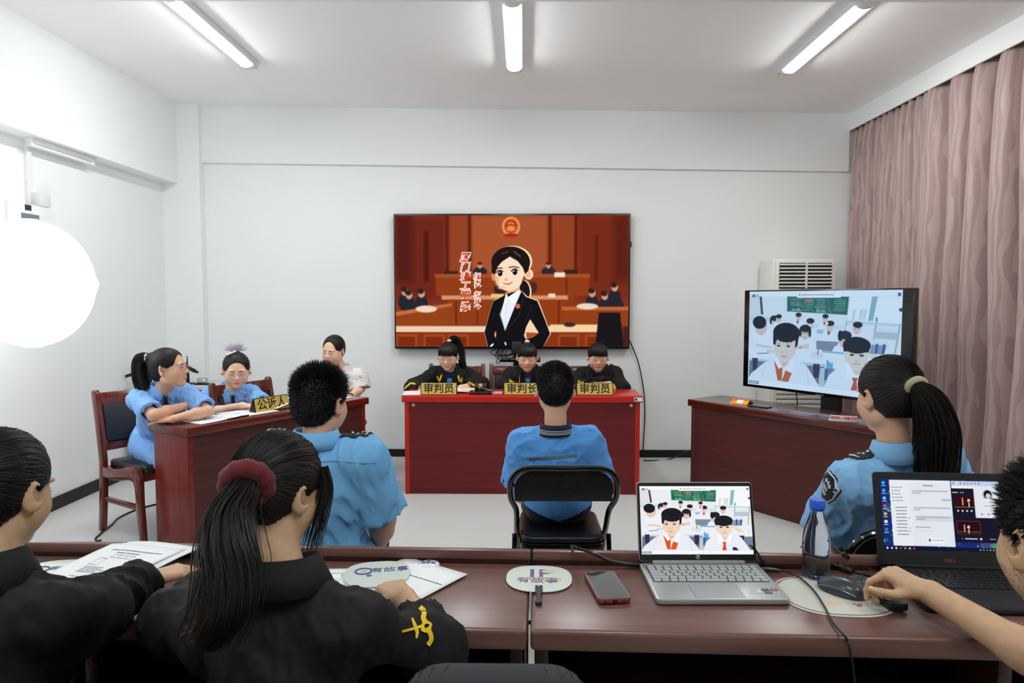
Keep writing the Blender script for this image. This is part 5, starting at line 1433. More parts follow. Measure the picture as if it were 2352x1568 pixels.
dk.rect(183, 109, 241, 144, (150, 60, 60)); dk.rect(184, 110, 240, 143, (40, 16, 22)); dk.ell(212, 123, 5, 6, (30, 18, 20)); dk.ell(212, 125, 3.6, 4.4, (232, 190, 160)); dk.poly([(205, 143), (207, 132), (219, 132), (222, 143)], (16, 16, 22)); dk.rect(211, 131, 213.5, 142, (230, 232, 236)); dk.line([(202, 120), (202, 136)], 3, (230, 150, 140), 1); dash(186, 238, 138, (190, 130, 70), 1)
dk.ell(194, 156, 2, 2, (90, 92, 110)); dash(202, 230, 156, (200, 204, 214), 3); dk.ell(240, 156, 3, 3, (210, 216, 226)); dash(262, 275, 156, (150, 154, 170))
dk.rect(232, 14, 320, 100, (226, 230, 236), 1); dk.ell(266, 38, 13, 14, (130, 200, 230), 1); dk.ell(266, 37, 9.5, 11.5, (24, 20, 34), 1); dk.ell(267, 41, 6, 7, (238, 200, 184), 1); dk.ell(266, 51, 8, 3, (240, 238, 240), 1); dash(256, 278, 68, (170, 174, 184))
for k in range(4): dk.ell(248+k*16, 90, 2, 2, (90, 94, 110) if k < 3 else (226, 60, 60), 1)
dk.rect(0, 180, 320, 190, (18, 22, 48))
for k, c_ in enumerate(((240, 242, 246), (220, 224, 230), (240, 220, 170), (206, 50, 56), (226, 120, 90), (190, 200, 226), (220, 60, 50))): dk.ell(8+k*11, 185, 2.6, 2.6, c_, 1)
for k in range(9): dk.ell(236+k*8, 185, 1.6, 2, rg.choice([(226, 228, 234), (80, 180, 230), (240, 190, 60)]), 1)
me = dk.mesh('screen_picture', SW2, SH2, emit_attr('screen_picture', SCR))
me.transform(L @ Matrix.Translation((0, -0.0052, H2/2+0.010))); o = bpy.data.objects.new('screen_picture', me); COL.objects.link(o); o.parent = ld
text('logo_letters', 'DELL', 0.0115, L @ frame((0.0, -0.0046, 0.0145), (1, 0, 0), (0, 0, 1)), mat('red_logo', (156, 38, 42), rough=0.4), ld, 0.0003, bold=0.0002, sx=1.15)
obj('front_edge', add_box(newbm(), (0, -0.2435, 0.008), (W2-0.03, 0.004, 0.008), bev=0.001), mat('dark_rubber', (16, 16, 17), rough=0.6), b)

# ---------------------------------------------------------------- water bottle
c = TAt(1873, 1326)
t = thing('water_bottle', 'clear plastic water bottle with a blue cap right of the silver laptop', 'bottle', (c.x, c.y, TH+0.003))
bz = A(1873, 1146, Y=c.y).z-TH-0.003
M_PET = mat('clear_water', (226, 238, 255), rough=0.03, trans=1.0, ior=1.33, spec=0.6)
sc_ = bz/0.205
prof = [(0, 0.004), (0.022, 0.001), (0.029, 0.003), (0.033, 0.010), (0.0345, 0.03), (0.0335, 0.055), (0.0345, 0.085), (0.033, 0.110), (0.028, 0.132), (0.0215, 0.152), (0.0165, 0.168), (0.0145, 0.180), (0.014, 0.186), (0, 0.186)]
bm = newbm(); add_lathe(bm, [(r*1.0, z*sc_) for r, z in prof], n=40); obj('body', bm, M_PET, t)
bm = newbm(); prof = [(0.0150, 0.182), (0.0185, 0.182), (0.0190, 0.185), (0.0190, 0.202), (0.0175, 0.205), (0, 0.205)]
add_lathe(bm, [(r, z*sc_) for r, z in prof], n=36); obj('cap', bm, mat('blue_cap', (40, 92, 214), rough=0.35), t)
bm = newbm(); add_lathe(bm, [(0.015, 0.176*sc_), (0.0168, 0.1765*sc_), (0.0168, 0.179*sc_), (0.015, 0.1795*sc_)], n=30); obj('neck_ring', bm, mat('blue_ring', (60, 112, 220), rough=0.3), t)
bm = newbm()
for k in range(16):
    a = k*math.pi/8; add_ell(bm, (0.022*math.cos(a), 0.022*math.sin(a), 0.007), (0.006, 0.004, 0.006), Euler((0, 0, a)), 8, 6)
obj('base_ridges', bm, mat('blue_pet', (150, 196, 255), rough=0.05, trans=0.7, ior=1.4), t)

# ---------------------------------------------------------------- mouse pad, mouse, remote
pc_ = TAt(1915, 1369)
pl_, pr_ = TAt(1786, 1372), TAt(2048, 1380)
pt_, pb_ = TAt(1915, 1324), TAt(1930, 1416)
pw, pd = (pr_-pl_).length, abs(pt_.y-pb_.y)
t = thing('mouse_pad', 'cream oval mouse pad with a dark outline under the grey mouse', 'mouse pad', (pc_.x, pc_.y, TH), TRZ)
bm = newbm(); add_prism(bm, fan_outline(pw, pd), 0.003, bev=0.001); pd_ = obj('pad', bm, mat('cream_pad', (206, 204, 194), rough=0.6), t)
bm = newbm(); ol = fan_outline(pw-0.014, pd-0.014); add_tube(bm, [(x, y, 0.0032) for x, y in ol], 0.0011, 5, closed=True); obj('outline_print', bm, mat('pad_outline', (92, 84, 78), rough=0.6), pd_)
bm = newbm(); add_ell(bm, (-0.020, -0.048, 0.0031), (0.020, 0.012, 0.0003)); obj('blush_print', bm, mat('blush_print', (226, 190, 160), rough=0.6), pd_)
bm = newbm(); add_ell(bm, (0.035, -0.058, 0.0031), (0.007, 0.005, 0.0003)); obj('mouth_print', bm, mat('mouth_print', (206, 100, 84), rough=0.6), pd_)
bm = newbm(); add_tube(bm, [(0.022, -0.048, 0.0033), (0.032, -0.053, 0.0033), (0.045, -0.049, 0.0033)], 0.0009, 5); obj('line_print', bm, M_DARK_PL, pd_)
bm = newbm(); add_prism(bm, rrect(0.07, 0.05, 0.022), 0.0028, Matrix.Translation((-pw*0.36, pd*0.30, 0.0)), bev=0.0008); e_ = obj('grey_ear', bm, mat('taupe_pad', (104, 96, 92), rough=0.6), t)
bm = newbm(); add_prism(bm, [(-0.010, 0), (0.010, 0), (0, -0.012)], 0.0004, Matrix.Translation((-pw*0.40, pd*0.33, 0.0029))); obj('pink_triangle_print', bm, mat('pink_print', (214, 130, 122), rough=0.6), e_)
m0, m1 = TAt(1893, 1345, 0.005), TAt(1972, 1372, 0.005)
mc = (m0+m1)/2; mdir = (m0-m1).normalized()
t = thing('computer_mouse', 'dark grey wireless mouse on the cream mouse pad', 'mouse', (mc.x, mc.y, TH+0.003), math.atan2(mdir.y, mdir.x)-math.pi/2)
sd = SDF(); sd.ell((0, -0.012, 0.012), (0.031, 0.046, 0.026), k=0.02); sd.ell((0, 0.026, 0.008), (0.027, 0.030, 0.019), k=0.02); sd.ell((0, 0.0, 0.006), (0.029, 0.055, 0.014), k=0.01); sd.plane((0, 0, 0.0005), (0, 0, -1))
pobj('shell', sd.build(0.0018), mat('mouse_grey', (52, 57, 62), rough=0.3, coat=0.3), t)
bm = newbm(); add_lathe(bm, [(0.006, -0.003), (0.009, -0.002), (0.009, 0.002), (0.006, 0.003)], (0, 0.032, 0.0205), n=16, mtx=Euler((0, math.pi/2, 0)).to_matrix()); obj('scroll_wheel', bm, M_BLACK_PL, t)
for s in (-1, 1):
    bm = newbm(); add_tube(bm, bez([(s*0.027, 0.042, 0.012), (s*0.0295, 0.01, 0.0195), (s*0.030, -0.02, 0.0185), (s*0.024, -0.047, 0.012)], 6), [0.0012]*19, 6); obj('side_trim', bm, mat('mouse_trim', (118, 126, 130), rough=0.25, metal=0.4), t)
r0, r1 = TAt(1962, 1328, 0.01), TAt(2068, 1398, 0.01)
rc = (r0+r1)/2; rd = (r0-r1); rl = rd.length; rd.normalize()
t = thing('remote_control', 'black remote control under the hand of the man, right of the mouse', 'remote control', (rc.x, rc.y, TH+0.003), math.atan2(rd.y, rd.x)-math.pi/2)
bm = newbm(); add_prism(bm, rrect(0.046, rl, 0.008), 0.017, bev=0.004); bd = obj('body', bm, mat('remote_black', (26, 27, 30), rough=0.45), t)
M_BTN = mat('remote_button', (52, 54, 58), rough=0.5)
for r in range(6):
    for q in range(3):
        bm = newbm(); add_lathe(bm, [(0.0045, 0), (0.0045, 0.0012), (0.0035, 0.0018), (0, 0.0018)], ((q-1)*0.013, rl/2-0.014-(r if r < 2 else r+2)*0.0135, 0.017), n=12); obj('button', bm, M_BTN if (r, q) != (0, 0) else mat('red_button', (120, 30, 30), rough=0.5), bd)
bm = newbm(); add_lathe(bm, [(0.007, 0), (0.014, 0), (0.014, 0.0012), (0.007, 0.0012)], (0, rl/2-0.052, 0.017), n=24); obj('direction_ring', bm, M_BTN, bd)

# ---------------------------------------------------------------- cables on the tables
def cable(label, pts, r, m=None, plugs=()):
    bm = newbm(); add_tube(bm, bez(pts, 8), r, 8)
    if plugs:
        t = thing('cable', label, 'cable', pts[0]); o = obj('cord', bm, m or M_BLACK_PL, t, world_to=pts[0])
        for a, b_, w in plugs:
            b2 = newbm(); a = Vector(a); b_ = Vector(b_); add_tube(b2, [a, a.lerp(b_, 0.05), a.lerp(b_, 0.7), b_], [w*0.9, w, w, w*0.6], 10); obj('plug', b2, M_BLACK_PL, t, world_to=pts[0])
        return t
    return tag(obj('cable', bm, m or M_BLACK_PL), label, 'cable')
LZ = TH+0.034
cable('thick black cable over the table ledge into the left side of the silver laptop', [A(1322, 1292, Z=0.70)+Vector((0, 0.12, 0)), A(1316, 1264, Z=LZ+0.03)+Vector((0, 0.03, 0)), A(1328, 1259, Z=LZ+0.014), A(1360, 1269, Z=LZ+0.012), A(1400, 1287, Z=TH+0.028), A(1440, 1295, Z=TH+0.014), A(1462, 1297, Z=TH+0.012)], 0.0042, plugs=[(A(1470, 1297, Z=TH+0.012), A(1438, 1295, Z=TH+0.014), 0.007)])
cable('thin black cable from the silver laptop across the mouse pad and over the table edge', [A(1752, 1308, Z=TH+0.011), A(1790, 1309, Z=TH+0.010), A(1830, 1322, Z=TH+0.010), A(1866, 1352, Z=TH+0.009), A(1893, 1392, Z=TH+0.008), A(1912, 1428, Z=TH+0.006), A(1938, 1458, Z=TH+0.008), A(1946, 1470, Y=1.420), A(1952, 1492, Y=1.412), A(1962, 1560, Y=1.415), A(1966, 1700, Y=1.41)], 0.0024, plugs=[(A(1750, 1307, Z=TH+0.011), A(1793, 1310, Z=TH+0.010), 0.0055)])
cable('black cable from the rear right corner of the silver laptop over the ledge', [A(1752, 1298, Z=TH+0.012), A(1748, 1284, Z=TH+0.03), A(1738, 1268, Z=LZ+0.012), A(1730, 1262, Z=LZ+0.02)+Vector((0, 0.03, 0)), A(1728, 1290, Z=0.66)+Vector((0, 0.12, 0))], 0.0035, plugs=[(A(1757, 1299, Z=TH+0.012), A(1748, 1283, Z=TH+0.03), 0.0055)])
cable('black charger cord with a thick joint behind the water bottle', [A(1848, 1262, Z=LZ+0.012)+Vector((0, 0.02, 0)), A(1870, 1270, Z=LZ+0.012), A(1906, 1292, Z=TH+0.020), A(1935, 1304, Z=TH+0.010), A(1975, 1317, Z=TH+0.008), A(2000, 1322, Z=TH+0.007)], 0.0035, plugs=[(A(1922, 1298, Z=TH+0.012), A(1958, 1313, Z=TH+0.010), 0.0080)])
cable('black connector cord lying on the ledge left of the dark laptop', [A(1930, 1268, Z=LZ+0.01)+Vector((0, 0.02, 0)), A(1938, 1274, Z=LZ+0.008), A(1958, 1290, Z=TH+0.016), A(1985, 1302, Z=TH+0.010), A(2010, 1312, Z=TH+0.010)], 0.0022, plugs=[(A(1936, 1270, Z=LZ+0.008), A(1960, 1289, Z=TH+0.018), 0.0060)])

# ================================================================== people
from mathutils.bvhtree import BVHTree
M_SKIN = mat('skin', (226, 178, 148), rough=0.5, sss=0.12, var=0.04, vscale=30)
M_SKIN2 = mat('skin_fair', (238, 196, 168), rough=0.48, sss=0.12, var=0.03, vscale=30)
M_SKIN3 = mat('skin_tan', (198, 160, 126), rough=0.5, sss=0.1, var=0.06, vscale=60)
M_LIP = mat('lips', (206, 128, 114), rough=0.4)
M_LIPRED = mat('lips_red', (190, 50, 48), rough=0.35)
M_NAIL = mat('nail', (226, 180, 160), rough=0.3)
M_HAIR = mat('black_hair', (19, 17, 17), rough=0.46, spec=0.35)
M_HAIRB = mat('brown_black_hair', (24, 18, 16), rough=0.48, spec=0.35)
M_HAIRR = mat('reddish_hair_ends', (84, 48, 32), rough=0.45)
M_HAIRM = mat('matt_black_hair', (17, 16, 16), rough=0.55)
M_BROW = mat('brow', (52, 38, 32), rough=0.7)
M_EYEW = mat('eye_white', (232, 228, 224), rough=0.2)
M_IRIS = mat('dark_iris', (30, 20, 16), rough=0.15)
def cloth(name, c, bump=0.06, rough=0.85, bscale=240, sheen=0.1): return mat(name, c, rough=rough, bump=bump, bscale=bscale, sheen=sheen)
M_BLUE = cloth('light_blue_shirt', (116, 180, 230))
M_BLUE2 = cloth('sky_blue_blouse', (128, 178, 240))
M_POLO = cloth('blue_polo', (92, 162, 236), bump=0.08)
M_NAVY = cloth('navy_cloth', (24, 27, 60))
M_ROBE = cloth('black_robe', (9, 9, 10), rough=0.8, sheen=0.0)
M_YEL = cloth('yellow_embroidery', (232, 196, 28), bump=0.3, bscale=400)
M_DARKT = cloth('dark_trousers', (26, 28, 38))
M_SHOE = mat('dark_shoe', (26, 26, 28), rough=0.4)

def Rz(a): return Matrix.Rotation(math.radians(a), 3, 'Z')
def headR(yaw, pitch=0, roll=0):
    return Rz(yaw) @ Matrix.Rotation(math.radians(-pitch), 3, 'X') @ Matrix.Rotation(math.radians(roll), 3, 'Y')

def head(sd, H, R, s, wide=1.0):
    q = lambda x, y, z: H+R @ (Vector((x*wide, y, z))*s)
    E = lambda c, r, k=0.02, op='u', rot=None: sd.ell(q(*c), [v*s for v in r], R if rot is None else R @ rot, k*s, op)
    C = lambda a, b, ra, rb, k=0.01, op='u': sd.cap(q(*a), q(*b), ra*s, rb*s, k*s, op)
    E((0, -.014, .034), (.073*wide, .093, .084), 0.03)
    E((0, .026, -.012), (.064*wide, .066, .086), 0.03)
    E((0, .030, -.062), (.051*wide, .048, .046), 0.03)
    E((0, .064, -.098), (.020, .018, .014), 0.03)
    for g in (-1, 1):
        E((g*.038, .052, -.032), (.026, .026, .026), 0.03)
        E((g*.050, .004, -.060), (.016, .034, .026), 0.03)
        E((g*.031, .101, .004), (.017, .013, .010), 0.014, 's')
        E((g*.031, .0775, .001), (.0145, .0125, .0115), 0.003)
        E((g*.030, .083, .022), (.022, .008, .006), 0.012)
    C((0, .084, .004), (0, .101, -.026), .0065, .0105, 0.012)
    E((0, .1025, -.030), (.0105, .0100, .0085), 0.006)
    for g in (-1, 1):
        E((g*.0125, .0925, -.034), (.0075, .0095, .007), 0.006)
        E((g*.0065, .1010, -.0405), (.0035, .004, .003), 0.003, 's')
    E((0, .0875, -.0600), (.021, .0085, .0050), 0.006)
    E((0, .0870, -.0690), (.0175, .0085, .0058), 0.006)
    C((-.020, .0965, -.0645), (.020, .0965, -.0645), .0016, .0016, 0.003, 's')
    for g in (-1, 1):
        rt = Euler((math.radians(8), 0, g*math.radians(-40))).to_matrix()
        E((g*.0830, -.012, -.006), (.0075, .020, .033), 0.006, 'u', rt)
        E((g*.0875, -.006, -.002), (.0065, .0105, .019), 0.004, 's', rt)
        E((g*.0720, .004, -.010), (.006, .006, .008), 0.004)
        E((g*.0735, .001, -.034), (.006, .008, .009), 0.008)
    return q
def hand(sd, W, d, n, side, s, curl=(20, 30, 20), thumb=(0.8, 0.6, -0.25), spread=0.10, curls=None, tip=None):
    """palm, four fingers and a thumb from the wrist W; d towards the fingers, n out of the back of the hand"""
    W = Vector(W); d = Vector(d).normalized(); n = Vector(n); n = (n-d*n.dot(d)).normalized()
    l = (n.cross(d) if side > 0 else d.cross(n))
    K = lambda a, b, c: W+d*(a*s)+l*(b*s)+n*(c*s)
    nails = []
    offs = (.030, .010, -.010, -.028); lens = ((.043, .025, .021), (.048, .029, .022), (.044, .027, .021), (.034, .020, .018))
    reach = (.088, .092, .087, .078)
    for i in range(4):
        k = K(reach[i], offs[i], 0.002)
        sd.cap(K(0.0, offs[i]*0.55, 0), k, .0145*s, .0108*s, .012*s)
        dd = (d+l*(spread*(1.5-i)*0.7)).normalized(); p = k; a = 0
        cc = curls[i] if curls else curl
        rr = (.0095, .0086, .0078, .0064)
        for j in range(3):
            a += math.radians(cc[j])
            v = dd*math.cos(a)-n*math.sin(a)
            e = p+v*(lens[i][j]*s)
            sd.cap(p, e, rr[j]*s*(0.88 if i == 3 else 1), rr[j+1]*s*(0.88 if i == 3 else 1), .003*s); p = e
        nn = dd*math.sin(a)+n*math.cos(a)
        nails.append((p-v*(0.004*s)+nn*(0.0052*s), v, nn))
    sd.cap(K(.02, .012, -.006), K(.05, .026, -.010), .016*s, .013*s, .014*s)
    t0 = K(.022, .024, -.008); tv = (d*thumb[1]+l*thumb[0]+n*thumb[2]).normalized()
    t1 = t0+tv*(.042*s); sd.cap(t0, t1, .0135*s, .0108*s, .010*s)
    tv2 = (tv*0.75+d*0.6).normalized(); t2 = t1+tv2*(.030*s); sd.cap(t1, t2, .0108*s, .0098*s, .004*s)
    tv3 = (tv2*0.8+d*0.45).normalized(); t3 = t2+tv3*(.024*s); sd.cap(t2, t3, .0100*s, .0076*s, .004*s)
    nails.append((t3-tv3*(0.003*s)+(n-tv3*n.dot(tv3)).normalized()*(.0062*s), tv3, (n-tv3*n.dot(tv3)).normalized()))
    return nails

def smoothbvh(PF): return BVHTree.FromPolygons([tuple(p) for p in PF[0]], [tuple(f) for f in PF[1]])
def stick(bvh, o, d, off=0.002):
    h = bvh.ray_cast(Vector(o), Vector(d).normalized())
    return (None, None) if h[0] is None else (h[0]-Vector(d).normalized()*off, h[1])
def ribbon(bm, bvh, pts, w, d, up, off=0.003, thick=0.002, n=6):
    """a strip along points (seen along d) laid onto the surface"""
    d = Vector(d).normalized(); up = Vector(up)
    P = bez(pts, n) if len(pts) > 2 else [Vector(pts[0]).lerp(Vector(pts[1]), k/n) for k in range(n+1)]
    rows = []
    for i, p in enumerate(P):
        t = (P[min(i+1, len(P)-1)]-P[max(i-1, 0)]); sdv = t.cross(d).normalized()
        ww = w(i/(len(P)-1)) if callable(w) else w
        row = []
        for q in (-1, 0, 1):
            h, nn = stick(bvh, p+sdv*(ww/2*q)-d*0.5, d, off)
            row.append(h)
        rows.append(row)
    top = [[None if h is None else bm.verts.new(h) for h in r] for r in rows]
    bot = [[None if h is None else bm.verts.new(h+d*(thick+off)) for h in r] for r in rows]
    for a, b, c, e in zip(top[:-1], top[1:], bot[:-1], bot[1:]):
        for q in range(2):
            try:
                if None not in (a[q], a[q+1], b[q+1], b[q]): bm.faces.new((a[q], a[q+1], b[q+1], b[q]))
            except ValueError: pass
        for q in (0, 2):
            if None not in (a[q], b[q], e[q], c[q]):
                try: bm.faces.new((a[q], b[q], e[q], c[q]))
                except ValueError: pass
    return bm
def patch(bm, bvh, pts, d, off=0.003, thick=0.002):
    """closed outline laid onto the surface along d, fanned from its centre"""
    d = Vector(d).normalized(); P = [Vector(p) for p in pts]; c = sum(P, Vector())/len(P)
    def hit(p):
        h, nn = stick(bvh, p-d*0.5, d, off); return h
    ring = [hit(p) for p in P]; mid = [hit(p.lerp(c, 0.5)) for p in P]; cc = hit(c)
    if cc is None: return bm
    pl = lambda p, h: h if h is not None else Vector(p)+d*((cc-c).dot(d)+0.01)
    ring = [pl(p, h) for p, h in zip(P, ring)]; mid = [pl(p.lerp(c, 0.5), h) for p, h in zip(P, mid)]
    V1 = [bm.verts.new(h) for h in ring]; V2 = [bm.verts.new(h) for h in mid]; vc = bm.verts.new(cc); V0 = [bm.verts.new(h+d*(thick+off)) for h in ring]
    n = len(P)
    for i in range(n):
        j = (i+1) % n
        bm.faces.new((V0[i], V0[j], V1[j], V1[i])); bm.faces.new((V1[i], V1[j], V2[j], V2[i])); bm.faces.new((V2[i], V2[j], vc))
    return bm
def crease(seed, scale, amp, aniso=(1, 1, 1)):
    scale *= 2.6
    a = waves(seed, scale, 6, aniso); b = waves(seed+50, scale*2.3, 6, aniso)
    def f(x, y, z):
        u = a(x, y, z); v = b(x, y, z)
        return -amp*(1-3.0*np.minimum(np.abs(u), 0.5))-amp*0.4*(1-3.0*np.minimum(np.abs(v), 0.5))
    return f
def hair_cap(sd, q, R, s, th=0.010, low=-0.07, face=(.105, -.008, .084), wide=1.0, fringe=None):
    if face[2] > .0795: face = (face[0], face[1], face[2]+.010)
    E = lambda c, r, k=0.02, op='u', rot=None: sd.ell(q(*c), [v*s for v in r], R if rot is None else R @ rot, k*s, op)
    E((0, -.014, .034), ((.073+th)*wide, .093+th, .084+th), 0.02)
    E((0, -.046, -.018), ((.058+th*0.8)*wide, .052+th, .064), 0.03)
    E((0, face[0], face[1]), (.069*wide, .080, face[2]), 0.008, 's')
    for g in (-1, 1):
        E((g*.072*wide, .060, -.046), (.046, .056, .060), 0.010, 's')
        E((g*.090*wide, -.002, -.014), (.034, .023, .034), 0.008, 's')
        E((g*.085*wide, -.010, -.085), (.040, .050, .045), 0.012, 's')
    up = R @ Vector((0, 0, 1))
    sd.plane(q(0, 0, low), -up)
def streak(H, T, amp, freq=64, ph=0.0):
    a = (T-H).normalized(); u = a.orthogonal().normalized(); v = a.cross(u); h = vec(H); u = vec(u); v = vec(v)
    def f(x, y, z):
        dx, dy, dz = x-h[0], y-h[1], z-h[2]
        p = np.arctan2(dx*v[0]+dy*v[1]+dz*v[2], dx*u[0]+dy*u[1]+dz*u[2])
        return amp*(np.sin(freq*p+2.5*np.sin(7*p+ph))+0.6*np.sin(freq*1.7*p+ph))
    return f
def strands(bm, path, rad, n, th, rg, sides=4, spread=1.0, taper=0.35, jit=0.004, wisp=0.0):
    """a lock of hair: thin tubes along a path with radius rad(t)"""
    P = bez(path, 6); N = len(P)
    for k in range(n):
        a = rg.uniform(0, 6.283); r = math.sqrt(rg.random())
        end = rg.uniform(0.82, 1.0); m = max(4, int(N*end)); pts = []
        tw = rg.uniform(-0.6, 0.6); jx = [rg.uniform(-jit, jit) for _ in range(3)]
        for i in range(m):
            t = i/(N-1); tg = (P[min(i+1, N-1)]-P[max(i-1, 0)]).normalized()
            u = tg.cross(Vector((0.3, 1, 0.1))).normalized(); v = tg.cross(u)
            rr = rad(t)*r*spread*(1+wisp*t*(1 if k % 5 == 0 else 0)); aa = a+tw*t
            pts.append(P[i]+u*(rr*math.cos(aa))+v*(rr*math.sin(aa))+Vector(jx)*math.sin(3*t+k)*t)
        add_tube(bm, pts, [th*(1-(1-taper)*(i/(m-1))**2) for i in range(m)], sides, cap=False)
    return bm
def scalp_strands(bm, q, s, Tl, n, rg, th=0.0008, wide=1.0, lift=0.0125, ymax=0.085, back_only=False):
    """fine hairs over the scalp running to the tie point Tl (head coordinates)"""
    c = Vector((0, -.014, .034)); ax = Vector((.073*wide+lift, .093+lift, .084+lift))
    T = Vector(Tl)-c; T = Vector((T.x/ax.x, T.y/ax.y, T.z/ax.z)).normalized()
    k = 0
    while k < n:
        d = Vector((rg.gauss(0, 1), rg.gauss(0, 1), rg.gauss(0, 1))).normalized()
        if d.z < -0.55 or (d.y > 0.35 and d.z < 0.42) or d.dot(T) > 0.97: continue
        if d.y > 0.0 and d.z < -0.1: continue
        k += 1; m = 9; pts = []; jj = rg.uniform(0.99, 1.03)
        om = math.acos(max(-1, min(1, d.dot(T))))
        f1 = rg.uniform(0.6, 1.0)
        for i in range(m):
            t = i/(m-1)*f1; v = (d*math.sin((1-t)*om)+T*math.sin(t*om))/max(math.sin(om), 1e-4); v.normalize()
            jr = jj+0.006*math.sin(5*t+k)
            pts.append(q(*(c+Vector((v.x*ax.x, v.y*ax.y, v.z*ax.z))*jr)))
        add_tube(bm, pts, [th*s]*m, 3, cap=False)
    return bm
def spikes(PF, H, R, s, n, rg, length, keep, tilt=0.5, base=0.0017, ctr=None):
    """short hair: thousands of small pointed tufts rooted on the hair surface"""
    P, F = PF; a, b, c = P[F[:, 0]], P[F[:, 1]], P[F[:, 2]]
    nr = np.cross(b-a, c-a); nr /= np.linalg.norm(nr, axis=1)[:, None]+1e-12
    mid = (a+c)/2; Rm = np.array([tuple(q) for q in R]); loc = (mid-np.array(tuple(H))) @ Rm/s
    if ((loc*(nr @ Rm)).sum(1) > 0).mean() < 0.5: nr = -nr
    ids = [rg.randrange(len(F)) for _ in range(n)]
    V_ = []; T = []
    for i in ids:
        l = Vector(loc[i]); nrm = Vector(nr[i])
        if not keep(l): continue
        L = length(l)*rg.uniform(0.6, 1.25)
        dirv = (nrm+R @ (Vector((rg.uniform(-1, 1), rg.uniform(-1, 1), rg.uniform(-0.6, 0.6)))*tilt*0.55+Vector((0, 0.22, -0.30 if l.z < 0.05 else 0.0))*tilt)).normalized()
        u = dirv.orthogonal().normalized(); v = dirv.cross(u); b0 = len(V_); o = Vector(mid[i])-nrm*0.001
        for q in (0, 2.094, 4.189): V_.append(o+u*(base*math.cos(q))+v*(base*math.sin(q)))
        V_.append(o+dirv*L)
        T += [(b0, b0+1, b0+3), (b0+1, b0+2, b0+3), (b0+2, b0, b0+3)]
    return np.array([tuple(p) for p in V_]), np.array(T)
def shirt_collar(t, base, N, r, f, u, rn, h, m, tip=0.05, gap=8, drop=0.018, flare=0.014, name='collar', tipang=26, nu=48, stripes=None, smat=None):
    """stand-and-fall collar round the neck; f front"""
    P = []; F = []; rn *= 1.17; h *= 1.1; u = (u+Vector((0, 0, 1.6))).normalized(); f = (f-u*f.dot(u)).normalized(); r = f.cross(u).normalized(); N = N+u*0.010
    cols = 6
    for i in range(nu+1):
        a = math.radians(gap+(360-2*gap)*i/nu)              # from the front, round the back
        da = min(math.degrees(a), 360-math.degrees(a))
        g = math.exp(-((da-tipang)/13.0)**2) if da > 0 else 0
        fr = 1.0 if da > 70 else 0.55+0.45*da/70
        dirv = f*math.cos(a)+r*math.sin(a)
        up0 = u*(h*fr); low = u*(-drop-tip*g)+f*(0.012*g)
        fl = flare*(1+0.6*g)
        for p in (dirv*rn*0.98-u*0.012, dirv*rn*0.96+up0*0.6, dirv*(rn*0.97)+up0, dirv*(rn*1.05)+up0*0.98+u*0.001, dirv*(rn*1.12+fl*0.4)+up0*0.35+low*0.3, dirv*(rn*1.12+fl)+low):
            P.append(N+p-f*(0.012*(1+math.cos(a))))
    for i in range(nu):
        for j in range(cols-1):
            a = i*cols+j; F.append((a, a+1, a+cols+1, a+cols))
    o = pobj(name, (np.array([tuple(p) for p in P]), np.array(F)), m, t, base)
    so = o.modifiers.new('thickness', 'SOLIDIFY'); so.thickness = 0.002; so.offset = 0
    if stripes:
        bm = newbm()
        for q in stripes:
            pts = []
            for i in range(nu+1):
                a, b, c = P[i*cols+3], P[i*cols+4], P[i*cols+5]
                x = a.lerp(b, q*2) if q < 0.5 else b.lerp(c, q*2-1)
                ctr = N+u*((x-N).dot(u)); pts.append(x+(x-ctr).normalized()*0.0015)
            add_tube(bm, pts, 0.0013, 5)
        obj('collar_stripes', bm, smat, o, world_to=base)
    return o
def surf(p, px, py):
    """the point of the garment seen at (px, py) and its normal"""
    o = Vector((0, 0, CAMZ)); d = ray(px, py).normalized()
    h = p['bvh'].ray_cast(o, d)
    if h[0] is None: return None, None
    n = h[1] if h[1].dot(d) < 0 else -h[1]
    return h[0], n
def glasses(t, base, q, R, s, m, w=0.021, h=0.017):
    bm = newbm(); cz = -0.004
    for g in (-1, 1):
        ring = [q(g*.031+w*math.cos(a), .1015-0.006*abs(math.cos(a))*(1 if g*math.cos(a) > 0 else 0), cz+h*math.sin(a)) for a in [2*math.pi*k/24 for k in range(24)]]
        add_tube(bm, ring, 0.0013*s, 6, closed=True)
        add_tube(bm, bez([q(g*(.031+w), .095, cz+.004), q(g*.070, .070, cz+.006), q(g*.079, .01, cz+.008), q(g*.080, -.012, cz-.004)], 4), 0.0013*s, 6)
    add_tube(bm, bez([q(-.011, .102, cz+.002), q(0, .105, cz+.005), q(.011, .102, cz+.002)], 4), 0.0012*s, 6)
    o = obj('glasses', bm, m, t, world_to=base)
    return o
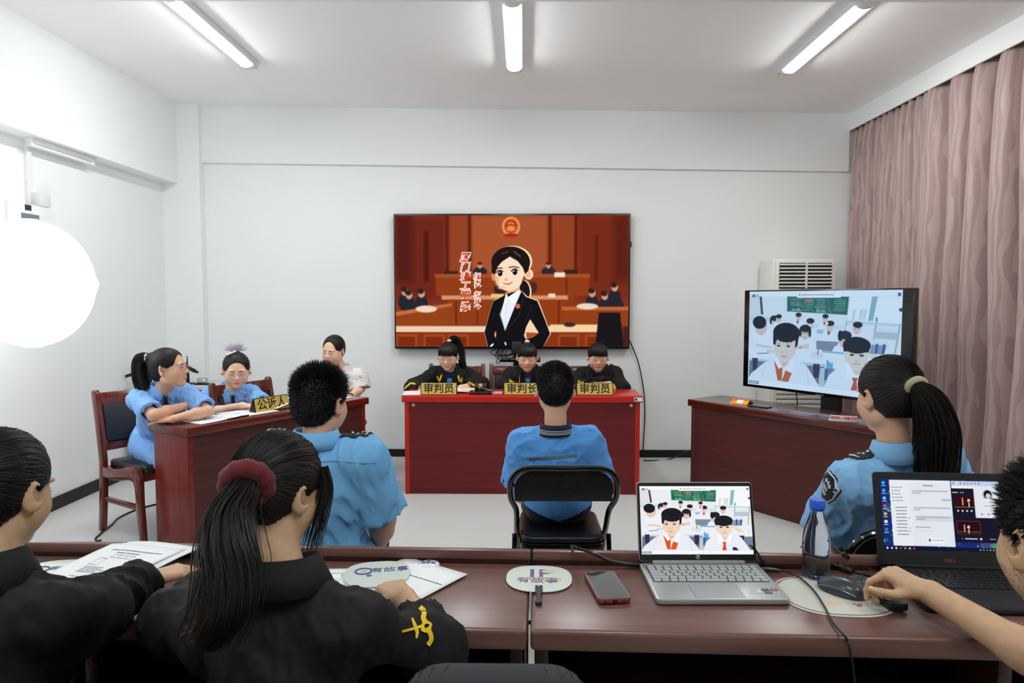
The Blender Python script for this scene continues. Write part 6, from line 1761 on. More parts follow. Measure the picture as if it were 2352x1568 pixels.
def face_bits(t, base, q, R, s, eyes='down', brow=True):
    bm = newbm()
    for g in (-1, 1):
        if eyes == 'down':
            add_tube(bm, bez([q(g*.0175, .0885, -.0030), q(g*.025, .0920, -.0075), q(g*.034, .0910, -.0080), q(g*.045, .0840, -.0020)], 5), [0.0009*s]*16, 5)
        else:
            add_tube(bm, bez([q(g*.0175, .0885, -.0010), q(g*.025, .0925, .0042), q(g*.034, .0915, .0046), q(g*.045, .0840, .0010)], 5), [0.0009*s]*16, 5)
    obj('eyelashes', bm, M_IRIS, t, world_to=base)
    if eyes != 'down':
        for g in (-1, 1):
            bm = newbm(); add_ell(bm, q(g*.031, .0845, .0005), (.0105*s, .0068*s, .0050*s), R.to_4x4(), 14, 8); e_ = obj('eye', bm, M_EYEW, t, world_to=base)
            bm = newbm(); add_ell(bm, q(g*.031+eyes[0]*.003, .0884, .0005), (.0046*s, .0036*s, .0046*s), R.to_4x4(), 12, 8); obj('iris', bm, M_IRIS, e_, world_to=base)
    if brow:
        bm = newbm()
        for g in (-1, 1): add_tube(bm, bez([q(g*.014, .0935, .0180), q(g*.028, .0930, .0225), q(g*.046, .0830, .0195)], 5), [0.0020*s, 0.0026*s, 0.0026*s, 0.0026*s, .0026*s, 0.0024*s, 0.0022*s, 0.002*s, 0.0016*s, 0.0012*s, 0.001*s], 5)
        obj('eyebrows', bm, M_BROW, t, world_to=base)
def torso(sd, P, N, r, f, u, s, sw, o, low=True, k=0.05, droop=0.0):
    L = (N-P).length; up = (N-P).normalized()
    rot = Matrix((r, f, u)).transposed()
    E = lambda c, rad: sd.ell(c, [v*s+o for v in rad], rot, k)
    if low: E(P+u*0.0, (.155, .118, .105))
    E(P+up*(L*.36), (.130, .098, .135))
    E(P+up*(L*.66)+f*(.008*s), (.143, .105, .145))
    S = N-up*(.055*s+droop)
    sd.cap(S-r*sw, S+r*sw, .050*s+o, .050*s+o, k)
    for g in (-1, 1): sd.cap(N-up*(.028*s), S+r*(g*sw*0.85), .044*s+o*0.6, .042*s+o*0.8, k*0.6)
    return S
def person(label, P, N, yaw, s, sw, H, Hrot, hs, arms, top, topmat, skin=M_SKIN, hem=None, sleeve='short', knees=None, legm=None, fine=0.0034, base_res=0.0075,
           lips=M_LIP, crease_=(3, 24, 0.0035), wide=1.0, hand_res=None, sleeve_r=(0.060, 0.066), topname='shirt', cres=0.0065, legs=True, slv_t=0.62, fold=None, knee_fwd=0.40, neck_r=0.050, leg_yaw=None, trousers=True, droop=0.0, robe_o=0.016):
    """a seated figure: returns what the details need"""
    P, N, H = Vector(P), Vector(N), Vector(H)
    base = Vector((P.x, P.y, 0))
    t = thing('person', label, 'person', base)
    Rb = Rz(yaw); r = Rb @ Vector((1, 0, 0)); f = Rb @ Vector((0, 1, 0))
    u = (N-P).normalized(); f = (f-u*f.dot(u)).normalized(); r = f.cross(u).normalized()
    R = headR(*Hrot)
    # ---- body: one continuous surface
    sd = SDF(); q = head(sd, H, R, hs, wide)
    sd.cap(q(0, -.018, -.050), N-u*0.03, neck_r*hs, (neck_r+.004)*hs, 0.025)
    S = torso(sd, P, N, r, f, u, s, sw, -0.012, droop=droop)
    js = {}
    fines = [(H, .145*hs/0.9, fine)]
    nails = []
    for g, a in arms.items():
        side = 1 if g == 'R' else -1
        Sh = S+r*(side*sw); Ev, Wv = Vector(a['E']), Vector(a['W'])
        js[g] = (Sh, Ev, Wv)
        sd.cap(Sh, Ev, .046*s, .036*s, 0.02); sd.cap(Ev, Ev.lerp(Wv, 0.35), .036*s, .037*s, 0.015); sd.cap(Ev.lerp(Wv, 0.3), Wv, .038*s, .0255*s, 0.02)
        if a.get('d') is not None:
            hsz = a.get('hs', s)
            sd.cap(Wv, Wv+Vector(a['d']).normalized()*0.02*hsz, .0225*s, .019*s, 0.012)
            nails += hand(sd, Wv+Vector(a['d']).normalized()*0.008, a['d'], a['n'], side, hsz, a.get('curl', (18, 28, 18)), a.get('thumb', (0.8, 0.6, -0.25)), a.get('spread', 0.1), a.get('curls'))
            if hand_res: fines.append((Wv+Vector(a['d']).normalized()*0.09*hsz, .125*hsz, hand_res))
    K = {}; f0, r0 = f, r
    if leg_yaw is not None: f = Rz(leg_yaw) @ Vector((0, 1, 0)); r = Rz(leg_yaw) @ Vector((1, 0, 0))
    for side in (-1, 1):
        hip = P+r*(side*.085*s)-u*0.02; kn = hip+f*(knee_fwd*s)+r*(side*.03); kn.z = min(P.z-0.02, 0.50*max(s, 0.85)); an = Vector((kn.x-f.x*0.04, kn.y-f.y*0.04, 0.085)); K[side] = (hip, kn, an)
        if legs:
            sd.cap(hip, kn, .070*s, .048*s, 0.03); sd.cap(kn, an, .047*s, .032*s, 0.02)
            sd.cap(an-Vector((0, 0, .03)), an+Vector((f.x*.12*s, f.y*.12*s, -.045)), .034*s, .026*s, 0.02)
    lf, lr = f, r; f, r = f0, r0
    PF = sd.build(base_res, fines)
    pts = PF[0]; M = np.array([tuple(c) for c in R]); loc = (pts-np.array(tuple(H))) @ M/hs
    cen = loc[PF[1]].mean(1)
    lipm = (((cen[:, 0]/0.0200)**2+((cen[:, 2]+0.0645)/0.0085)**2) < 1) & (cen[:, 1] > 0.08)
    body = pobj('body', PF, [skin, lips], t, base, mi=lipm.astype(np.int32))
    if hand_res and nails:
        for (p, v, nn) in nails:
            bm = newbm(); add_ell(bm, p, (.0048*s, .0062*s, .0014*s), frame((0, 0, 0), v.cross(nn), v, nn).to_3x3(), 10, 6); obj('fingernail', bm, M_NAIL, body, world_to=base)
    # ---- top garment
    sd = SDF(); rob = top == 'robe'
    o = robe_o if rob else 0.010
    for g, (Sh, Ev, Wv) in js.items():
        if sleeve == 'short':
            En = Sh.lerp(Ev, slv_t); ax = (Ev-Sh).normalized()
            sd.cap(Sh, En+ax*.05, sleeve_r[0]*s, (sleeve_r[1]+.003)*s, 0.01)
        else:
            Sl = arms[g].get('sl', 0.86); En = Ev.lerp(Wv, Sl); ax = (Wv-Ev).normalized()
            sd.cap(Sh, Ev, sleeve_r[0]*s, sleeve_r[1]*s, 0.02)
            sd.cap(Ev, En+ax*.05, sleeve_r[1]*s, sleeve_r[2]*s, 0.03)
    if fold: fold(sd, S, r, f, u, js)
    dis = crease(crease_[0], crease_[1], crease_[2], crease_[3] if len(crease_) > 3 else (1, 1, 0.6))
    for g, (Sh, Ev, Wv) in js.items():
        if sleeve == 'short': En = Sh.lerp(Ev, slv_t); ax = (Ev-Sh).normalized(); rr = sleeve_r[1]
        else: En = Ev.lerp(Wv, arms[g].get('sl', 0.86)); ax = (Wv-Ev).normalized(); rr = sleeve_r[2]
        sd.cut(En, ax, (rr+.05)*s, 0.16*s)
        sd.cap(En-ax*.03, En+ax*.05, (rr-.019)*s, (rr-.013)*s, 0.0, 's')
    torso(sd, P+(u*0.02 if not rob else u*0), N-u*0.004, r, f, u, s, sw, o, droop=droop)
    if rob:
        for side in (-1, 1):
            hip, kn, an = K[side]; sd.cap(hip, kn, .10*s, .085*s, 0.06); sd.cap(kn, an+Vector((0, 0, .1)), .085*s, .09*s, 0.05)
    sd.disp(dis)
    sd.cap(N+u*0.035-f*0.0, N+u*0.12+f*0.03, .050*hs, .07*hs, 0.008, 's')
    if hem is not None: sd.plane((0, 0, hem), (0, 0, -1))
    elif rob: sd.plane((0, 0, 0.12), (0, 0, -1))
    TF = sd.build(cres, ())
    shirt = pobj(topname, TF, topmat, t, base)
    # ---- trousers and shoes
    if legs and not rob and trousers:
        sd = SDF(); rot = Matrix((r, f, u)).transposed()
        sd.ell(P, (.160*s, .124*s, .115*s), rot, 0.04)
        for side in (-1, 1):
            hip, kn, an = K[side]; sd.cap(hip, kn, .082*s, .060*s, 0.04); sd.cap(kn, an, .060*s, .048*s, 0.03)
        sd.disp(crease(91, 22, 0.003)); sd.plane(P+u*0.10, u)
        pobj('trousers', sd.build(0.009), legm or M_DARKT, t, base)
    if legs:
        for side in (-1, 1):
            hip, kn, an = K[side]; sd = SDF(); a = an+Vector((0, 0, -.035)); tp = a+Vector((lf.x*.15*s, lf.y*.15*s, 0))
            sd.cap((a.x, a.y, .042), (tp.x, tp.y, .036), .043*s, .035*s, 0.02); sd.plane((0, 0, .002), (0, 0, -1)); pobj('shoe', sd.build(0.006), M_SHOE, t, base)
    return dict(t=t, base=base, q=q, R=R, s=hs, H=H, N=N, P=P, r=r, f=f, u=u, S=S, js=js, TF=TF, bvh=smoothbvh(TF), wide=wide, shirt=shirt, body=body, K=K)
def hair_obj(p, name, build, m, res=0.003):
    sd = SDF(); build(sd); return pobj(name, sd.build(res), m, p['t'], p['base'])
def pony(p, path, rad, n, m, seed=1, th=0.0020, name='ponytail', core=0.8, jit=0.006, wisp=0.0, sides=4):
    P = bez(path, 6); N = len(P)
    bm = newbm(); add_tube(bm, P, [max(0.001, rad(i/(N-1))*core) for i in range(N)], 10)
    strands(bm, path, rad, n, th, random.Random(seed), sides=sides, jit=jit, wisp=wisp)
    return obj(name, bm, m, p['t'], world_to=p['base'])
def mesh_decal(p, name, parts, m, d, kind='patch', off=0.0035, parent=None):
    bm = newbm()
    for x in parts:
        if kind == 'patch': patch(bm, p['bvh'], x, d, off)
        else: ribbon(bm, p['bvh'], x[0], x[1], d, p['u'], off)
    if not len(bm.verts): bm.free(); return None
    return obj(name, bm, m, parent or p['t'], world_to=p['base'])

# ------------------------------------------------------------------ boy in the striped collar polo shirt (middle, from behind)
def vz(p, z): return Vector((p.x, p.y, z))
def boy_hair(p, n, lift, top, side, seed, low, m, tilt=0.5, res=0.003):
    sd = SDF(); hair_cap(sd, p['q'], p['R'], p['s'], lift-0.002, low, wide=p['wide'])
    PF = sd.build(res); pobj('hair', PF, m, p['t'], p['base'])
    def keep(l): return not (l.y > 0.06 and l.z < 0.07) and l.z > low+0.004
    def ln(l): return side*(0.55+0.45*max(0, min(1, (l.z-low)/0.05)))+(top-side)*max(0, min(1, (l.z-0.02)/0.07))
    pobj('hair_tufts', spikes(PF, p['H'], p['R'], p['s'], n, random.Random(seed), ln, keep, tilt), m, p['t'], p['base'], smooth=False)

H = A(1275, 893, Y=3.09); N = A(1276, 992, Y=3.05); P = vz(A(1280, 1150, Y=3.10), 0.555)
E1, E2 = A(1186, 1130, Y=3.10), A(1386, 1124, Y=3.10)
polo_fold = lambda sd, S, r, f, u, js: None
p = person('boy in a sky blue polo shirt with striped navy collar, from behind, in the middle', P, N, 0, 0.90, 0.148, H, (0, 6, 0), 0.96,
           {'L': dict(E=E1, W=E1+Vector((0.07, 0.20, -0.10)), d=(0.3, 0.9, -0.2), n=(0, 0.2, 1)), 'R': dict(E=E2, W=E2+Vector((-0.07, 0.20, -0.10)), d=(-0.3, 0.9, -0.2), n=(0, 0.2, 1))},
           'shirt', M_POLO, hem=0.50, legm=M_NAVY, crease_=(5, 20, 0.0060), sleeve_r=(0.070, 0.083), topname='polo_shirt', fine=0.004, slv_t=0.80, wide=1.05)
boy_hair(p, 9000, 0.010, 0.014, 0.009, 2, -0.088, M_HAIRM, tilt=0.35)
shirt_collar(p['t'], p['base'], N-p['u']*0.004, p['r'], p['f'], p['u'], 0.054, 0.034, M_NAVY, tip=0.0, drop=0.010, flare=0.012, stripes=(0.42, 0.56, 0.72), smat=M_PAPER)
M_STRIPE = cloth('grey_stripe', (104, 116, 134))
mesh_decal(p, 'back_stripe', [([A(1216, 1066, Y=2.9), A(1250, 1060, Y=2.9), A(1300, 1057, Y=2.9), A(1330, 1055, Y=2.9)], 0.012)], M_STRIPE, (0, 1, 0), 'ribbon')
bm = newbm()
for g, (Sh, Ev, Wv) in p['js'].items():
    En = Sh.lerp(Ev, 0.80); ax = (Ev-Sh).normalized(); u1 = ax.orthogonal().normalized(); v1 = ax.cross(u1)
    for a0, r0 in ((0.010, 0.0765), (0.0, 0.0770), (-0.008, 0.0770)):
        add_tube(bm, [En+ax*(a0-0.012)+(u1*math.cos(a)+v1*math.sin(a))*(r0*0.9+.0025) for a in [2*math.pi*k/30 for k in range(30)]], 0.0055, 6, closed=True)
obj('sleeve_cuffs', bm, M_NAVY, p['t'], world_to=p['base'])
# shirt tail hanging out below the backrest
sd = SDF()
rot = Matrix((p['r'], p['f'], p['u'])).transposed()
sd.ell(P+Vector((0, -0.005, 0.0)), (.152, .128, .15), rot, 0.01); sd.disp(crease(15, 26, 0.004, (1, 1, 0.3)))
sd.ell(P+Vector((0, 0.0, -0.02)), (.142, .118, .16), rot, 0.004, 's'); sd.plane((P.x-0.12, P.y, 0.535), (-0.35, 0, -1)); sd.plane((P.x+0.12, P.y, 0.535), (0.35, 0, -1)); sd.plane((0, 0, 0.66), (0, 0, 1)); sd.plane((0, P.y+0.02, 0), (0, 1, 0))
pobj('shirt_tail', sd.build(0.005), M_POLO, p['t'], p['base'])

# ------------------------------------------------------------------ spiky haired boy in a uniform shirt (left of the middle)
H = A(737, 925, Y=2.32); N = A(730, 1012, Y=2.28); P = vz(A(745, 1180, Y=2.33), 0.57)
E2 = A(884, 1192, Y=2.32); W2_ = A(866, 1262, Y=2.44); E1 = A(600, 1190, Y=2.36)
p = person('boy with spiky black hair in a light blue uniform shirt, from behind', P, N, -8, 1.04, 0.165, H, (-20, 4, 0), 0.98,
           {'R': dict(E=E2, W=W2_, d=(-0.5, 0.6, -0.5), n=(0.6, 0.3, 0.6)), 'L': dict(E=E1, W=E1+Vector((0.06, 0.22, -0.08)), d=(0.3, 0.9, -0.1), n=(0, 0.1, 1))},
           'shirt', M_BLUE, hem=0.47, crease_=(12, 15, 0.0072, (1, 1, 0.55)), leg_yaw=16, sleeve_r=(0.070, 0.082), fine=0.004, slv_t=0.88)
boy_hair(p, 9000, 0.012, 0.027, 0.010, 5, -0.082, M_HAIRM, tilt=0.55)
shirt_collar(p['t'], p['base'], N-p['u']*0.006, p['r'], p['f'], p['u'], 0.060, 0.034, M_BLUE, tip=0.05, drop=0.016, flare=0.010)
M_EPAU = cloth('black_epaulette', (16, 17, 20)); M_SILVER = mat('silver_thread', (196, 198, 202), rough=0.4)
def epaulette(p, c0, c1, w=0.046):
    up = Vector((0, 0, -1))
    o = None; bm = newbm(); side = (c1-c0).cross(Vector((0, 0, 1))).normalized()
    ribbon(bm, p['bvh'], [c0, c0.lerp(c1, 0.5), c1], w, up, p['u'], 0.005, 0.004, 8)
    o = obj('epaulette', bm, M_EPAU, p['t'], world_to=p['base'])
    bm = newbm()
    ribbon(bm, p['bvh'], [c0.lerp(c1, 0.90), c0.lerp(c1, 0.95)], w*0.92, up, p['u'], 0.0075, 0.001, 2)
    obj('silver_bar', bm, M_SILVER, o, world_to=p['base'])
    for k in (0.38, 0.56, 0.74):
        h, n = stick(p['bvh'], c0.lerp(c1, k)+Vector((0, 0, 0.4)), up, 0.0075)
        if h is None: continue
        bm = newbm(); pts = []
        for a in range(10): pts.append(((0.0062 if a % 2 == 0 else 0.0032)*math.cos(a*math.pi/5), (0.0062 if a % 2 == 0 else 0.0032)*math.sin(a*math.pi/5)))
        if n.z < 0: n = -n
        x = (c1-c0).normalized(); x = (x-n*x.dot(n)).normalized(); add_prism(bm, pts, 0.0015, frame(h, x, n.cross(x), n)); obj('star', bm, M_SILVER, o, world_to=p['base'])
S = p['S']
for g in (-1, 1): epaulette(p, S+p['r']*(g*0.085)+Vector((0, 0, .2)), S+p['r']*(g*0.185)+Vector((0, 0, .2)))
mesh_decal(p, 'yoke_seam', [([A(652, 1098, Y=2.0), A(745, 1093, Y=2.0), A(832, 1098, Y=2.0)], 0.0035)], cloth('seam_blue', (104, 158, 208)), (0, 1, 0), 'ribbon', off=0.002)
bm = newbm(); ax = (W2_-E2).normalized(); u1 = ax.orthogonal().normalized(); v1 = ax.cross(u1); c = E2.lerp(W2_, 0.78)
for k in (0, 1): add_tube(bm, [c+ax*(0.008*k)+(u1*math.cos(a)+v1*math.sin(a))*0.0345 for a in [2*math.pi*i/24 for i in range(24)]], 0.0045, 6, closed=True)
obj('wristband', bm, mat('dark_green_band', (20, 40, 36), rough=0.4), p['t'], world_to=p['base'])
# plain stool under him
t = STOOL = thing('stool', 'black stool under the spiky haired boy, hidden behind the table', 'stool', (P.x, P.y+0.02, 0))
bm = newbm(); add_prism(bm, rrect(0.36, 0.36, 0.05), 0.04, Matrix.Translation((0, 0, 0.405)), bev=0.01); obj('seat', bm, M_SEATPVC, t)
for x in (-1, 1):
    for y in (-1, 1):
        bm = newbm(); add_tube(bm, [(x*.14, y*.14, .41), (x*.17, y*.17, 0.0)], 0.012, 8); obj('leg', bm, M_BLACK_GLOSS, t)

# ------------------------------------------------------------------ uniformed girl with the long ponytail (right)
H = A(2040, 910, Y=2.17); N = A(2052, 1040, Y=2.15); P = vz(A(2080, 1200, Y=2.24), 0.57)
E1 = A(1900, 1205, Y=2.30); E2 = A(2205, 1180, Y=2.36)
p = person('girl in a light blue uniform shirt, long ponytail and olive hair tie, from behind', P, N, 14, 1.0, 0.150, H, (12, 8, 0), 0.99,
           {'L': dict(E=E1, W=A(1925, 1265, Y=2.48), d=(0.5, 0.8, -0.2), n=(0, 0.2, 1)), 'R': dict(E=E2, W=E2+Vector((-0.05, 0.22, -0.06)), d=(-0.3, 0.9, -0.1), n=(0, 0.1, 1))},
           'shirt', cloth('uniform_blue', (130, 182, 228)), hem=0.47, crease_=(23, 16, 0.0090, (1, 1, 0.5)), leg_yaw=-16, sleeve_r=(0.070, 0.086), fine=0.0034, slv_t=0.93, neck_r=0.047)
q, R, s = p['q'], p['R'], p['s']
T = A(2098, 882, Y=2.07); tl_ = R.transposed() @ (T-H)/s
hair_obj(p, 'hair', lambda sd: (hair_cap(sd, q, R, s, 0.012, -0.066, face=(.100, -.006, .082)), sd.ell(T.lerp(H, 0.22), (.034, .034, .034), None, 0.03), sd.disp(streak(H, T, 0.0011, 60))), M_HAIRB, 0.0028)
bm = newbm(); scalp_strands(bm, q, s, tl_, 420, random.Random(3), th=0.0007, lift=0.0135); obj('hair_strands', bm, M_HAIRB, p['t'], world_to=p['base'])
bm = newbm(); dv = (A(2118, 900, Y=2.03)-T).normalized(); u1 = dv.orthogonal().normalized(); v1 = dv.cross(u1)
add_tube(bm, [T+dv*0.014+(u1*math.cos(a)+v1*math.sin(a))*0.0245 for a in [2*math.pi*i/24 for i in range(24)]], 0.0115, 10, closed=True); obj('hair_tie', bm, cloth('olive_hair_tie', (172, 166, 134)), p['t'], world_to=p['base'])
path = [T-dv*0.015, T+dv*0.03, A(2135, 925, Y=2.02), A(2150, 985, Y=2.03), A(2150, 1040, Y=2.05), A(2148, 1090, Y=2.06), A(2140, 1140, Y=2.07)]
pony(p, path, lambda t: 0.0145+0.062*math.sin(min(1, max(0, t-0.09)*1.7)*math.pi/2)*(1-0.25*t), 420, M_HAIRB, 4, 0.0016, jit=0.008, core=0.82)
shirt_collar(p['t'], p['base'], N-p['u']*0.004, p['r'], p['f'], p['u'], 0.058, 0.040, cloth('uniform_blue', (130, 182, 228)), tip=0.05, drop=0.018, flare=0.014)
S = p['S']
for g in (-1, 1): epaulette(p, S+p['r']*(g*0.070)+Vector((0, 0, .2)), S+p['r']*(g*0.165)+Vector((0, 0, .2)))
# sleeve patch
h, n = surf(p, 1897, 1120)
if h is not None:
    n = (n+Vector((-0.5, -0.2, 0.1))).normalized(); dd = -n; ax = (p['js']['L'][1]-p['js']['L'][0]).normalized(); sz = -(ax-n*ax.dot(n)).normalized(); sx = sz.cross(n)
    shield = [(1.25*x, 1.25*z) for x, z in ((-.030, .034), (0, .044), (.030, .034), (.034, .0), (.026, -.030), (0, -.050), (-.026, -.030), (-.034, .0))]
    o = mesh_decal(p, 'sleeve_patch', [[h+sx*x+sz*z for x, z in shield]], M_EPAU, dd, off=0.004)
    bm = newbm(); ol = [h+sx*(x*0.94)+sz*(z*0.94) for x, z in shield]
    for a, b in zip(ol, ol[1:]+ol[:1]): ribbon(bm, p['bvh'], [a, b], 0.0025, dd, p['u'], 0.007, 0.001, 3)
    for k, (x, z) in enumerate(((0, .026), (-.012, .024), (.012, .024), (0, .006), (-.010, .004), (.010, .005))): ribbon(bm, p['bvh'], [h+sx*(x-.005)+sz*(z+.004), h+sx*(x+.004)+sz*(z-.003)], 0.006, dd, p['u'], 0.007, 0.001, 2)
    ribbon(bm, p['bvh'], [h+sx*-.016+sz*-.016, h+sx*.016+sz*-.018], 0.010, dd, p['u'], 0.007, 0.001, 3)
    obj('patch_embroidery', bm, M_SILVER, o, world_to=p['base'])
mesh_decal(p, 'shoulder_seam', [([A(1932, 1075, Y=1.9), A(1945, 1110, Y=1.9), A(1958, 1150, Y=1.9)], 0.004)], cloth('seam_blue', (104, 158, 208)), (0, 1, 0), 'ribbon', off=0.002)

# ------------------------------------------------------------------ ponytail girl with the red scrunchie (foreground)
H = A(640, 1128, Y=1.38); N = A(650, 1322, Y=1.31); P = vz(A(640, 1500, Y=1.20), 0.56)
E2 = A(1002, 1480, Y=1.38); W2_ = A(930, 1374, Z=0.80); E1 = A(400, 1420, Y=1.36)
def robe_fold(sd, S, r, f, u, js):
    for g, (Sh, Ev, Wv) in js.items():
        sd.cap(Ev.lerp(Wv, 0.2)-u*0.02, Ev-u*0.03, .045, .045, 0.04)
p = person('girl in a black robe with a dark red scrunchie, from behind in the foreground', P, N, -6, 0.95, 0.150, H, (-30, 14, 0), 0.93,
           {'R': dict(E=E2, W=W2_, d=(-0.42, 0.62, 0.0), n=(-0.05, -0.1, 1), curl=(38, 40, 22), thumb=(0.9, 0.5, -0.15), spread=0.16, hs=0.86, sl=0.66),
            'L': dict(E=E1, W=A(470, 1352, Z=0.80), d=(0.4, 0.8, 0), n=(0, 0, 1), hs=0.86, sl=0.8)},
           'robe', M_ROBE, crease_=(31, 14, 0.0085, (1, 1, 0.55)), sleeve='long', droop=0.046, robe_o=0.004, sleeve_r=(0.045, 0.052, 0.046), fine=0.0032, hand_res=0.0022, topname='robe', fold=robe_fold, skin=M_SKIN3)
q, R, s = p['q'], p['R'], p['s']
T = A(572, 1103, Y=1.30); tl_ = R.transposed() @ (T-H)/s
hair_obj(p, 'hair', lambda sd: (hair_cap(sd, q, R, s, 0.013, -0.064, face=(.102, -.008, .082)), sd.ell(T.lerp(H, 0.28), (.034, .034, .034), None, 0.03), sd.disp(streak(H, T, 0.0010, 56, 1.0))), M_HAIRB, 0.0026)
bm = newbm(); scalp_strands(bm, q, s, tl_, 520, random.Random(8), th=0.0006, lift=0.0145); obj('hair_strands', bm, M_HAIRB, p['t'], world_to=p['base'])
# loose hair before the ear on the right
bm = newbm()
strands(bm, [q(.058, .060, .062), q(.074, .066, .02), q(.078, .060, -.03), q(.072, .058, -.085), q(.066, .060, -.135)], lambda t: 0.014+0.006*t, 80, 0.0009, random.Random(12), jit=0.008); obj('loose_hair', bm, M_HAIRB, p['t'], world_to=p['base'])
dv = (A(560, 1130, Y=1.26)-T).normalized(); u1 = Vector((1, 0, 0.0)); u1 = (u1-dv*u1.dot(dv)).normalized(); v1 = dv.cross(u1)
sd = SDF(); rg = random.Random(3)
for i in range(22):
    a = 2*math.pi*i/22; b = 2*math.pi*(i+1)/22; ra = 0.031
    sd.cap(T+dv*0.016+(u1*math.cos(a)+v1*math.sin(a))*ra*1.15, T+dv*0.016+(u1*math.cos(b)+v1*math.sin(b))*ra*1.15+dv*0.002, 0.0145+0.004*(i % 2), 0.0145+0.004*((i+1) % 2), 0.006)
sd.disp(waves(3, 420, 6)); sd.ops[-1] = ('d', 0, None, None, (lambda w: (lambda x, y, z: 0.0012*w(x, y, z)))(waves(3, 420, 6)))
pobj('scrunchie', sd.build(0.0022), cloth('dark_red_velvet', (92, 10, 20), bump=0.2, bscale=500, sheen=0.2), p['t'], p['base'])
path = [T-dv*0.02, T+dv*0.02, A(535, 1180, Y=1.22), A(525, 1250, Y=1.17), A(528, 1320, Y=1.14), A(512, 1400, Y=1.12), A(478, 1465, Y=1.13)]
pony(p, path, lambda t: 0.0165+0.044*math.sin(min(1, max(0, t-0.08)*1.5)*math.pi/2)*(1-0.5*t*t), 520, M_HAIRB, 14, 0.0013, jit=0.014, wisp=0.5, core=0.74)
bm = newbm(); strands(bm, [A(500, 1380, Y=1.12), A(478, 1420, Y=1.12), A(462, 1438, Y=1.12), A(430, 1455, Y=1.125)], lambda t: 0.022, 60, 0.0009, random.Random(2), jit=0.01); obj('hair_ends', bm, M_HAIRR, p['t'], world_to=p['base'])
shirt_collar(p['t'], p['base'], N-p['u']*0.002, p['r'], p['f'], p['u'], 0.062, 0.034, M_ROBE, tip=0.05, drop=0.026, flare=0.024)
# yellow embroidery on the right sleeve
em = [A(968, 1385, Y=1.1), A(976, 1400, Y=1.1), A(976, 1418, Y=1.1), A(980, 1432, Y=1.1)]
vd = (A(975, 1430, Y=1.4)-Vector((0, 0, CAMZ))).normalized()
def pxl(pts): return [A(x, y, Y=1.15) for x, y in pts]
bm = newbm()
for pts, w in (([(962, 1384), (974, 1398), (972, 1416), (978, 1430)], 0.010), ([(918, 1452), (942, 1446), (962, 1440), (975, 1438)], lambda t: 0.004+0.002*t), ([(942, 1416), (950, 1436), (956, 1454), (954, 1470)], lambda t: 0.003+0.004*math.sin(math.pi*t)),
               ([(984, 1446), (992, 1462), (992, 1476), (984, 1488)], 0.009), ([(968, 1436), (978, 1448), (992, 1436), (982, 1428), (968, 1436)], 0.005), ([(966, 1446), (980, 1452), (992, 1442)], 0.005)):
    ribbon(bm, p['bvh'], pxl(pts), w, vd, p['u'], 0.005, 0.004, 6)
obj('sleeve_embroidery', bm, M_YEL, p['t'], world_to=p['base'])
def plain_chair(P, label, yaw=0):
    o = dup(WC, Vector((P.x, P.y+0.02, 0)), math.radians(yaw), label); o['group'] = 'wooden chairs with leather backs'; return o

# ------------------------------------------------------------------ girl at the left edge
H = A(0, 1130, Y=1.34); N = A(-20, 1318, Y=1.28); P = vz(A(-40, 1500, Y=1.20), 0.56)
E2 = A(205, 1400, Z=0.855); W2_ = A(330, 1334, Z=0.815); E1 = A(-250, 1600, Y=1.22)
p = person('girl in a black robe at the left edge, her hand on printed pages', P, N, -14, 0.95, 0.150, H, (-5, 12, 0), 0.98,
           {'R': dict(E=E2, W=W2_, d=(0.62, 0.62, 0.0), n=(-0.1, -0.2, 1), curl=(24, 34, 20), thumb=(0.5, 0.8, -0.2), spread=0.06, hs=0.86, sl=0.94),
            'L': dict(E=E1, W=E1+Vector((-0.02, 0.14, -0.16)), d=(0.1, 0.6, -0.3), n=(0, 0, 1), hs=0.86, sl=0.8)},
           'robe', M_ROBE, crease_=(37, 13, 0.0085, (1, 1, 0.55)), sleeve='long', droop=0.030, robe_o=0.006, sleeve_r=(0.050, 0.056, 0.048), fine=0.0032, hand_res=0.0022, topname='robe', skin=M_SKIN3, fold=robe_fold)
q, R, s = p['q'], p['R'], p['s']
T = q(0, -.115, .03)
hair_obj(p, 'hair', lambda sd: (hair_cap(sd, q, R, s, 0.011, -0.066, face=(.100, -.008, .082)), sd.ell(T, (.036, .036, .036), None, 0.02), sd.disp(streak(H, T, 0.0011, 60))), M_HAIR, 0.0028)
bm = newbm(); scalp_strands(bm, q, s, (0, -.115, .03), 380, random.Random(9), th=0.0006, lift=0.0125); obj('hair_strands', bm, M_HAIR, p['t'], world_to=p['base'])
shirt_collar(p['t'], p['base'], N-p['u']*0.0, p['r'], p['f'], p['u'], 0.062, 0.040, M_ROBE, tip=0.05, drop=0.026, flare=0.020)
face_bits(p['t'], p['base'], q, R, s, 'down')

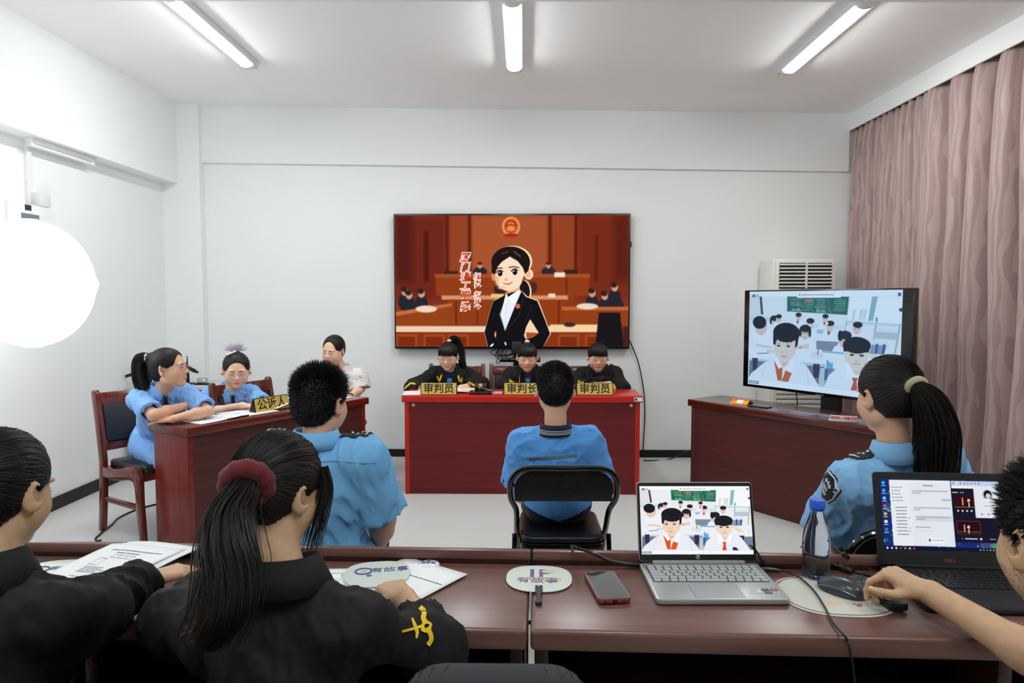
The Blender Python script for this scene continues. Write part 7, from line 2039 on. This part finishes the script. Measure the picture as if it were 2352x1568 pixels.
# ------------------------------------------------------------------ man at the right edge
H = A(2458, 1246, Y=1.06); N = A(2800, 1520, Y=0.97); P = vz(A(2860, 1600, Y=0.80), 0.58)
E2 = A(2480, 1572, Y=1.25); W2_ = A(2138, 1362, Y=1.50); E1 = A(2500, 1800, Y=1.02)
p = person('man with short black hair and stubble at the right edge, bare arm reaching out', P, N, 20, 1.04, 0.165, H, (3, 6, 0), 1.04,
           {'R': dict(E=E2, W=W2_, d=(-0.58, 0.50, 0.22), n=(0.10, -0.12, 1), curls=((52, 38, 18), (62, 50, 28), (70, 55, 30), (74, 58, 34)), thumb=(0.62, 0.80, -0.42), spread=0.05, hs=0.92),
            'L': dict(E=E1, W=E1+Vector((0.14, 0.16, -0.05)), d=(0.5, 0.7, 0), n=(0, 0, 1), hs=0.95)},
           'shirt', cloth('grey_tshirt', (70, 72, 78)), hem=0.47, crease_=(47, 15, 0.005), sleeve_r=(0.070, 0.080), fine=0.0034, hand_res=0.0021, skin=M_SKIN3, slv_t=0.55)
q, R, s = p['q'], p['R'], p['s']
boy_hair(p, 10000, 0.014, 0.022, 0.012, 8, -0.080, M_HAIRM, tilt=0.9)
shirt_collar(p['t'], p['base'], N, p['r'], p['f'], p['u'], 0.066, 0.012, cloth('grey_tshirt', (70, 72, 78)), tip=0.0, drop=0.008, flare=0.004)
# stubble on the jaw and a sideburn
rg = random.Random(6); bm = newbm(); hb = smoothbvh((np.array([v.co+p['base'] for v in p['body'].data.vertices]), np.array([tuple(f.vertices) for f in p['body'].data.polygons])))
for k in range(3600):
    g = rg.choice((-1, 1)); y = rg.uniform(-.004, .085); z = -0.075+rg.gauss(0, .020)-0.25*max(0, y-.03) if rg.random() < 0.7 else rg.uniform(-.055, .012)
    if z > -.045: y = rg.uniform(.008, .024)
    h = hb.ray_cast(q(g*.14, y, z), R @ Vector((-g, 0, 0)))
    if h[0] is None: continue
    n = h[1]; L = rg.uniform(0.0010, 0.0024); dv = (n+Vector((rg.uniform(-1, 1), rg.uniform(-1, 1), -0.8))).normalized(); u1 = dv.orthogonal()*0.00035
    a, b, c = bm.verts.new(h[0]+u1-dv*0.001), bm.verts.new(h[0]-u1-dv*0.001), bm.verts.new(h[0]+dv*L); bm.faces.new((a, b, c))
obj('stubble', bm, M_HAIRM, p['t'], world_to=p['base'], smooth=False)
face_bits(p['t'], p['base'], q, R, s, (0, 0))

# ------------------------------------------------------------------ people at the left desk
M_LENSF = mat('pink_clear_frame', (214, 176, 196), rough=0.15, trans=0.3)
M_CLEARF = mat('clear_grey_frame', (196, 188, 196), rough=0.15, trans=0.3)
M_TIE = cloth('dark_navy_tie', (20, 24, 46))
def tie(p, m, w=0.034, L=0.20, knot=0.018, dz=-0.008):
    f, r, u, N = p['f'], p['r'], p['u'], p['N']
    top = N+f*0.3-u*dz
    mesh_decal(p, 'tie', [([top, top-u*L*0.5, top-u*L], lambda t: knot+(w-knot)*t)], m, -f, 'ribbon', off=0.022)
def sunk(v, z): return Vector((v.x, v.y, max(v.z, z)))
# the one with folded arms
H = A(388, 846, Y=4.12); N = A(374, 896, Y=4.16); P = vz(A(362, 1000, Y=4.38), 0.55)
E2 = A(352, 953, Z=LH+0.060); W2_ = A(432, 930, Z=LH+0.085); E1 = A(478, 944, Z=LH+0.05); W1_ = A(398, 962, Z=LH+0.032)
p = person('girl in a sky blue blouse with folded arms, looking sideways at the left desk', P, N, -140, 0.90, 0.130, H, (-86, -6, 0), 1.02,
           {'R': dict(E=E2, W=W2_, d=A(478, 926, Z=LH+0.06)-W2_, n=(0, -0.3, 1), curl=(22, 34, 24), hs=0.84), 'L': dict(E=E1, W=W1_, d=A(345, 968, Z=LH+0.015)-W1_, n=(0, -0.2, 1), curl=(4, 10, 6), hs=0.84)},
           'shirt', M_BLUE2, hem=0.58, crease_=(52, 22, 0.006), sleeve_r=(0.062, 0.074), slv_t=0.85, hand_res=0.003, base_res=0.0065, cres=0.005, topname='blouse', fine=0.0030, leg_yaw=math.degrees(cface), trousers=False, knee_fwd=0.34)
q, R, s = p['q'], p['R'], p['s']
T = q(0, -.098, .076)
hair_obj(p, 'hair', lambda sd: (hair_cap(sd, q, R, s, 0.010, -0.066, face=(.098, -.004, .080)), sd.ell(T, (.030, .030, .030), None, 0.02), sd.disp(streak(H, T, 0.0010, 60))), M_HAIR, 0.0028)
bm = newbm(); dv = (R @ Vector((0, -1, 0.2))).normalized(); u1 = dv.orthogonal().normalized(); v1 = dv.cross(u1)
add_tube(bm, [q(0, -.120, .082)+(u1*math.cos(a)+v1*math.sin(a))*0.016 for a in [2*math.pi*i/20 for i in range(20)]], 0.010, 8, closed=True); obj('hair_tie', bm, cloth('white_hair_tie', (232, 222, 222)), p['t'], world_to=p['base'])
path = [q(0, -.10, .08), q(0, -.135, .084), q(0, -.168, .060), q(0, -.176, -.02), q(0, -.166, -.10), q(0, -.160, -.19), q(0, -.165, -.26)]
pony(p, path, lambda t: 0.016+0.036*math.sin(min(1, t*1.5)*math.pi/2)*(1-0.55*t*t), 150, M_HAIRB, 3, 0.0022, jit=0.008)
shirt_collar(p['t'], p['base'], N-p['u']*0.004, p['r'], p['f'], p['u'], 0.056, 0.030, M_BLUE2, tip=0.045, drop=0.014, flare=0.016)
tie(p, M_TIE); face_bits(p['t'], p['base'], q, R, s, (0, 0)); glasses(p['t'], p['base'], q, R, s, M_LENSF)
# her skirt over the thighs
sd = SDF()
for side in (-1, 1):
    hip, kn, an = p['K'][side]; sd.cap(hip+Vector((0, 0, 0.01)), kn+Vector((0, 0, .01)), .092, .075, 0.06)
sd.ell(P, (.165, .135, .17), None, 0.05); sd.disp(crease(61, 20, 0.006, (1, 1, 0.4))); sd.plane((0, 0, 0.40), (0, 0, -1)); sd.plane((0, 0, 0.70), (0, 0, 1))
pobj('skirt', sd.build(0.008), M_BLUE2, p['t'], p['base'])

# the one with the feathery bow
H = A(543, 850, Y=4.70); N = A(531, 893, Y=4.78); P = vz(A(528, 1000, Y=4.90), 0.56)
E2 = A(474, 950, Y=4.62); E1 = A(606, 930, Y=4.66)
p = person('girl in a sky blue blouse with a pale feathery hair bow', P, N, -150, 0.90, 0.132, H, (-156, 12, 0), 0.99,
           {'R': dict(E=E2, W=lp(0.60, 0.30, 0.03), d=(0.5, -0.2, 0), n=(0, 0, 1), hs=0.84), 'L': dict(E=E1, W=lp(0.86, 0.30, 0.03), d=(-0.2, -0.5, 0), n=(0, 0, 1), hs=0.84)},
           'shirt', M_BLUE2, hem=0.55, crease_=(57, 22, 0.006), sleeve_r=(0.062, 0.072), slv_t=0.9, base_res=0.0065, cres=0.005, skin=M_SKIN2, topname='blouse', fine=0.0030, wide=1.08)
q, R, s = p['q'], p['R'], p['s']
T = q(0, -.092, .086)
hair_obj(p, 'hair', lambda sd: (hair_cap(sd, q, R, s, 0.010, -0.066, face=(.100, -.008, .082), wide=1.08), sd.ell(T, (.030, .030, .030), None, 0.02), sd.disp(streak(H, T, 0.0010, 60))), M_HAIR, 0.0028)
path = [q(0, -.10, .09), q(.0, -.130, .096), q(.01, -.158, .05), q(.015, -.165, -.03), q(.02, -.155, -.10), q(.02, -.150, -.16)]
pony(p, path, lambda t: 0.014+0.024*math.sin(min(1, t*1.5)*math.pi/2)*(1-0.5*t*t), 110, M_HAIR, 5, 0.0022, jit=0.008)
bm = newbm(); rg = random.Random(4)
for k in range(260):
    a = rg.uniform(0, 6.283); b = rg.uniform(0.1, 1.3); dv = R @ Vector((math.cos(a)*math.cos(b), math.sin(a)*math.cos(b)*0.7, math.sin(b))); o0 = q(rg.uniform(-.03, .03), -.060, .125)
    L = rg.uniform(.035, .07); add_tube(bm, [o0, o0+dv*L*0.6, o0+dv*L], [0.002, 0.0035, 0.0008], 4, cap=False)
obj('feather_bow', bm, mat('pale_lilac_feather', (226, 218, 232), rough=0.8, trans=0.1), p['t'], world_to=p['base'])
bm = newbm(); add_box(bm, q(.030, .006, .128), (.075*s, .014*s, .012*s), (R @ Euler((0, math.radians(16), math.radians(20))).to_matrix()), bev=0.004); obj('hair_clip', bm, mat('pearl_clip', (238, 236, 228), rough=0.2), p['t'], world_to=p['base'])
shirt_collar(p['t'], p['base'], N-p['u']*0.004, p['r'], p['f'], p['u'], 0.056, 0.030, M_BLUE2, tip=0.045, drop=0.014, flare=0.016)
tie(p, M_TIE); face_bits(p['t'], p['base'], q, R, s, 'down'); glasses(p['t'], p['base'], q, R, s, M_CLEARF)
c = A(564, 910, Y=4.3); d_ = (A(564, 910, Y=4.6)-Vector((0, 0, CAMZ))).normalized()
h, n = stick(p['bvh'], c, d_, 0.004)
if h is not None:
    bm = newbm(); add_ell(bm, h, (.013, .004, .015), p['R'].to_4x4() if False else None, 14, 8); b_ = obj('badge', bm, mat('red_enamel', (206, 52, 40), rough=0.2), p['t'], world_to=p['base'])
    bm = newbm(); add_ell(bm, h-d_*0.004, (.006, .003, .007), None, 10, 6); obj('badge_emblem', bm, mat('badge_gold', (230, 190, 90), rough=0.3, metal=0.5), b_, world_to=p['base'])

# the woman in the patterned shirt behind the far end of the left desk
M_PATT = mat('white_print_shirt', (236, 234, 230), rough=0.8, bump=0.05, bscale=240)
def print_mat(m):
    nt = m.node_tree; b = nt.nodes['Principled BSDF']; tc = nt.nodes.new('ShaderNodeTexCoord')
    v = nt.nodes.new('ShaderNodeTexVoronoi'); v.feature = 'DISTANCE_TO_EDGE'; v.inputs['Scale'].default_value = 42
    n = nt.nodes.new('ShaderNodeTexNoise'); n.inputs['Scale'].default_value = 10
    cr = nt.nodes.new('ShaderNodeValToRGB'); cr.color_ramp.elements[0].position = 0.015; cr.color_ramp.elements[1].position = 0.05
    cr.color_ramp.elements[0].color = rgba((120, 118, 124)); cr.color_ramp.elements[1].color = rgba((236, 234, 230))
    cr2 = nt.nodes.new('ShaderNodeValToRGB'); cr2.color_ramp.elements[0].position = 0.54; cr2.color_ramp.elements[1].position = 0.60
    mx = nt.nodes.new('ShaderNodeMix'); mx.data_type = 'RGBA'
    nt.links.new(tc.outputs['Object'], v.inputs['Vector']); nt.links.new(tc.outputs['Object'], n.inputs['Vector'])
    nt.links.new(v.outputs['Distance'], cr.inputs['Fac']); nt.links.new(n.outputs['Fac'], cr2.inputs['Fac'])
    mx.inputs[6].default_value = rgba((236, 234, 230)); nt.links.new(cr2.outputs['Color'], mx.inputs[0]); nt.links.new(cr.outputs['Color'], mx.inputs[7])
    nt.links.new(mx.outputs[2], b.inputs['Base Color'])
print_mat(M_PATT)
H = A(766, 805, Y=5.50); N = A(783, 847, Y=5.60); P = vz(A(785, 940, Y=5.70), 0.57)
E1 = A(829, 892, Y=5.58); E2 = A(728, 900, Y=5.56)
p = person('woman in a white printed shirt at the far end of the left desk', P, N, 176, 0.98, 0.155, H, (164, 9, -4), 1.0,
           {'L': dict(E=E1, W=A(806, 909, Y=5.40), d=A(790, 915, Y=5.25)-A(806, 909, Y=5.40), n=(0.2, 0, 1), hs=0.9), 'R': dict(E=E2, W=A(750, 915, Y=5.38), d=(0.3, -0.8, -0.2), n=(0, 0, 1), hs=0.9)},
           'shirt', M_PATT, hem=0.47, crease_=(63, 20, 0.004), sleeve_r=(0.066, 0.088), slv_t=0.95, base_res=0.0065, cres=0.005, skin=M_SKIN2, lips=M_LIPRED, fine=0.0030)
q, R, s = p['q'], p['R'], p['s']
T = q(0, -.110, .02)
hair_obj(p, 'hair', lambda sd: (hair_cap(sd, q, R, s, 0.010, -0.070, face=(.106, .004, .090)), sd.ell(T, (.026, .026, .026), None, 0.02), sd.disp(streak(H, T, 0.0009, 60))), M_HAIR, 0.0028)
pony(p, [T, q(.02, -.13, .0), q(.05, -.12, -.05), q(.06, -.11, -.10), q(.06, -.10, -.16)], lambda t: 0.018*(1-0.5*t), 70, M_HAIR, 6, 0.0022)
shirt_collar(p['t'], p['base'], N-p['u']*0.004, p['r'], p['f'], p['u'], 0.060, 0.028, M_PATT, tip=0.06, drop=0.016, flare=0.02, gap=16, tipang=30)
face_bits(p['t'], p['base'], q, R, s, 'down')
c = A(798, 862, Y=5.0); d_ = (c-Vector((0, 0, CAMZ))).normalized(); h, n = stick(p['bvh'], c, d_, 0.004)
if h is not None:
    bm = newbm(); add_lathe(bm, [(0, 0), (.024, 0), (.026, .003), (.018, .007), (0, .008)], (0, 0, 0), n=20); _xf(bm.verts, frame(h, (1, 0, 0), (0, 0, 1))); b_ = obj('round_badge', bm, mat('glossy_white', (234, 234, 238)), p['t'], world_to=p['base'])
    bm = newbm(); add_ell(bm, h+Vector((0, -0.0075, 0.005)), (.009, .0012, .010), None, 12, 8); obj('badge_print', bm, mat('pale_blue_print', (150, 186, 226), rough=0.4), b_, world_to=p['base'])
bm = newbm(); c = A(803, 911, Y=5.36)
add_tube(bm, [c+Vector((0.028*math.cos(a), 0.012*math.sin(a), 0.028*math.sin(a)*0.9)) for a in [2*math.pi*i/20 for i in range(20)]], 0.005, 6, closed=True); obj('wristwatch', bm, M_BLACK_PL, p['t'], world_to=p['base'])
dup(STOOL, Vector((P.x, P.y, 0)), 0, 'black stool under the woman in the white printed shirt')

# ------------------------------------------------------------------ the three judge girls
M_RED = cloth('red_tie', (190, 28, 36)); M_CYAN = cloth('bright_blue_tie_knot', (60, 140, 220), bump=0.3)
def judge(label, hx, hy, hyaw, pitch, shx, el, er, wl, wr, glassm=None, seed=71, ponyx=None, skin=M_SKIN2, hs=0.93, hwide=1.08):
    H = A(hx, hy, Y=5.66); N = A(shx, 848, Y=5.76); P = vz(A(shx, 960, Y=5.88), 0.56)
    p = person(label, P, N, 180, 0.90, 0.135, H, (hyaw, pitch, 0), hs,
               {'R': dict(E=A(*er[:2], Y=er[2]), W=A(*wr[:2], Y=5.44), d=wr[2], n=(0, -0.2, 1), hs=0.82, sl=er[3]), 'L': dict(E=A(*el[:2], Y=el[2]), W=A(*wl[:2], Y=5.44), d=wl[2], n=(0, -0.2, 1), hs=0.82, sl=el[3])},
               'robe', M_ROBE, crease_=(seed, 20, 0.0045), sleeve='long', sleeve_r=(0.062, 0.074, 0.070), base_res=0.0065, cres=0.0052, skin=skin, topname='robe', fine=0.0030, wide=hwide)
    q, R, s, f, r, u, S = p['q'], p['R'], p['s'], p['f'], p['r'], p['u'], p['S']
    T = q(0, -.085, .09)
    def hb(sd):
        hair_cap(sd, q, R, s, 0.010, -0.066, face=(.104, -.014, .080), wide=hwide)
        sd.ell(T, (.026, .026, .026), None, 0.02); sd.disp(streak(H, T, 0.0009, 60))
    hair_obj(p, 'hair', hb, M_HAIR, 0.0028)
    # fringe
    bm = newbm(); rg = random.Random(seed)
    for k in range(90):
        x = rg.uniform(-.062, .062); yy = math.sqrt(max(0, 1-(x/.075)**2)); L = rg.uniform(-.004, .008)
        pts = [q(x*0.75, .028+.044*yy, .103), q(x*0.92, .046+.052*yy, .078), q(x, .050+.056*yy, .046), q(x*1.02, .046+.058*yy, .032+L+0.004*abs(x)/.06)]
        add_tube(bm, bez(pts, 3), [.0042*s, .0044*s, .0044*s, .0044*s, .0042*s, .004*s, .0036*s, .003*s, .0024*s, .0014*s], 4, cap=False)
    obj('fringe', bm, M_HAIR, p['t'], world_to=p['base'])
    # collar: navy shirt inside, wide black robe collar outside
    shirt_collar(p['t'], p['base'], N-u*0.002, r, f, u, 0.052, 0.026, M_NAVY, tip=0.05, drop=0.008, flare=0.012, gap=12, name='navy_collar')
    shirt_collar(p['t'], p['base'], N-u*0.012, r, f, u, 0.066, 0.036, M_ROBE, tip=0.075, drop=0.022, flare=0.030, gap=22, tipang=42, name='robe_collar')
    base = N+f*0.5
    mesh_decal(p, 'navy_front', [[base+r*x-u*z for x, z in ((-.040, -.010), (.040, -.010), (.022, .040), (0, .085), (-.022, .040))]], M_NAVY, -f, off=0.004)
    mesh_decal(p, 'tie_knot', [[base+r*x-u*z for x, z in ((-.018, .034), (.018, .034), (.020, .054), (.010, .072), (-.010, .072), (-.020, .054))]], M_CYAN, -f, off=0.010)
    mesh_decal(p, 'tie', [([base-u*.068, base-u*.12, base-u*.19], lambda t: 0.020+0.010*t)], M_RED, -f, 'ribbon', off=0.010)
    for g in (-1, 1):
        c = base+r*(g*.088)-u*.042
        leaf = lambda pts: [c+r*(g*x)+u*z for x, z in pts]
        mesh_decal(p, 'collar_embroidery', [(leaf([(-.020, .030), (-.012, .006), (-.004, -.022)]), lambda t: .010+.010*t), (leaf([(.020, .016), (.012, -.004), (0, -.022)]), lambda t: .008+.010*t), (leaf([(-.006, -.020), (.006, -.024)]), .016)], M_YEL, -f, 'ribbon', off=0.013)
    face_bits(p['t'], p['base'], q, R, s, 'down', brow=False)
    if glassm: glasses(p['t'], p['base'], q, R, s, glassm)
    return p
def sleeve_mark(p, strokes):
    bm = newbm(); vd = (A(*strokes[0][0][0], Y=5.4)-Vector((0, 0, CAMZ))).normalized()
    for pts, w in strokes: ribbon(bm, p['bvh'], [A(x, y, Y=4.9) for x, y in pts], w, vd, p['u'], 0.005, 0.003, 5)
    obj('sleeve_embroidery', bm, M_YEL, p['t'], world_to=p['base'])
p = judge('left judge girl in a black robe with glasses and a high ponytail, looking down', 1029, 818, 174, 13, 1036, (1104, 884, 5.62, 0.72), (948, 890, 5.60, 0.60), (1058, 890, (0.6, -0.6, 0)), (985, 896, (-0.7, -0.4, 0)), M_LENSF, 71)
q = p['q']
pony(p, [q(-.01, -.07, .105), q(-.025, -.095, .135), q(-.055, -.125, .10), q(-.085, -.125, .0), q(-.10, -.10, -.08), q(-.115, -.09, -.15)], lambda t: 0.016+0.028*math.sin(min(1, t*1.6)*math.pi/2)*(1-0.5*t*t), 120, M_HAIR, 7, 0.0022)
bm = newbm(); add_ell(bm, q(-.005, -.06, .128), (.018, .014, .012), p['R'].to_4x4()); obj('hair_tie', bm, cloth('white_hair_tie', (232, 222, 222)), p['t'], world_to=p['base'])
sleeve_mark(p, [([(928, 893), (938, 884), (946, 878), (957, 880)], 0.014), ([(1091, 874), (1098, 879), (1105, 882), (1112, 886)], 0.016)])
p = judge('middle judge girl in a black robe, behind the head of the boy in the middle', 1211, 820, 180, 11, 1212, (1262, 892, 5.66, 0.7), (1160, 890, 5.66, 0.7), (1235, 893, (0.6, -0.6, 0)), (1190, 895, (-0.6, -0.6, 0)), None, 75)
q = p['q']
bm = newbm(); add_ell(bm, q(.0, -.05, .132), (.022, .016, .012), p['R'].to_4x4()); obj('hair_clip', bm, mat('pearl_clip', (238, 236, 228)), p['t'], world_to=p['base'])
sleeve_mark(p, [([(1170, 872), (1176, 877), (1180, 875)], 0.020)])
p = judge('right judge girl in a black robe with clear glasses and arms folded', 1373, 820, 180, 10, 1374, (1428, 893, 5.62, 0.86), (1324, 890, 5.64, 0.86), (1366, 884, (0.7, -0.3, 0)), (1400, 882, (-0.75, -0.2, 0)), M_CLEARF, 79)
sleeve_mark(p, [([(1328, 874), (1334, 879), (1342, 878)], 0.012)])
# chairs of the two robed girls and the man in the foreground
for lab, pp in (('wooden chair under the robed girl with the red scrunchie', A(640, 1500, Y=1.20)), ('wooden chair under the robed girl at the left edge', A(-40, 1500, Y=1.20)), ('wooden chair under the man at the right edge', A(2860, 1600, Y=0.80))):
    o = dup(WC, Vector((pp.x, pp.y-0.02, 0)), 0, lab); o['group'] = 'wooden chairs with leather backs'
